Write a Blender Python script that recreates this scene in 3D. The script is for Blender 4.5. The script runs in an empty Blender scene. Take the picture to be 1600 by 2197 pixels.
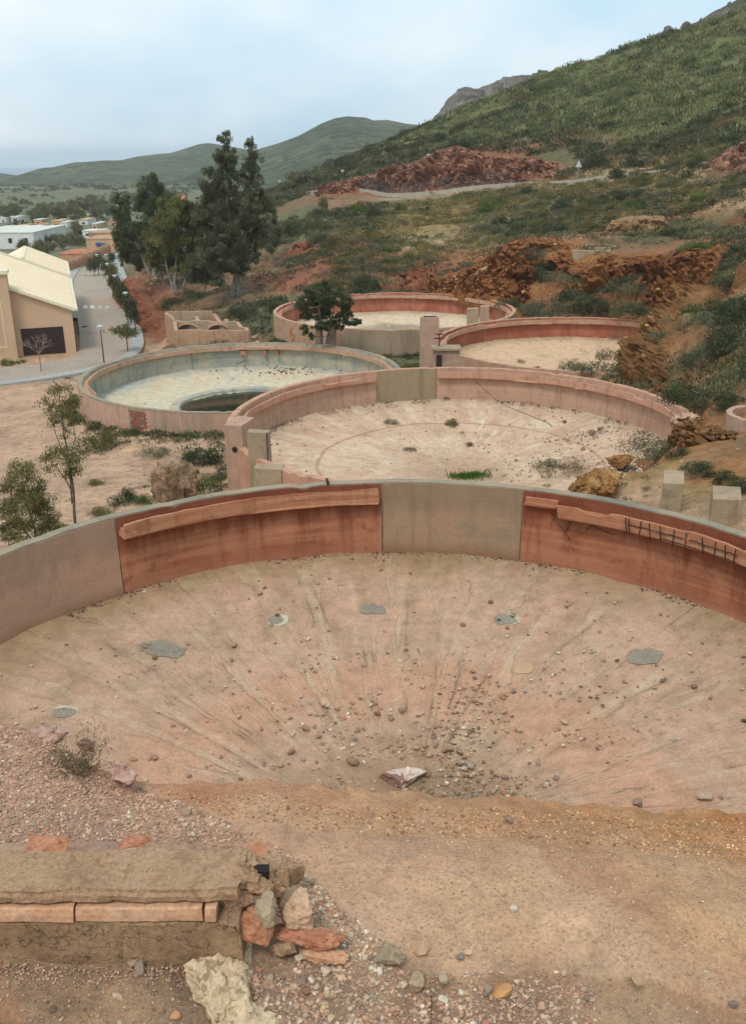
import bpy, math, random
import numpy as np
from mathutils import Matrix, Vector
random.seed(7); rng = np.random.default_rng(11)
R_ = math.radians
SC = bpy.context.scene
COL = SC.collection
# ------------------------------------------------------------------ camera, world, sun, exposure
FPX = 2005.25; PITCH = R_(20.882); ROLL = R_(-0.536)
cam_d = bpy.data.cameras.new('camera'); cam = bpy.data.objects.new('camera', cam_d); COL.objects.link(cam)
cam_d.sensor_fit = 'VERTICAL'; cam_d.sensor_height = 24.0; cam_d.sensor_width = 24.0
cam_d.lens = FPX / 2197.0 * 24.0
cam_d.clip_start = 0.1; cam_d.clip_end = 60000
cam.matrix_world = Matrix.Rotation(math.pi/2 - PITCH, 4, 'X') @ Matrix.Rotation(ROLL, 4, 'Z')
SC.camera = cam
SC.view_settings.view_transform = 'Standard'; SC.view_settings.look = 'None'
SC.view_settings.exposure = 0.26; SC.view_settings.gamma = 1.0; SC.view_settings.use_curve_mapping = False
SUN_EL, SUN_AZ = 58.0, 200.0            # degrees; sun behind the cloud, up and to the left behind the camera
world = bpy.data.worlds.new('World'); SC.world = world; world.use_nodes = True
wn = world.node_tree.nodes; wl = world.node_tree.links; wn.clear()
w_out = wn.new('ShaderNodeOutputWorld'); w_bg = wn.new('ShaderNodeBackground'); w_bg.inputs[1].default_value = 0.125
w_sky = wn.new('ShaderNodeTexSky'); w_sky.sky_type = 'NISHITA'; w_sky.sun_disc = False
w_sky.sun_elevation = R_(SUN_EL); w_sky.sun_rotation = R_(SUN_AZ); w_sky.altitude = 100
w_sky.air_density = 1.0; w_sky.dust_density = 1.5; w_sky.ozone_density = 1.0
w_tc = wn.new('ShaderNodeTexCoord'); w_map = wn.new('ShaderNodeMapping'); w_map.inputs['Scale'].default_value = (1.4, 1.4, 3.2)
w_map.inputs['Location'].default_value = (0.35, 0.1, 0.55)
w_n = wn.new('ShaderNodeTexNoise'); w_n.inputs['Scale'].default_value = 1.3; w_n.inputs['Detail'].default_value = 7; w_n.inputs['Roughness'].default_value = 0.5
w_r = wn.new('ShaderNodeValToRGB'); w_r.color_ramp.elements[0].position = 0.36; w_r.color_ramp.elements[1].position = 0.66
w_r.color_ramp.elements[0].color = (0.86, 0.86, 0.86, 1); w_r.color_ramp.elements[1].color = (0.96, 0.96, 0.96, 1)
# thin high overcast: the cloud veil thickens upwards and hides the blue less near the horizon
w_sep = wn.new('ShaderNodeSeparateXYZ'); w_h = wn.new('ShaderNodeMapRange')
w_h.inputs['From Min'].default_value = -0.01; w_h.inputs['From Max'].default_value = 0.20
w_h.inputs['To Min'].default_value = 0.0; w_h.inputs['To Max'].default_value = 1.0
w_veil = wn.new('ShaderNodeMix'); w_veil.data_type = 'RGBA'
w_veil.inputs[6].default_value = (2.7, 4.3, 5.8, 1); w_veil.inputs[7].default_value = (4.9, 6.4, 7.1, 1)
w_mix = wn.new('ShaderNodeMix'); w_mix.data_type = 'RGBA'
w_mul = wn.new('ShaderNodeMix'); w_mul.data_type = 'RGBA'
w_mul.inputs[7].default_value = (6.7, 7.1, 7.3, 1)
w_cs = wn.new('ShaderNodeValToRGB'); w_cs.color_ramp.elements[0].position = 0.42; w_cs.color_ramp.elements[1].position = 0.62
wl.new(w_tc.outputs['Generated'], w_map.inputs[0]); wl.new(w_map.outputs[0], w_n.inputs['Vector'])
wl.new(w_n.outputs[0], w_r.inputs[0]); wl.new(w_n.outputs[0], w_cs.inputs[0])
wl.new(w_tc.outputs['Generated'], w_sep.inputs[0]); wl.new(w_sep.outputs[2], w_h.inputs[0]); wl.new(w_h.outputs[0], w_veil.inputs[0])
wl.new(w_cs.outputs[0], w_mul.inputs[0]); wl.new(w_veil.outputs[2], w_mul.inputs[6])
wl.new(w_r.outputs[0], w_mix.inputs[0]); wl.new(w_sky.outputs[0], w_mix.inputs[6]); wl.new(w_mul.outputs[2], w_mix.inputs[7])
wl.new(w_mix.outputs[2], w_bg.inputs[0]); wl.new(w_bg.outputs[0], w_out.inputs[0])
sun_d = bpy.data.lights.new('sun', 'SUN'); sun = bpy.data.objects.new('sun', sun_d); COL.objects.link(sun)
sun_d.energy = 1.5; sun_d.angle = R_(14); sun_d.color = (1.0, 0.92, 0.84)
_az = R_(SUN_AZ); _el = R_(SUN_EL)
_sd = Vector((math.sin(_az)*math.cos(_el), math.cos(_az)*math.cos(_el), math.sin(_el)))
sun.rotation_euler = _sd.to_track_quat('Z', 'Y').to_euler()

# ------------------------------------------------------------------ helpers
_cr, _sr, _cp, _sp = math.cos(ROLL), math.sin(ROLL), math.cos(PITCH), math.sin(PITCH)
def ray(x, y):
    """direction through a photograph pixel, in world axes (camera stands at the origin)"""
    a, b = x-800.0, -(y-1098.5)
    a, b = (a*_cr-b*_sr)/FPX, (a*_sr+b*_cr)/FPX
    return np.array([a, _cp+_sp*b, -_sp+_cp*b])
def atY(x, y, Y): d = ray(x, y); return d*(Y/d[1])
def atZ(x, y, z): d = ray(x, y); return d*(z/d[2])
def lin(r, g, b, k=1.0):
    f = lambda c: ((c/255+0.055)/1.055)**2.4 if c > 10 else c/255/12.92
    return (f(r)*k, f(g)*k, f(b)*k, 1.0)

def _hash(ix, iy, iz, s):
    h = (ix*374761393 + iy*668265263 + iz*2147483647 + s*974634777) & 0xFFFFFFFF
    h = ((h ^ (h >> 13))*1274126177) & 0xFFFFFFFF
    h = (h ^ (h >> 16))
    return (h & 0xFFFFFF)/float(0xFFFFFF)*2-1
def vnoise(p, s=0):
    p = np.asarray(p, float); i = np.floor(p).astype(np.int64); f = p-i; u = f*f*(3-2*f); r = 0
    for dx in (0, 1):
        for dy in (0, 1):
            for dz in (0, 1):
                w = (u[..., 0] if dx else 1-u[..., 0])*(u[..., 1] if dy else 1-u[..., 1])*(u[..., 2] if dz else 1-u[..., 2])
                r = r+w*_hash(i[..., 0]+dx, i[..., 1]+dy, i[..., 2]+dz, s)
    return r
def fbm(p, scale=1.0, octv=4, s=0, rough=0.5):
    p = np.asarray(p, float)*scale; a = 1.0; t = 0; n = 0
    for k in range(octv):
        t = t+a*vnoise(p+k*17.3, s+k); n += a; a *= rough; p = p*2.03
    return t/n
def ridged(p, scale, octv=4, s=0):
    p = np.asarray(p, float)*scale; a = 1.0; t = 0; n = 0
    for k in range(octv):
        t = t+a*(1-2*np.abs(vnoise(p+k*9.1, s+k))); n += a; a *= 0.5; p = p*2.1
    return t/n

def facet(P, scale, s=0, tilt=1.0):
    """broken-rock relief: every cell of a jittered lattice is one flat, tilted facet"""
    P = np.asarray(P, float)*scale; i = np.floor(P).astype(np.int64); best = np.full(P.shape[:-1], 1e9); out = np.zeros(P.shape[:-1])
    for dx in (-1, 0, 1):
        for dy in (-1, 0, 1):
            for dz in (-1, 0, 1):
                c = i+np.array([dx, dy, dz]); j = [_hash(c[..., 0], c[..., 1], c[..., 2], s+k)*.5+.5 for k in range(3)]; q = c+np.stack(j, -1)
                d = ((P-q)**2).sum(-1); m = d < best; g = [_hash(c[..., 0], c[..., 1], c[..., 2], s+10+k) for k in range(4)]
                val = g[3]*.55+tilt*((P[..., 0]-q[..., 0])*g[0]+(P[..., 1]-q[..., 1])*g[1]+(P[..., 2]-q[..., 2])*g[2]); out = np.where(m, val, out); best = np.where(m, d, best)
    return out
def mesh_np(name, V, F, mat=None, parent=None, tint=None, smooth=False, uv=None, loc=None):
    """numpy vertices (n,3) and equal-sized faces (m,3|4) -> one mesh object"""
    V = np.asarray(V, np.float32); F = np.asarray(F, np.int32); k = F.shape[1]
    me = bpy.data.meshes.new(name)
    me.vertices.add(len(V)); me.vertices.foreach_set('co', V.ravel())
    me.loops.add(F.size); me.loops.foreach_set('vertex_index', F.ravel())
    me.polygons.add(len(F)); me.polygons.foreach_set('loop_start', np.arange(0, F.size, k, dtype=np.int32))
    try: me.polygons.foreach_set('loop_total', np.full(len(F), k, np.int32))
    except Exception: pass
    me.polygons.foreach_set('use_smooth', np.full(len(F), bool(smooth)))
    me.update(calc_edges=True); me.validate()
    if tint is not None and len(tint) == len(me.vertices):
        at = me.color_attributes.new('tint', 'FLOAT_COLOR', 'POINT')
        c = np.ones((len(V), 4), np.float32); c[:, :3] = tint; at.data.foreach_set('color', c.ravel())
    if uv is not None:
        l = me.uv_layers.new(name='UVMap'); l.data.foreach_set('uv', np.asarray(uv, np.float32)[F.ravel()].ravel())
    if mat: me.materials.append(mat)
    o = bpy.data.objects.new(name, me); COL.objects.link(o)
    if parent is not None: o.parent = parent
    if loc is not None: o.location = loc
    return o
class MB:
    """collects simple solids, then builds ONE mesh object"""
    def __init__(s): s.v = []; s.f = []
    def add(s, vs, fs):
        b = len(s.v); s.v += [tuple(map(float, v)) for v in vs]; s.f += [tuple(b+i for i in f) for f in fs]
    def box(s, c, d, rz=0, jit=0, M=None):
        hx, hy, hz = d[0]/2, d[1]/2, d[2]/2; cz, sz = math.cos(rz), math.sin(rz); vs = []
        for x, y, z in ((-1,-1,-1),(1,-1,-1),(1,1,-1),(-1,1,-1),(-1,-1,1),(1,-1,1),(1,1,1),(-1,1,1)):
            a, b, e = x*hx+random.uniform(-jit, jit), y*hy+random.uniform(-jit, jit), z*hz+random.uniform(-jit, jit)
            vs.append((c[0]+a*cz-b*sz, c[1]+a*sz+b*cz, c[2]+e))
        if M is not None: vs = [tuple(M @ Vector(v)) for v in vs]
        s.add(vs, ((0,3,2,1),(4,5,6,7),(0,1,5,4),(1,2,6,5),(2,3,7,6),(3,0,4,7)))
    def tube(s, pts, rad, n=6, cap=True):
        P = [Vector(p) for p in pts]; rs = rad if isinstance(rad, (list, tuple)) else [rad]*len(P); rings = []
        ref = Vector((0, 0, 1)) if abs((P[-1]-P[0]).normalized().z) < 0.9 else Vector((1, 0, 0))
        for i, p in enumerate(P):
            t = (P[min(i+1, len(P)-1)]-P[max(i-1, 0)]).normalized(); a = t.cross(ref).normalized(); b = t.cross(a)
            rings.append([p+(a*math.cos(2*math.pi*k/n)+b*math.sin(2*math.pi*k/n))*rs[i] for k in range(n)])
        base = len(s.v); s.v += [tuple(v) for r in rings for v in r]
        for i in range(len(P)-1):
            for k in range(n):
                s.f.append((base+i*n+k, base+i*n+(k+1) % n, base+(i+1)*n+(k+1) % n, base+(i+1)*n+k))
        if cap:
            s.f.append(tuple(base+k for k in range(n))[::-1]); s.f.append(tuple(base+(len(P)-1)*n+k for k in range(n)))
    def prism(s, poly, z0, z1):
        n = len(poly)
        vs = [(x, y, z0) for x, y in poly]+[(x, y, z1) for x, y in poly]
        s.add(vs, [tuple(range(n))[::-1], tuple(range(n, 2*n))]+[(i, (i+1) % n, n+(i+1) % n, n+i) for i in range(n)])
    def build(s, name, mat, parent=None, bevel=0, smooth=False, loc=None):
        me = bpy.data.meshes.new(name)
        v = s.v
        if loc is not None: v = [(a-loc[0], b-loc[1], c-loc[2]) for a, b, c in v]
        me.from_pydata(v, [], s.f); me.update()
        if mat: me.materials.append(mat)
        o = bpy.data.objects.new(name, me); COL.objects.link(o)
        if parent is not None: o.parent = parent
        if loc is not None: o.location = loc
        if smooth: me.polygons.foreach_set('use_smooth', [True]*len(me.polygons))
        if bevel:
            m = o.modifiers.new('bevel', 'BEVEL'); m.width = bevel; m.segments = 2; m.limit_method = 'ANGLE'
        return o
def tag(o, label=None, cat=None, group=None, kind=None):
    if label: o['label'] = label
    if cat: o['category'] = cat
    if group: o['group'] = group
    if kind: o['kind'] = kind
    return o
def empty(name, loc=(0, 0, 0), rz=0):
    o = bpy.data.objects.new(name, None); COL.objects.link(o); o.location = loc; o.rotation_euler = (0, 0, rz); o.empty_display_size = 0.2
    return o
CHILD = {}
def copy_tree(o, kids, loc, rz=0, sc=1.0):
    c = o.copy(); COL.objects.link(c); c.location = loc; c.rotation_euler = (0, 0, rz); c.scale = (sc, sc, sc) if not hasattr(sc, '__len__') else sc
    for k in kids:
        d = k.copy(); COL.objects.link(d); d.parent = c
    return c

# ------------------------------------------------------------------ materials
def mat_new(name):
    m = bpy.data.materials.new(name); m.use_nodes = True; nt = m.node_tree; nt.nodes.clear()
    out = nt.nodes.new('ShaderNodeOutputMaterial'); b = nt.nodes.new('ShaderNodeBsdfPrincipled')
    nt.links.new(b.outputs[0], out.inputs[0]); b.inputs['Roughness'].default_value = 0.9
    b.inputs['Specular IOR Level'].default_value = 0.25
    return m, nt, b
def nd(nt, t, **kw):
    n = nt.nodes.new(t)
    for k, v in kw.items():
        if hasattr(n, k): setattr(n, k, v)
        else: n.inputs[k.replace('_', ' ')].default_value = v
    return n
def noise(nt, vec, scale, detail=5, rough=0.6, dist=0):
    n = nt.nodes.new('ShaderNodeTexNoise'); n.inputs['Scale'].default_value = scale; n.inputs['Detail'].default_value = detail
    n.inputs['Roughness'].default_value = rough; n.inputs['Distortion'].default_value = dist
    if vec is not None: nt.links.new(vec, n.inputs['Vector'])
    return n.outputs[0]
def ramp(nt, fac, stops):
    r = nt.nodes.new('ShaderNodeValToRGB'); e = r.color_ramp.elements
    while len(e) < len(stops): e.new(0.5)
    for i, (p, c) in enumerate(stops):
        e[i].position = p; e[i].color = c if hasattr(c, '__len__') else (c, c, c, 1)
    nt.links.new(fac, r.inputs[0]); return r.outputs[0]
def mixc(nt, fac, a, b, mode='MIX'):
    m = nt.nodes.new('ShaderNodeMix'); m.data_type = 'RGBA'; m.blend_type = mode; m.clamp_factor = True
    for s, v in ((0, fac), (6, a), (7, b)):
        if isinstance(v, bpy.types.NodeSocket): nt.links.new(v, m.inputs[s])
        elif s == 0: m.inputs[0].default_value = v
        else: m.inputs[s].default_value = v if len(v) == 4 else (*v, 1)
    return m.outputs[2]
def math_(nt, op, a, b=0.5):
    m = nt.nodes.new('ShaderNodeMath'); m.operation = op
    for i, v in enumerate((a, b)):
        if isinstance(v, bpy.types.NodeSocket): nt.links.new(v, m.inputs[i])
        else: m.inputs[i].default_value = v
    return m.outputs[0]
def coords(nt, scale=(1, 1, 1), kind='Object', loc=(0, 0, 0)):
    tc = nt.nodes.new('ShaderNodeTexCoord'); mp = nt.nodes.new('ShaderNodeMapping'); mp.inputs['Scale'].default_value = scale
    mp.inputs['Location'].default_value = loc
    nt.links.new(tc.outputs[kind], mp.inputs[0]); return mp.outputs[0]
def world_pos(nt, scale=(1, 1, 1)):
    g = nt.nodes.new('ShaderNodeNewGeometry'); mp = nt.nodes.new('ShaderNodeMapping'); mp.inputs['Scale'].default_value = scale
    nt.links.new(g.outputs['Position'], mp.inputs[0]); return mp.outputs[0]
def bump(nt, b, h, strength=0.4, dist=0.05):
    n = nt.nodes.new('ShaderNodeBump'); n.inputs['Strength'].default_value = strength; n.inputs['Distance'].default_value = dist
    nt.links.new(h, n.inputs['Height']); nt.links.new(n.outputs[0], b.inputs['Normal']); return n
def attr(nt, name):
    a = nt.nodes.new('ShaderNodeAttribute'); a.attribute_name = name; return a.outputs['Color']
def rnd_obj(nt): return nt.nodes.new('ShaderNodeObjectInfo').outputs['Random']

def m_plain(name, c, rough=0.8, var=0.15, scale=6.0, metal=0, bs=0.15, bd=0.01):
    m, nt, b = mat_new(name); v = world_pos(nt); n = noise(nt, v, scale, 5)
    f = ramp(nt, n, [(0.3, (1-var,)*3+(1,)), (0.7, (1+var,)*3+(1,))])
    nt.links.new(mixc(nt, 1.0, c, f, 'MULTIPLY'), b.inputs['Base Color'])
    b.inputs['Roughness'].default_value = rough; b.inputs['Metallic'].default_value = metal
    bump(nt, b, noise(nt, v, scale*4, 4), bs, bd); return m
def m_mottle(name, cols, scale=1.0, fine=12.0, rough=0.92, bs=0.4, bd=0.03, streak=None, stops=None, spots=None, crack=None, crack_scale=1.0):
    """several soil or concrete tones mixed by large noise, fine grain over it"""
    m, nt, b = mat_new(name); v = world_pos(nt)
    n1 = noise(nt, v, scale, 6, 0.62, 0.3)
    k = len(cols); st = stops or [0.32+0.36*i/(k-1) for i in range(k)]
    c = ramp(nt, n1, list(zip(st, cols)))
    n2 = noise(nt, v, fine, 6, 0.7)
    c = mixc(nt, 1.0, c, ramp(nt, n2, [(0.28, 0.62), (0.5, 1.0), (0.74, 1.28)]), 'MULTIPLY')
    if streak:
        vs = world_pos(nt, (streak[1], streak[1], streak[2])); n3 = noise(nt, vs, 1.0, 5, 0.6)
        c = mixc(nt, math_(nt, 'MULTIPLY', ramp(nt, n3, [(0.46, 0.0), (0.68, 1.0)]), streak[3]), c, streak[0])
    if spots:
        n4 = noise(nt, v, spots[1], 4, 0.5, 0.6)
        c = mixc(nt, ramp(nt, n4, [(spots[2], 0.0), (spots[2]+0.05, spots[3])]), c, spots[0])
    h = n2
    if crack:
        vo = nt.nodes.new('ShaderNodeTexVoronoi'); vo.feature = 'DISTANCE_TO_EDGE'; vo.inputs['Scale'].default_value = crack_scale
        wv = nt.nodes.new('ShaderNodeVectorMath'); wv.operation = 'ADD'
        ns = nt.nodes.new('ShaderNodeTexNoise'); ns.inputs['Scale'].default_value = crack_scale*2; ns.inputs['Detail'].default_value = 4
        nt.links.new(v, ns.inputs['Vector']); nt.links.new(v, wv.inputs[0]); nt.links.new(ns.outputs['Color'], wv.inputs[1]); nt.links.new(wv.outputs[0], vo.inputs['Vector'])
        e = ramp(nt, vo.outputs['Distance'], [(0.0, 1.0), (0.012*crack, 0.0)])
        c = mixc(nt, math_(nt, 'MULTIPLY', e, 0.65), c, (0.03, 0.022, 0.016, 1))
    nt.links.new(c, b.inputs['Base Color']); b.inputs['Roughness'].default_value = rough
    bump(nt, b, h, bs, bd); return m
def m_leaf(name, c1, c2, trans=0.25, rough=0.75, tint=True):
    kk = (0.84, 0.79, 0.66); c1 = tuple(q*w for q, w in zip(c1[:3], kk))+(1,); c2 = tuple(q*w for q, w in zip(c2[:3], kk))+(1,)
    m, nt, b = mat_new(name)
    c = mixc(nt, rnd_obj(nt), c1, c2)
    if tint: c = mixc(nt, 1.0, c, attr(nt, 'tint'), 'MULTIPLY')
    nt.links.new(c, b.inputs['Base Color']); b.inputs['Roughness'].default_value = rough
    tr = nt.nodes.new('ShaderNodeBsdfTranslucent'); nt.links.new(c, tr.inputs[0])
    ms = nt.nodes.new('ShaderNodeMixShader'); ms.inputs[0].default_value = trans
    out = [n for n in nt.nodes if n.type == 'OUTPUT_MATERIAL'][0]
    nt.links.new(b.outputs[0], ms.inputs[1]); nt.links.new(tr.outputs[0], ms.inputs[2]); nt.links.new(ms.outputs[0], out.inputs[0])
    return m
def m_tint(name, mult=(1, 1, 1, 1), rough=0.9, fine=30.0, bs=0.3, bd=0.01, amt=0.3):
    """base colour carried by the mesh (per stone, per soil kind) with grain on top"""
    m, nt, b = mat_new(name); v = world_pos(nt); n2 = noise(nt, v, fine, 5, 0.65)
    c = mixc(nt, 1.0, attr(nt, 'tint'), ramp(nt, n2, [(0.3, 1-amt), (0.7, 1+amt)]), 'MULTIPLY')
    nt.links.new(c, b.inputs['Base Color']); b.inputs['Roughness'].default_value = rough; bump(nt, b, n2, bs, bd); return m
M = {}
PINKC = lin(186, 146, 118, 1.0)
M['stone'] = m_tint('stone', fine=22)
M['bark'] = m_plain('bark', (0.12, 0.10, 0.08, 1), 0.9, 0.4, 8)
M['palebark'] = m_plain('pale_bark', (0.26, 0.24, 0.21, 1), 0.9, 0.45, 5)
M['iron'] = m_plain('rusty_iron', (0.035, 0.022, 0.018, 1), 0.8, 0.4, 20)
M['darkmetal'] = m_plain('dark_metal', (0.05, 0.055, 0.06, 1), 0.5, 0.2, 10)
M['lampglass'] = m_plain('lamp_glass', (0.62, 0.66, 0.68, 1), 0.35, 0.05, 10)
M['white'] = m_plain('whitewash', (0.66, 0.66, 0.64, 1), 0.85, 0.1, 0.8)
M['cream'] = m_plain('cream_render', lin(196, 170, 132), 0.9, 0.07, 0.5, bs=0.2, bd=0.01)
M['redclay'] = m_mottle('red_clay', [lin(150, 84, 58), lin(178, 110, 82), lin(190, 130, 100)], 0.7, 9)
M['door'] = m_plain('dark_door', (0.035, 0.022, 0.022, 1), 0.6, 0.25, 3)

# ------------------------------------------------------------------ mesh makers
def ico(sub=1):
    import bmesh
    bm = bmesh.new(); bmesh.ops.create_icosphere(bm, subdivisions=sub, radius=1.0)
    V = np.array([v.co[:] for v in bm.verts]); F = np.array([[v.index for v in f.verts] for f in bm.faces]); bm.free(); return V, F
ICO1, ICO2, ICO3, ICO4 = ico(1), ico(2), ico(3), ico(5)
def rock_shape(seed, base=ICO2, amp=0.3, facets=9):
    r = np.random.default_rng(seed); V, F = base; V = V.copy()
    V *= (1+amp*fbm(V+seed*3.7, 1.1, 3, seed))[:, None]
    for k in range(facets):                                   # chop flat facets
        n = r.normal(size=3); n /= np.linalg.norm(n); d = r.uniform(0.42, 0.8)
        t = V@n; m = t > d; V[m] -= np.outer(t[m]-d, n)
    V *= np.array([1, r.uniform(.65, .95), r.uniform(.5, .8)])
    return V, F
ROCKS = [rock_shape(i, ICO2, .2, 14) for i in range(10)]
PEB = [rock_shape(20+i, ICO1, 0.35, 8) for i in range(10)]
def scatter(name, shapes, pos, size, mat, tint, parent=None, flat=1.0, smooth=False, up=False):
    """many small solids in one mesh"""
    n = len(pos); Vs, Fs, Ts = [], [], []; off = 0
    which = rng.integers(0, len(shapes), n)
    for k, (V, F) in enumerate(shapes):
        idx = np.nonzero(which == k)[0]
        if not len(idx): continue
        a = rng.uniform(0, 2*np.pi, len(idx)); t = rng.normal(0, 0.0 if up else 0.5, len(idx))
        ca, sa, ct, st = np.cos(a), np.sin(a), np.cos(t), np.sin(t)
        X = V[None, :, 0]*np.ones((len(idx), 1)); Y = V[None, :, 1]*ct[:, None]-V[None, :, 2]*st[:, None]; Z = V[None, :, 1]*st[:, None]+V[None, :, 2]*ct[:, None]
        s = size[idx][:, None]
        W = np.stack([(X*ca[:, None]-Y*sa[:, None])*s, (X*sa[:, None]+Y*ca[:, None])*s, Z*s*flat], -1)+pos[idx][:, None, :]
        Vs.append(W.reshape(-1, 3)); Fs.append((F[None]+(np.arange(len(idx))*len(V))[:, None, None]+off).reshape(-1, 3)); off += W.shape[0]*W.shape[1]
        Ts.append(np.repeat(tint[idx], len(V), 0))
    return mesh_np(name, np.vstack(Vs), np.vstack(Fs), mat, parent, np.vstack(Ts), smooth)
STONECOL = np.array([lin(*c)[:3] for c in ((180,154,130),(166,134,108),(194,174,150),(142,118,98),(178,142,116),(156,142,126),(206,190,168),(168,120,96),(136,116,104),(188,160,128))])
def stone_tint(n, k=1.0, pal=None):
    p = STONECOL if pal is None else pal
    return p[rng.integers(0, len(p), n)]*rng.uniform(0.75, 1.2, (n, 1))*k
def leaf_cards(C, L, W, dirs=None, droop=0.0, tint=None, r=None):
    """one small folded leaf face per centre (two triangles each)"""
    r = r or rng; n = len(C)
    d = r.normal(size=(n, 3)) if dirs is None else dirs+r.normal(0, 0.45, (n, 3))
    d[:, 2] -= droop; d /= np.linalg.norm(d, axis=1)[:, None]+1e-9
    a = np.cross(d, r.normal(size=(n, 3))); a /= np.linalg.norm(a, axis=1)[:, None]+1e-9
    Ls = (L*r.uniform(0.6, 1.4, n))[:, None]; Ws = (W*r.uniform(0.6, 1.4, n))[:, None]
    V = np.stack([C-d*Ls*.5, C+a*Ws*.5, C+d*Ls*.5, C-a*Ws*.5], 1).reshape(-1, 3)
    F = (np.arange(n)*4)[:, None]+np.array([0, 1, 2, 3])
    T = None if tint is None else np.repeat(tint, 4, 0)
    return V, F, T
def shrub_mesh(name, mat, seed, n=900, w=1.0, h=0.62, leaf=(0.085, 0.035), clumps=14, warm=0.0, spiky=0.0):
    """a low dome of leaf clumps, unit radius; returns its mesh"""
    r = np.random.default_rng(seed)
    ph = r.uniform(0, 2*np.pi, clumps); q = np.sqrt(r.uniform(0, 1, clumps))*0.72
    cc = np.stack([np.cos(ph)*q*w, np.sin(ph)*q*w, r.uniform(0.10, 0.85, clumps)*h*(1-0.55*q)], 1); cr = r.uniform(0.2, 0.4, clumps)
    ci = r.integers(0, clumps, n); u = r.normal(size=(n, 3)); u /= np.linalg.norm(u, axis=1)[:, None]
    C = cc[ci]+u*(cr[ci]*r.uniform(0.35, 1.0, n)**0.5)[:, None]*np.array([1, 1, 0.8]); C[:, 2] = np.abs(C[:, 2])
    T = (r.uniform(0.6, 1.35, clumps)[ci]*r.uniform(0.75, 1.25, n))[:, None]*np.array([1+warm, 1.0, 1-warm*0.5])
    dirs = u+np.array([0, 0, 0.6+spiky])
    V, F, T = leaf_cards(C, leaf[0], leaf[1], dirs, 0, T, r)
    o = mesh_np(name, V, F, mat, None, T); return o

# ------------------------------------------------------------------ tank layout (circles fitted to the rims in the photograph)
TK = {1: (0.33, 13.21, -8.0), 2: (3.90, 39.82, -10.72), 3: (-8.34, 59.63, -12.97), 4: (14.74, 64.86, -12.14), 5: (1.95, 80.42, -12.21)}
TR = 10.22; WALLH = {1: 1.97, 2: 1.70, 3: 1.70, 4: 1.50, 5: 1.70}; DROP = {1: 1.08, 2: 1.05, 3: 1.05, 4: 0.9, 5: 0.9}
CRK = [[(110,1415),(265,1495),(420,1575),(550,1645)],[(0,1465),(100,1500),(200,1540)],[(215,1370),(280,1420),(390,1510),(480,1560),(590,1630)],[(250,1390),(330,1440),(430,1520),(520,1575),(600,1628)],[(400,1265),(430,1300),(470,1350)],[(455,1345),(515,1410),(575,1475),(650,1570)],[(590,1300),(600,1355),(650,1450),(720,1560)],
  [(665,1255),(690,1300),(710,1355),(718,1420),(740,1500)],[(640,1235),(672,1330),(700,1430)],[(760,1230),(772,1320),(780,1410),(800,1520)],[(795,1330),(798,1420),(815,1540)],[(880,1250),(870,1340),(868,1440),(872,1560)],[(965,1215),(945,1320),(930,1480),(905,1620)],[(1015,1330),(990,1420),(960,1520)],[(1160,1315),(1080,1400),(1010,1500),(960,1590)],
  [(1290,1455),(1215,1495),(1150,1535),(1050,1600)],[(1610,1640),(1500,1660),(1380,1690),(1275,1712),(1180,1722)],[(1400,1470),(1290,1540),(1160,1630)],[(1540,1390),(1440,1450),(1330,1510)],[(1330,1290),(1250,1350),(1180,1410)],[(265,1575),(360,1595),(425,1625),(520,1668)],[(1590,1530),(1450,1590),(1290,1660)],[(540,1240),(560,1300),(600,1390)]]
def floor_z(t, x, y):
    cx, cy, zr = TK[t]; r = np.hypot(np.asarray(x)-cx, np.asarray(y)-cy); q = np.clip(1-r/9.9, 0, 1)
    return zr-WALLH[t]-DROP[t]*(q+0.12*np.sin(q*np.pi)*0)
def on_floor(t, px, py):
    d = ray(px, py); z = TK[t][2]-WALLH[t]-0.4
    for _ in range(12):
        p = d*(z/d[2]); z = float(floor_z(t, p[0], p[1]))
    return p
def rim_angle(t, px, py): p = atZ(px, py, TK[t][2]); return math.atan2(p[1]-TK[t][1], p[0]-TK[t][0])

# ------------------------------------------------------------------ ground: control points (pixel, distance, soil)
SOIL = {'pink': lin(178,146,120), 'orange': lin(140,98,62), 'red': lin(136,86,62), 'brown': lin(116,92,68), 'green': lin(96,94,66),
        'tan': lin(160,136,104), 'grass': lin(100,106,66), 'yellow': lin(142,120,76), 'far': lin(104,108,84), 'rust': lin(130,90,64)}
CP = []   # x y z soil
def cp(px, py, Y, soil): p = atY(px, py, Y); CP.append((p[0], p[1], p[2], soil))
def cz(px, py, z, soil): p = atZ(px, py, z); CP.append((p[0], p[1], p[2], soil))
def cw(x, y, z, soil): CP.append((x, y, z, soil))
# yard left of the tanks
for a in ((50,1000,-14.4),(50,900,-14.7),(150,850,-14.9),(10,840,-15.4),(170,800,-15.7),(200,1100,-14.1),(300,1050,-14.1),(400,960,-14.2),(300,930,-14.3),(450,935,-14.1),(120,1150,-14.0)): cz(*a, 'pink')
for a in ((-13,30,-13.9),(-14,13,-13.2),(-20,20,-13.8),(-35,30,-14.5),(-40,50,-15.2),(-20,4,-12.8),(-8,26,-13.6),(0,27,-13),(8,27,-12.2)): cw(*a, 'pink')
# street side
for a in ((0,800,-16.0),(222,778,-16.2),(165,754,-16.5),(110,760,-16.4),(320,740,-16.2),(265,640,-16.8),(215,548,-17.8),(150,600,-16.9),(20,780,-16.2)): cz(*a, 'pink')
for a in ((345,765,-15.3),(330,750,-15.6),(420,742,-14.9),(560,730,-14.2),(545,742,-14.0)): cz(*a, 'brown')
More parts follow.
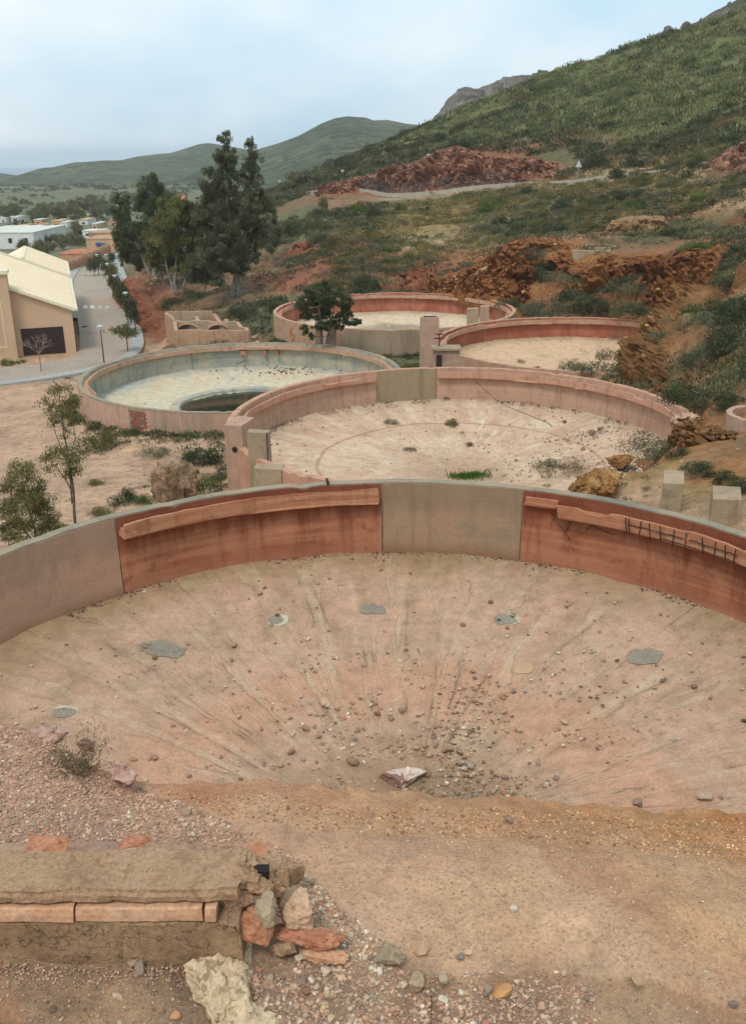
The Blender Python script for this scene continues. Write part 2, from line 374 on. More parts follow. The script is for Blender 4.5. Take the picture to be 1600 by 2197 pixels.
# cutting and grove
for a in ((292,612,118,'red'),(310,640,111,'red'),(335,670,103,'red'),(350,700,92,'red'),(300,590,126,'green'),(270,560,150,'green'),(400,640,98,'brown'),(505,650,95,'brown'),(560,660,88,'green'),
          (600,715,79,'green'),(570,600,110,'brown'),(450,600,116,'brown'),(620,590,100,'red'),(590,690,84,'green'),(350,560,150,'green'),(480,520,165,'green')): cp(*a)
# slope behind the far tank
for a in ((690,600,96,'red'),(830,612,94,'green'),(800,585,97,'rust'),(900,600,96,'rust'),(880,560,103,'rust'),(740,560,105,'red'),(700,520,116,'red'),(800,520,113,'green'),(760,530,113,'red'),(800,480,125,'green'),(820,430,145,'green'),
          (650,440,150,'green'),(620,500,130,'green'),(700,470,135,'green'),(640,560,110,'green'),(900,500,118,'yellow'),(900,460,128,'yellow'),(970,520,108,'tan'),(850,520,112,'tan'),(1040,500,108,'green'),(960,460,126,'yellow'),(1060,450,122,'green'),(1000,420,138,'green')): cp(*a)
# orange cliffs
for a in ((940,612,92,'red'),(1010,575,91,'red'),(1080,527,93,'orange'),(1150,515,93,'orange'),(1210,512,92,'orange'),(1235,545,88,'orange'),(1300,558,84,'orange'),(1400,552,82,'red'),(1480,545,80,'orange'),(1555,535,79,'orange')): cp(*a)
for a in ((1000,640,87,'red'),(1080,650,85,'orange'),(1160,658,83,'orange'),(1220,640,80,'rust'),(1300,655,77,'red'),(1400,655,75,'red'),(1480,650,72,'green'),(1540,600,70,'orange')): cp(*a)
# terraces above
for a in ((1300,500,100,'green'),(1290,530,89,'brown'),(1200,480,108,'green'),(1400,500,92,'green'),(1350,470,100,'brown'),(1300,430,117,'brown'),(1400,440,106,'tan'),(1500,440,98,'rust'),(1600,400,95,'tan'),(1580,480,88,'brown'),(1450,480,93,'green'),
          (1300,385,129,'tan'),(1500,370,117,'tan'),(1600,370,112,'brown'),(1240,392,131,'tan'),(1150,395,136,'tan'),(1000,412,143,'tan'),(870,428,150,'tan'),(1200,420,122,'green'),(1100,430,128,'green')): cp(*a)
# rock cutting behind the hill road
for a in ((1000,398,149,'rust'),(1200,380,141,'rust'),(860,412,158,'rust'),(730,408,170,'rust'),(940,404,152,'rust'),(1100,390,145,'rust')): cp(*a)
for a in ((980,320,156,'rust'),(1060,338,152,'rust'),(1200,345,146,'green'),(900,345,162,'rust'),(840,368,168,'rust'),(1130,340,149,'rust'),(740,392,176,'green')): cp(*a)
# the green hill
for a in ((930,262,232),(1100,197,227),(1220,147,222),(1340,105,216),(1600,25,206),(1800,-50,198),(650,385,232),(800,320,232),(560,425,230),(1200,260,172),(1600,200,146),(1600,320,120),(1400,300,140),
          (1000,300,188),(1300,180,200),(1400,200,175),(1500,100,190),(800,350,198),(1100,300,166),(1800,150,150),(1750,300,115),(1500,340,124),(700,390,195)): cp(*a, 'grass')
for a in ((40,290,-4),(100,270,14),(160,250,20),(0,300,-9),(-20,260,-12),(200,200,25)): cw(*a, 'grass')
# spur on the right
for a in ((1385,790,51.5,'orange'),(1440,700,60,'orange'),(1430,850,44.5,'orange'),(1490,700,55,'green'),(1600,750,42,'green'),(1600,650,52,'green'),(1600,575,64,'green'),(1520,620,63,'brown'),(1500,800,45,'green'),(1540,860,38,'brown'),
          (1750,900,30,'brown'),(1750,750,38,'green'),(1750,600,55,'green'),(1800,450,75,'brown'),(1360,700,66,'green'),(1330,790,53,'tan'),(1400,740,57,'brown')): cp(*a)
for a in ((1500,900,35.5,'brown'),(1560,930,33,'orange'),(1460,960,33.5,'orange'),(1600,990,28.5,'orange'),(1380,990,33,'yellow'),(1340,960,34.3,'tan'),(1300,1050,30.2,'pink'),(1400,1050,29,'pink'),(1500,1040,28.0,'yellow'),(1550,1090,26,'tan'),(1700,1100,24,'tan'),(1250,1010,32,'tan')): cp(*a)
for a in ((12,22,-10.6,'tan'),(14,10,-9.5,'tan'),(22,14,-8.6,'tan'),(16,0,-9,'tan'),(0,-8,-10,'pink'),(-14,-6,-11,'pink'),(30,0,-5,'brown'),(45,30,0,'green'),(60,60,2,'green'),(80,90,6,'green'),(90,130,12,'grass')): cw(*a)
# between the tanks
for a in ((-6,48,-14.2,'green'),(3,68,-14.2,'green'),(8,53,-13.6,'green'),(-10,72,-14.4,'green'),(-9,82,-14.1,'green'),(-21,62,-15.2,'pink'),(27,66,-9.5,'brown')): cw(*a)
# valley floor
for a in ((100,545,190),(100,480,262),(30,500,235),(200,520,215),(100,440,400),(250,430,420),(50,400,700),(300,400,700),(500,390,650),(700,400,500),(400,420,400),(-200,430,420),(-300,400,700),(-200,520,215),(900,380,500)): cp(*a, 'far')
for a in ((-60,100,-16.8),(-60,60,-16),(-90,130,-17.5),(-60,20,-14),(-150,180,-19)): cw(*a, 'pink')
for a in ((-300,1000,-26),(0,1000,-24),(300,800,-15),(-600,1000,-30),(500,500,10),(300,300,12),(-500,300,-24)): cw(*a, 'far')
CPX = np.array([c[:3] for c in CP]); CPC = np.array([SOIL[c[3]][:3] for c in CP])
def _solve():
    P = CPX[:, :2]; n = len(P); D = np.linalg.norm(P[:, None]-P[None], axis=-1)+np.eye(n)*0
    A = np.zeros((n+3, n+3)); A[:n, :n] = D-np.eye(n)*0.35; Q = np.c_[np.ones(n), P]; A[:n, n:] = Q; A[n:, :n] = Q.T
    return np.linalg.solve(A, np.r_[CPX[:, 2], np.zeros(3)])
CW = _solve()
def h_base(x, y):
    x = np.asarray(x, float); y = np.asarray(y, float); sh = x.shape; xf = x.ravel(); yf = y.ravel(); out = np.empty(xf.size)
    for i in range(0, xf.size, 20000):
        a, b = xf[i:i+20000], yf[i:i+20000]
        D = np.sqrt((a[:, None]-CPX[:, 0])**2+(b[:, None]-CPX[:, 1])**2)
        out[i:i+20000] = D@CW[:-3]+CW[-3]+CW[-2]*a+CW[-1]*b
    return out.reshape(sh)
def soil(x, y):
    xf = np.ravel(x); yf = np.ravel(y); out = np.empty((xf.size, 3))
    wob = np.stack([fbm(np.c_[xf, yf, yf*0], 0.12, 3, 5), fbm(np.c_[xf, yf, yf*0], 0.12, 3, 9)], 1)*4
    for i in range(0, xf.size, 20000):
        a, b = xf[i:i+20000]+wob[i:i+20000, 0], yf[i:i+20000]+wob[i:i+20000, 1]
        w = 1/(((a[:, None]-CPX[:, 0])**2+(b[:, None]-CPX[:, 1])**2)**2.2+0.5)
        out[i:i+20000] = (w@CPC)/w.sum(1)[:, None]
    return out
# street axis: left and right kerbs as ground points on the street plane
def zroad(Y): return np.interp(Y, [55, 75, 120, 180, 260], [-15.9, -16.2, -16.9, -17.9, -18.8])
def on_road(px, py):
    Y = 90.0
    for _ in range(12): Y = atZ(px, py, float(zroad(Y)))[1]
    return atZ(px, py, float(zroad(Y)))
ROAD_L = [on_road(*p) for p in ((-60,793),(60,784),(110,775),(150,766),(172,752),(171,715),(165,670),(158,630),(158,600),(172,577),(190,563),(213,548),(238,537),(268,528))]
ROAD_R = [on_road(*p) for p in ((-60,829),(60,816),(150,803),(215,791),(262,774),(287,748),(282,715),(272,675),(258,635),(247,605),(240,582),(237,563),(243,548),(275,535))]
def _segdist(x, y, pl):
    d = np.full(np.shape(x), 1e9)
    for a, b in zip(pl[:-1], pl[1:]):
        vx, vy = b[0]-a[0], b[1]-a[1]; L = vx*vx+vy*vy
        t = np.clip(((x-a[0])*vx+(y-a[1])*vy)/L, 0, 1); d = np.minimum(d, np.hypot(x-a[0]-t*vx, y-a[1]-t*vy))
    return d
ROAD_M = [(a+b)/2 for a, b in zip(ROAD_L, ROAD_R)]
def h(x, y):
    x = np.asarray(x, float); y = np.asarray(y, float); z = h_base(x, y)
    P = np.stack([x, y, x*0], -1)
    e = 0.8; slope = np.hypot(h_base(x+e, y)-z, h_base(x, y+e)-z)/e
    flat = np.clip((slope-0.05)/0.35, 0.06, 1)
    z = z+fbm(P, 0.16, 4, 3)*1.0*flat*np.clip(y/60, 0.3, 1.5)+fbm(P, 0.55, 4, 8)*0.45*flat
    steep = np.clip((slope-0.42)/0.4, 0, 1)
    z = z+steep*ridged(P*np.array([1, 1, 1]), 0.30, 4, 4)*0.9
    # street bed
    d = _segdist(x, y, ROAD_M); dl = _segdist(x, y, ROAD_L); dr = _segdist(x, y, ROAD_R)
    k = np.clip((6.8-d)/1.5, 0, 1)*(x < -12)
    k = np.maximum(k, np.clip((3.2-np.minimum(dl, dr*1.35))/1.2, 0, 1)*(x < -12))
    z = z*(1-k)+(zroad(y)-0.22)*k
    # keep off the tank shells
    for t, (cx, cy, zr) in TK.items():
        r = np.hypot(x-cx, y-cy); lim = zr-0.25-0.02*t
        a = np.arctan2(y-cy, x-cx)
        buried = (t in (2, 4)) & (a > R_(-75 if t == 2 else -80)) & (a < R_(4 if t == 2 else 22))
        m = np.clip((TR+3.0-r)/2.0, 0, 1)*(~buried)
        z = np.where(r > TR-0.6, z*(1-m)+np.minimum(z, lim)*m, z)
    return z
def buried_in(t, a):
    if t == 2: return np.clip(np.minimum((a-R_(-78))/R_(10), (R_(2)-a)/R_(8)), 0, 1)
    if t == 4: return np.clip(np.minimum((a-R_(-86))/R_(10), (R_(24)-a)/R_(8)), 0, 1)
    return a*0
def grid_mesh(name, xs, ys, mat, hole=None, colf=None, drop=0.0, tanks=False):
    X, Y = np.meshgrid(xs, ys); X = X.copy(); Y = Y.copy(); nx, ny = len(xs), len(ys); inside = np.zeros(X.shape, bool)
    step = xs[1]-xs[0]
    if tanks:
        for t, (cx, cy, zr) in TK.items():
            r = np.hypot(X-cx, Y-cy); a = np.arctan2(Y-cy, X-cx); near = (np.abs(r-(TR-0.15)) < step*0.72) & (buried_in(t, a) <= 0)
            X = np.where(near, cx+np.cos(a)*(TR-0.15), X); Y = np.where(near, cy+np.sin(a)*(TR-0.15), Y)
    Z = h(X, Y)-drop
    if tanks:
        for t, (cx, cy, zr) in TK.items():
            r = np.hypot(X-cx, Y-cy); a = np.arctan2(Y-cy, X-cx); bu = buried_in(t, a)
            ins = (r < TR-0.16)
            fz = floor_z(t, X, Y)
            run = {2: 3.4, 4: 3.0}.get(t, 1)*(0.75+0.35*fbm(np.stack([X, Y, X*0], -1), 0.5, 3, 2))
            q = np.clip((r-(TR-run))/run, -0.4, 1)
            zi = fz+bu*(q**1.0)*np.maximum(Z-fz, 0.3)*np.where(q > 0, q, 1)+np.minimum(q, 0)*0.8-(1-bu)*0.8
            Z = np.where(ins, np.where(bu > 0, zi, fz-3), Z)
            inside |= ins & (bu <= 0)
            inside |= ins & (r < TR-5.2)
    V = np.stack([X, Y, Z], -1).reshape(-1, 3)
    ii = (np.arange(ny-1)[:, None]*nx+np.arange(nx-1)[None]).ravel(); F = np.stack([ii, ii+1, ii+nx+1, ii+nx], 1)
    bad = inside.ravel()[F].any(1)
    if hole: c = V[F].mean(1); bad |= (c[:, 0] > hole[0]) & (c[:, 0] < hole[1]) & (c[:, 1] > hole[2]) & (c[:, 1] < hole[3])
    F = F[~bad]
    dzx = np.gradient(Z, axis=1)/step; dzy = np.gradient(Z, axis=0)/step; sl = np.hypot(dzx, dzy).ravel()
    T = soil(X, Y) if colf is None else colf(X, Y)
    P = np.stack([X, Y, Z], -1).reshape(-1, 3)
    rocky = np.clip((sl-0.55)/0.5, 0, 1)[:, None]; nz = fbm(P, 0.35, 3, 31)[:, None]
    rc = np.array(lin(134, 88, 56)[:3])*(0.5+0.5*(nz < 0.12))+np.array(lin(148, 112, 70)[:3])*0.5*(nz >= 0.12)
    left = (P[:, :1] < 4) | (P[:, 1:2] > 130)
    rc = np.where(left, np.array(lin(136, 92, 70)[:3]), rc)
    T = T*(1-rocky*0.8)+rc*rocky*0.8
    # crumble the steep faces sideways so cliffs are not a smooth sheet
    w = (rocky[:, 0] > 0.15)*np.clip((P[:, 1]-20)/30, 0, 1)
    if step < 1.2:
        for ax in (0, 1): V[:, ax] += w*fbm(P, 0.9, 3, 50+ax)*0.55
        V[:, 2] += w*ridged(P, 0.8, 3, 60)*0.35
    o = mesh_np(name, V, F, mat, None, T, smooth=step > 1.5); o['kind'] = 'structure'; return o
def m_ground(name, rock=True, s=1.0):
    m, nt, b = mat_new(name); v = world_pos(nt)
    big = noise(nt, v, 0.35*s, 5, 0.6, 0.4); mid = noise(nt, v, 2.2*s, 6, 0.7); fine = noise(nt, v, 11*s, 5, 0.75)
    c = attr(nt, 'tint')
    c = mixc(nt, 1.0, c, ramp(nt, big, [(0.3, (0.72, 0.70, 0.68, 1)), (0.5, (1, 1, 1, 1)), (0.7, (1.22, 1.2, 1.15, 1))]), 'MULTIPLY')
    c = mixc(nt, 1.0, c, ramp(nt, mid, [(0.3, 0.66), (0.5, 1.0), (0.72, 1.3)]), 'MULTIPLY')
    c = mixc(nt, 1.0, c, ramp(nt, fine, [(0.3, 0.7), (0.7, 1.25)]), 'MULTIPLY')
    vo = nt.nodes.new('ShaderNodeTexVoronoi'); vo.inputs['Scale'].default_value = 3.2*s; nt.links.new(v, vo.inputs['Vector'])
    st = ramp(nt, vo.outputs['Distance'], [(0.12, 1.0), (0.2, 0.0)]); st = math_(nt, 'MULTIPLY', st, ramp(nt, noise(nt, v, 0.9*s, 3), [(0.5, 0.0), (0.62, 0.7)]))
    c = mixc(nt, st, c, lin(196, 172, 146))
    nt.links.new(c, b.inputs['Base Color']); b.inputs['Roughness'].default_value = 0.95
    bump(nt, b, math_(nt, 'ADD', mid, math_(nt, 'MULTIPLY', fine, 0.5)), 0.7, 0.12/s); return m
M['ground'] = m_ground('ground_soil'); M['far_ground'] = m_ground('far_ground_soil', s=0.12)
NX0, NX1, NY0, NY1 = -44.0, 72.0, -12.0, 136.0
near_ground = grid_mesh('ground', np.arange(NX0, NX1+.01, 0.5), np.arange(NY0, NY1+.01, 0.5), M['ground'], tanks=True)
mid_ground = grid_mesh('hillside_ground', np.arange(-120, 200.1, 2.0), np.arange(-12, 300.1, 2.0), M['ground'], hole=(NX0+0.5, NX1-0.5, NY0, NY1-0.5), drop=0.04)
far_ground = grid_mesh('valley_ground', np.arange(-900, 900.1, 12.0), np.arange(-12, 1404.1, 12.0), M['far_ground'], hole=(-117, 197, -12, 297), drop=0.3)

# hills: one mesh each, crest at its own distance, with a front slope and a back slope
M['hill'] = m_mottle('far_hill_scrub', [lin(62,70,50), lin(84,90,64), lin(108,106,80)], 0.02, 0.22, bs=0.9, bd=3.0, spots=(lin(50,58,42), 0.10, 0.50, 0.85))
M['hill_rock'] = m_mottle('far_hill_rock', [lin(100,88,76), lin(134,114,98), lin(158,140,122)], 0.12, 0.9, bs=1.0, bd=1.5, spots=(lin(88,96,66), 0.03, 0.54, 0.85))
M['crag'] = m_mottle('grey_crag_rock', [lin(82,78,72), lin(122,114,106), lin(152,144,134)], 0.18, 1.2, bs=1.0, bd=1.5, spots=(lin(84,94,62), 0.022, 0.50, 0.9))
def ridge(name, sky, Y, df, db, zf, zb, mat, amp, ex=1.0, nx=260, ny=60, seed=1, rough=0.0, fac=0.0):
    pts = np.array([atY(x, y, Y) for x, y in sky]); xs = np.linspace(pts[0, 0], pts[-1, 0], nx); zc = np.interp(xs, pts[:, 0], pts[:, 2])
    v = np.linspace(-1, 1, ny); X, Vv = np.meshgrid(xs, v); ZC = zc[None]*np.ones_like(X)
    Yy = Y+np.where(Vv < 0, Vv*df, Vv*db); q = 1-np.abs(Vv)**ex
    Z = np.where(Vv < 0, zf+(ZC-zf)*q, zb+(ZC-zb)*q)
    P = np.stack([X, Yy, Z*0], -1); Z = Z+fbm(P, 3.5/df, 5, seed)*amp*(1-q**6)+rough*ridged(P, 10/max(df, 60), 5, seed+3)*(0.12+0.88*np.clip(1-q, 0, .5)*2)
    if fac: P2 = np.stack([X, Yy*.6, Z*1.2], -1); Z = Z+(facet(P2, .09, seed)*1.0+facet(P2, .25, seed+2)*.4)*fac*np.clip(.6+1.2*(1-q), 0, 1)
    V = np.stack([X, Yy, Z], -1).reshape(-1, 3); ii = (np.arange(ny-1)[:, None]*nx+np.arange(nx-1)[None]).ravel()
    o = mesh_np(name, V, np.stack([ii, ii+1, ii+nx+1, ii+nx], 1), mat, smooth=True); o['kind'] = 'structure'; return o
ridge('distant_ridge', [(-500,410),(-250,392),(-100,374),(0,370),(60,379),(110,381),(150,378),(165,371),(215,353),(250,345),(300,334),(335,330),(370,327),(430,308),(450,306),(480,311),(540,322),(640,330),(760,345)], 1250, 520, 500, -26, -104, M['hill'], 12, seed=3)
ridge('distant_hill', [(380,395),(440,352),(500,334),(555,318),(600,305),(640,290),(690,262),(720,250),(745,246),(785,249),(800,255),(830,254),(870,263),(900,266),(950,262),(1050,270),(1200,290)], 820, 360, 500, -22, -104, M['hill'], 9, seed=5)
ridge('rocky_hill', [(900,300),(925,270),(940,247),(960,215),(985,190),(1000,187),(1035,185),(1060,180),(1110,160),(1160,150),(1200,144),(1260,136),(1400,110),(1600,90)], 430, 120, 300, -8, -104, M['crag'], 4, nx=520, ny=200, seed=9, rough=5.0, fac=3.0)
ridge('rocky_summit', [(1180,190),(1260,140),(1300,120),(1335,107),(1360,97),(1385,86),(1410,70),(1430,60),(1450,65),(1475,52),(1500,38),(1530,20),(1560,6),(1600,-14),(1700,-50),(1900,-110)], 268, 45, 120, 8, -60, M['crag'], 2, nx=460, ny=130, seed=12, rough=2.0, fac=1.6)
# sea
sea_m, nt, b = mat_new('sea_water'); b.inputs['Base Color'].default_value = (0.02, 0.07, 0.14, 1); b.inputs['Roughness'].default_value = 0.5
bump(nt, b, noise(nt, world_pos(nt), 0.02, 4), 0.3, 1.0)
sea = mesh_np('sea', [(-8000, 1300, -100), (8000, 1300, -100), (8000, 12000, -100), (-8000, 12000, -100)], [(0, 1, 2, 3)], sea_m); sea['kind'] = 'structure'

# ------------------------------------------------------------------ the five thickener tanks
def m_wall(name, cols, stain, stain_amt=0.8, band=None,  drip=(0.12, 0.09, 0.07, 1), drip_amt=0.4, scale=0.55, grey_top=0.0, foot=None):
    """weathered render: tonal patches, level tide bands, drips, grain"""
    m, nt, b = mat_new(name); v = world_pos(nt)
    n1 = noise(nt, v, scale, 6, 0.6, 0.5); k = len(cols)
    c = ramp(nt, n1, [(0.34+0.32*i/(k-1), q) for i, q in enumerate(cols)])
    if band:
        vb = world_pos(nt, (0.25, 0.25, 7.0)); nb = noise(nt, vb, 1.0, 4, 0.55)
        c = mixc(nt, math_(nt, 'MULTIPLY', ramp(nt, nb, [(0.45, 0.0), (0.6, 1.0)]), 0.55), c, band)
    vd = world_pos(nt, (3.2, 3.2, 0.30)); ndp = noise(nt, vd, 1.0, 5, 0.65)
    c = mixc(nt, math_(nt, 'MULTIPLY', ramp(nt, ndp, [(0.52, 0.0), (0.70, 1.0)]), drip_amt), c, drip)
    nst = noise(nt, v, 1.7, 5, 0.7, 0.3)
    c = mixc(nt, math_(nt, 'MULTIPLY', ramp(nt, nst, [(0.55, 0.0), (0.66, 1.0)]), stain_amt), c, stain)
    if foot:
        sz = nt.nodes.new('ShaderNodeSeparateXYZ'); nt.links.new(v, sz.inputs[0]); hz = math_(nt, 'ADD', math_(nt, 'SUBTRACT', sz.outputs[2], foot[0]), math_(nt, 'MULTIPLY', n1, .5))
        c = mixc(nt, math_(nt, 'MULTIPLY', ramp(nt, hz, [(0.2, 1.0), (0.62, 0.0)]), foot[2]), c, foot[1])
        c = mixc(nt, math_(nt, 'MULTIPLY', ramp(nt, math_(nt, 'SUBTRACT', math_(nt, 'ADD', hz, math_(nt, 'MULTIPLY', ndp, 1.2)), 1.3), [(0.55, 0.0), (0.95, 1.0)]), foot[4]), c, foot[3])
    f = noise(nt, v, 26, 5, 0.7); c = mixc(nt, 1.0, c, ramp(nt, f, [(0.3, 0.82), (0.7, 1.12)]), 'MULTIPLY')
    nt.links.new(c, b.inputs['Base Color']); b.inputs['Roughness'].default_value = 0.93
    bump(nt, b, math_(nt, 'ADD', f, nst), 0.45, 0.04); return m
grey = lin(142, 132, 116); beige = lin(158, 136, 114); pinkb = lin(172, 136, 116)
M['rim1'] = m_wall('grey_coping', [lin(128,122,108), lin(150,140,120), lin(164,146,124)], lin(170,132,106), 0.35)
M['panel1'] = m_wall('grey_patch_render', [lin(152,132,108), lin(166,138,112), lin(172,136,110)], lin(140,126,104), 0.6, lin(172,138,110), lin(112,96,78), 0.45, 0.6, foot=(-10.0, lin(136,92,66), .7, lin(122,110,92), .45))
M['panel_left'] = m_wall('pinkish_render', [lin(178,142,122), lin(184,146,124), lin(170,140,118)], lin(150,134,114), 0.5, lin(184,146,126), lin(150,132,110), 0.45, 0.35, foot=(-10.0, lin(140,98,72), .75, lin(134,120,100), .45))
M['red1'] = m_wall('red_stained_render', [lin(142,86,60), lin(162,104,76), lin(178,122,94)], lin(126,74,54), 0.6, lin(186,134,102), lin(104,54,38), 0.5, 0.7, foot=(-10.0, lin(176,122,98), .5, lin(120,62,44), .7))  # upper part darkened: shade under the launder put into the colour
M['lip1'] = m_wall('ochre_launder_render', [lin(160,104,74), lin(176,120,88), lin(168,112,82)], lin(146,90,66), 0.7, lin(196,156,124), lin(120,72,52), 0.3, 1.1)
M['pink2'] = m_wall('faded_pink_render', [lin(176,138,118), lin(190,154,132), lin(180,150,128)], lin(162,116,94), 0.5, lin(196,160,138), lin(128,96,80), 0.45, 0.7)
M['lip2'] = m_wall('pink_launder_render', [lin(182,132,108), lin(196,150,126), lin(184,144,118)], lin(156,106,84), 0.6, None, lin(110,78,64), 0.35, 1.0)
M['outer'] = m_wall('old_outer_render', [lin(142,134,116), lin(160,142,120), lin(174,148,126)], lin(140,124,108), 0.6, None, lin(96,82,70), 0.45, 0.5)
M['bluewash'] = m_wall('blue_grey_render', [lin(148,152,144), lin(172,168,150), lin(182,168,144)], lin(126,136,134), 0.6, lin(184,176,156), lin(84,88,84), 0.5, 0.5)
M['red4'] = m_wall('brick_red_render', [lin(158,90,70), lin(170,104,82), lin(184,128,102)], lin(176,128,104), 0.35, None, lin(98,52,40), 0.55, 0.6)
M['rim3'] = m_wall('salmon_coping', [lin(176,136,112), lin(190,152,126), lin(172,142,116)], lin(150,104,84), 0.5, None, lin(110,84,68), 0.3, 0.8)
M['green5'] = m_wall('algae_grey_render', [lin(138,126,102), lin(154,138,112), lin(150,132,104)], lin(150,132,92), 0.6, None, lin(88,84,66), 0.4, 0.4)
M['brick'] = m_mottle('dark_red_brick', [lin(120,72,58), lin(150,92,74), lin(160,108,90)], 3.0, 20)
def m_floor(name, cols, lines, ringc=None, ring_r=(3.4, 5.4), mud=None, mud_r=2.4, crackc=lin(92,76,60), streak_k=2.6, circ=None, edge=None):
    """conical screed floor: radial wash streaks and cracks run to the centre"""
    m, nt, b = mat_new(name); tc = nt.nodes.new('ShaderNodeTexCoord'); se = nt.nodes.new('ShaderNodeSeparateXYZ'); nt.links.new(tc.outputs['Object'], se.inputs[0])
    v = world_pos(nt)
    wob = noise(nt, v, 0.5, 4, 0.6)
    th = math_(nt, 'ARCTAN2', se.outputs[0], se.outputs[1])
    le = nt.nodes.new('ShaderNodeVectorMath'); le.operation = 'LENGTH'; cx = nt.nodes.new('ShaderNodeCombineXYZ')
    nt.links.new(se.outputs[0], cx.inputs[0]); nt.links.new(se.outputs[1], cx.inputs[1]); nt.links.new(cx.outputs[0], le.inputs[0]); r = le.outputs['Value']
    rn = math_(nt, 'ADD', r, math_(nt, 'MULTIPLY', math_(nt, 'SUBTRACT', wob, 0.5), 3.2))
    pol = nt.nodes.new('ShaderNodeCombineXYZ')
    thw = math_(nt, 'ADD', th, math_(nt, 'MULTIPLY', math_(nt, 'SUBTRACT', noise(nt, v, 0.9, 4), 0.5), 0.10))
    nt.links.new(math_(nt, 'MULTIPLY', thw, streak_k), pol.inputs[0]); nt.links.new(math_(nt, 'MULTIPLY', r, 0.16), pol.inputs[1])
    n1 = noise(nt, v, 0.42, 6, 0.62, 0.4); k = len(cols)
    c = ramp(nt, n1, [(0.34+0.32*i/(k-1), q) for i, q in enumerate(cols)])
    s1 = noise(nt, pol.outputs[0], 3.0, 6, 0.62); s2 = noise(nt, pol.outputs[0], 9.0, 6, 0.68)
    c = mixc(nt, math_(nt, 'MULTIPLY', ramp(nt, s1, [(0.47, 0.0), (0.66, 1.0)]), 0.38), c, lines[0])
    c = mixc(nt, math_(nt, 'MULTIPLY', ramp(nt, s2, [(0.55, 0.0), (0.70, 1.0)]), 0.28), c, lines[1])
    if edge: c = mixc(nt, math_(nt, 'MULTIPLY', ramp(nt, math_(nt, 'MULTIPLY', rn, 0.1), [(0.84, 0.0), (1.0, 1.0)]), 0.7), c, edge)
    if ringc:
        rr = ramp(nt, math_(nt, 'MULTIPLY', rn, 0.1), [(ring_r[0]*.1-.03, 0.0), (ring_r[0]*.1+.02, 1.0), (ring_r[1]*.1-.02, 1.0), (ring_r[1]*.1+.03, 0.0)])
        c = mixc(nt, math_(nt, 'MULTIPLY', rr, 0.42), c, ringc)
    if mud: c = mixc(nt, math_(nt, 'MULTIPLY', ramp(nt, math_(nt, 'MULTIPLY', rn, 0.1), [(mud_r*.1-.1, 1.0), (mud_r*.1+.05, 0.0)]), 0.85), c, mud)
    if circ:
        cc = math_(nt, 'ABSOLUTE', math_(nt, 'SUBTRACT', math_(nt, 'ADD', r, math_(nt, 'MULTIPLY', wob, 0.3)), circ))
        c = mixc(nt, math_(nt, 'MULTIPLY', ramp(nt, cc, [(0.03, 1.0), (0.13, 0.0)]), 0.5), c, lin(150, 98, 74))
    # radial wash bands: pale silt between thin cracked edges, straight towards the middle
    p2 = nt.nodes.new('ShaderNodeCombineXYZ'); nt.links.new(math_(nt, 'MULTIPLY', math_(nt, 'ADD', th, math_(nt, 'MULTIPLY', math_(nt, 'SUBTRACT', noise(nt, v, 1.6, 5, .6), 0.5), 0.045)), 2.6), p2.inputs[0]); nt.links.new(math_(nt, 'MULTIPLY', r, 0.035), p2.inputs[1])
    bn = noise(nt, p2.outputs[0], 5.0, 2, 0.45); gb = math_(nt, 'MULTIPLY', ramp(nt, noise(nt, v, 0.45, 4, 0.6), [(0.38, 0.1), (0.60, 1.0)]), ramp(nt, math_(nt, 'MULTIPLY', r, 0.1), [(0.12, 0.15), (0.40, 1.0)])); c = mixc(nt, math_(nt, 'MULTIPLY', math_(nt, 'MULTIPLY', ramp(nt, bn, [(0.55, 0.0), (0.575, 1.0), (0.70, 0.6)]), 0.42), gb), c, lines[1]); c = mixc(nt, math_(nt, 'MULTIPLY', math_(nt, 'MULTIPLY', ramp(nt, bn, [(0.33, 1.0), (0.42, 0.0)]), 0.38), gb), c, lines[0])
    gate = ramp(nt, noise(nt, v, 0.7, 4, 0.6), [(0.40, 0.0), (0.54, 1.0)])
    e = math_(nt, 'MULTIPLY', ramp(nt, math_(nt, 'MULTIPLY', r, 0.1), [(0.12, 0.0), (0.35, 0.6)]), ramp(nt, math_(nt, 'MULTIPLY', math_(nt, 'ABSOLUTE', math_(nt, 'SUBTRACT', bn, 0.558)), math_(nt, 'ADD', r, 0.6)), [(0.006, 1.0), (0.030, 0.0)]))
    c = mixc(nt, math_(nt, 'MULTIPLY', e, 0.6), c, crackc)
    st_ = noise(nt, pol.outputs[0], 22.0, 4, 0.7); c = mixc(nt, 1.0, c, ramp(nt, st_, [(0.35, 0.92), (0.65, 1.05)]), 'MULTIPLY')
    mid = noise(nt, v, 2.6, 6, 0.7); c = mixc(nt, 1.0, c, ramp(nt, mid, [(0.28, 0.76), (0.5, 1.0), (0.72, 1.16)]), 'MULTIPLY')
    f = noise(nt, v, 22, 6, 0.75); c = mixc(nt, 1.0, c, ramp(nt, f, [(0.3, 0.72), (0.5, 1.0), (0.72, 1.22)]), 'MULTIPLY')
    nt.links.new(c, b.inputs['Base Color']); b.inputs['Roughness'].default_value = 0.94
    hh = math_(nt, 'ADD', math_(nt, 'ADD', f, mid), math_(nt, 'SUBTRACT', math_(nt, 'MULTIPLY', s2, 0.8), math_(nt, 'MULTIPLY', e, 1.0)))
    c = mixc(nt, 1.0, c, attr(nt, 'tint'), 'MULTIPLY'); nt.links.new(c, b.inputs['Base Color']); bump(nt, b, hh, 0.55, 0.05); return m
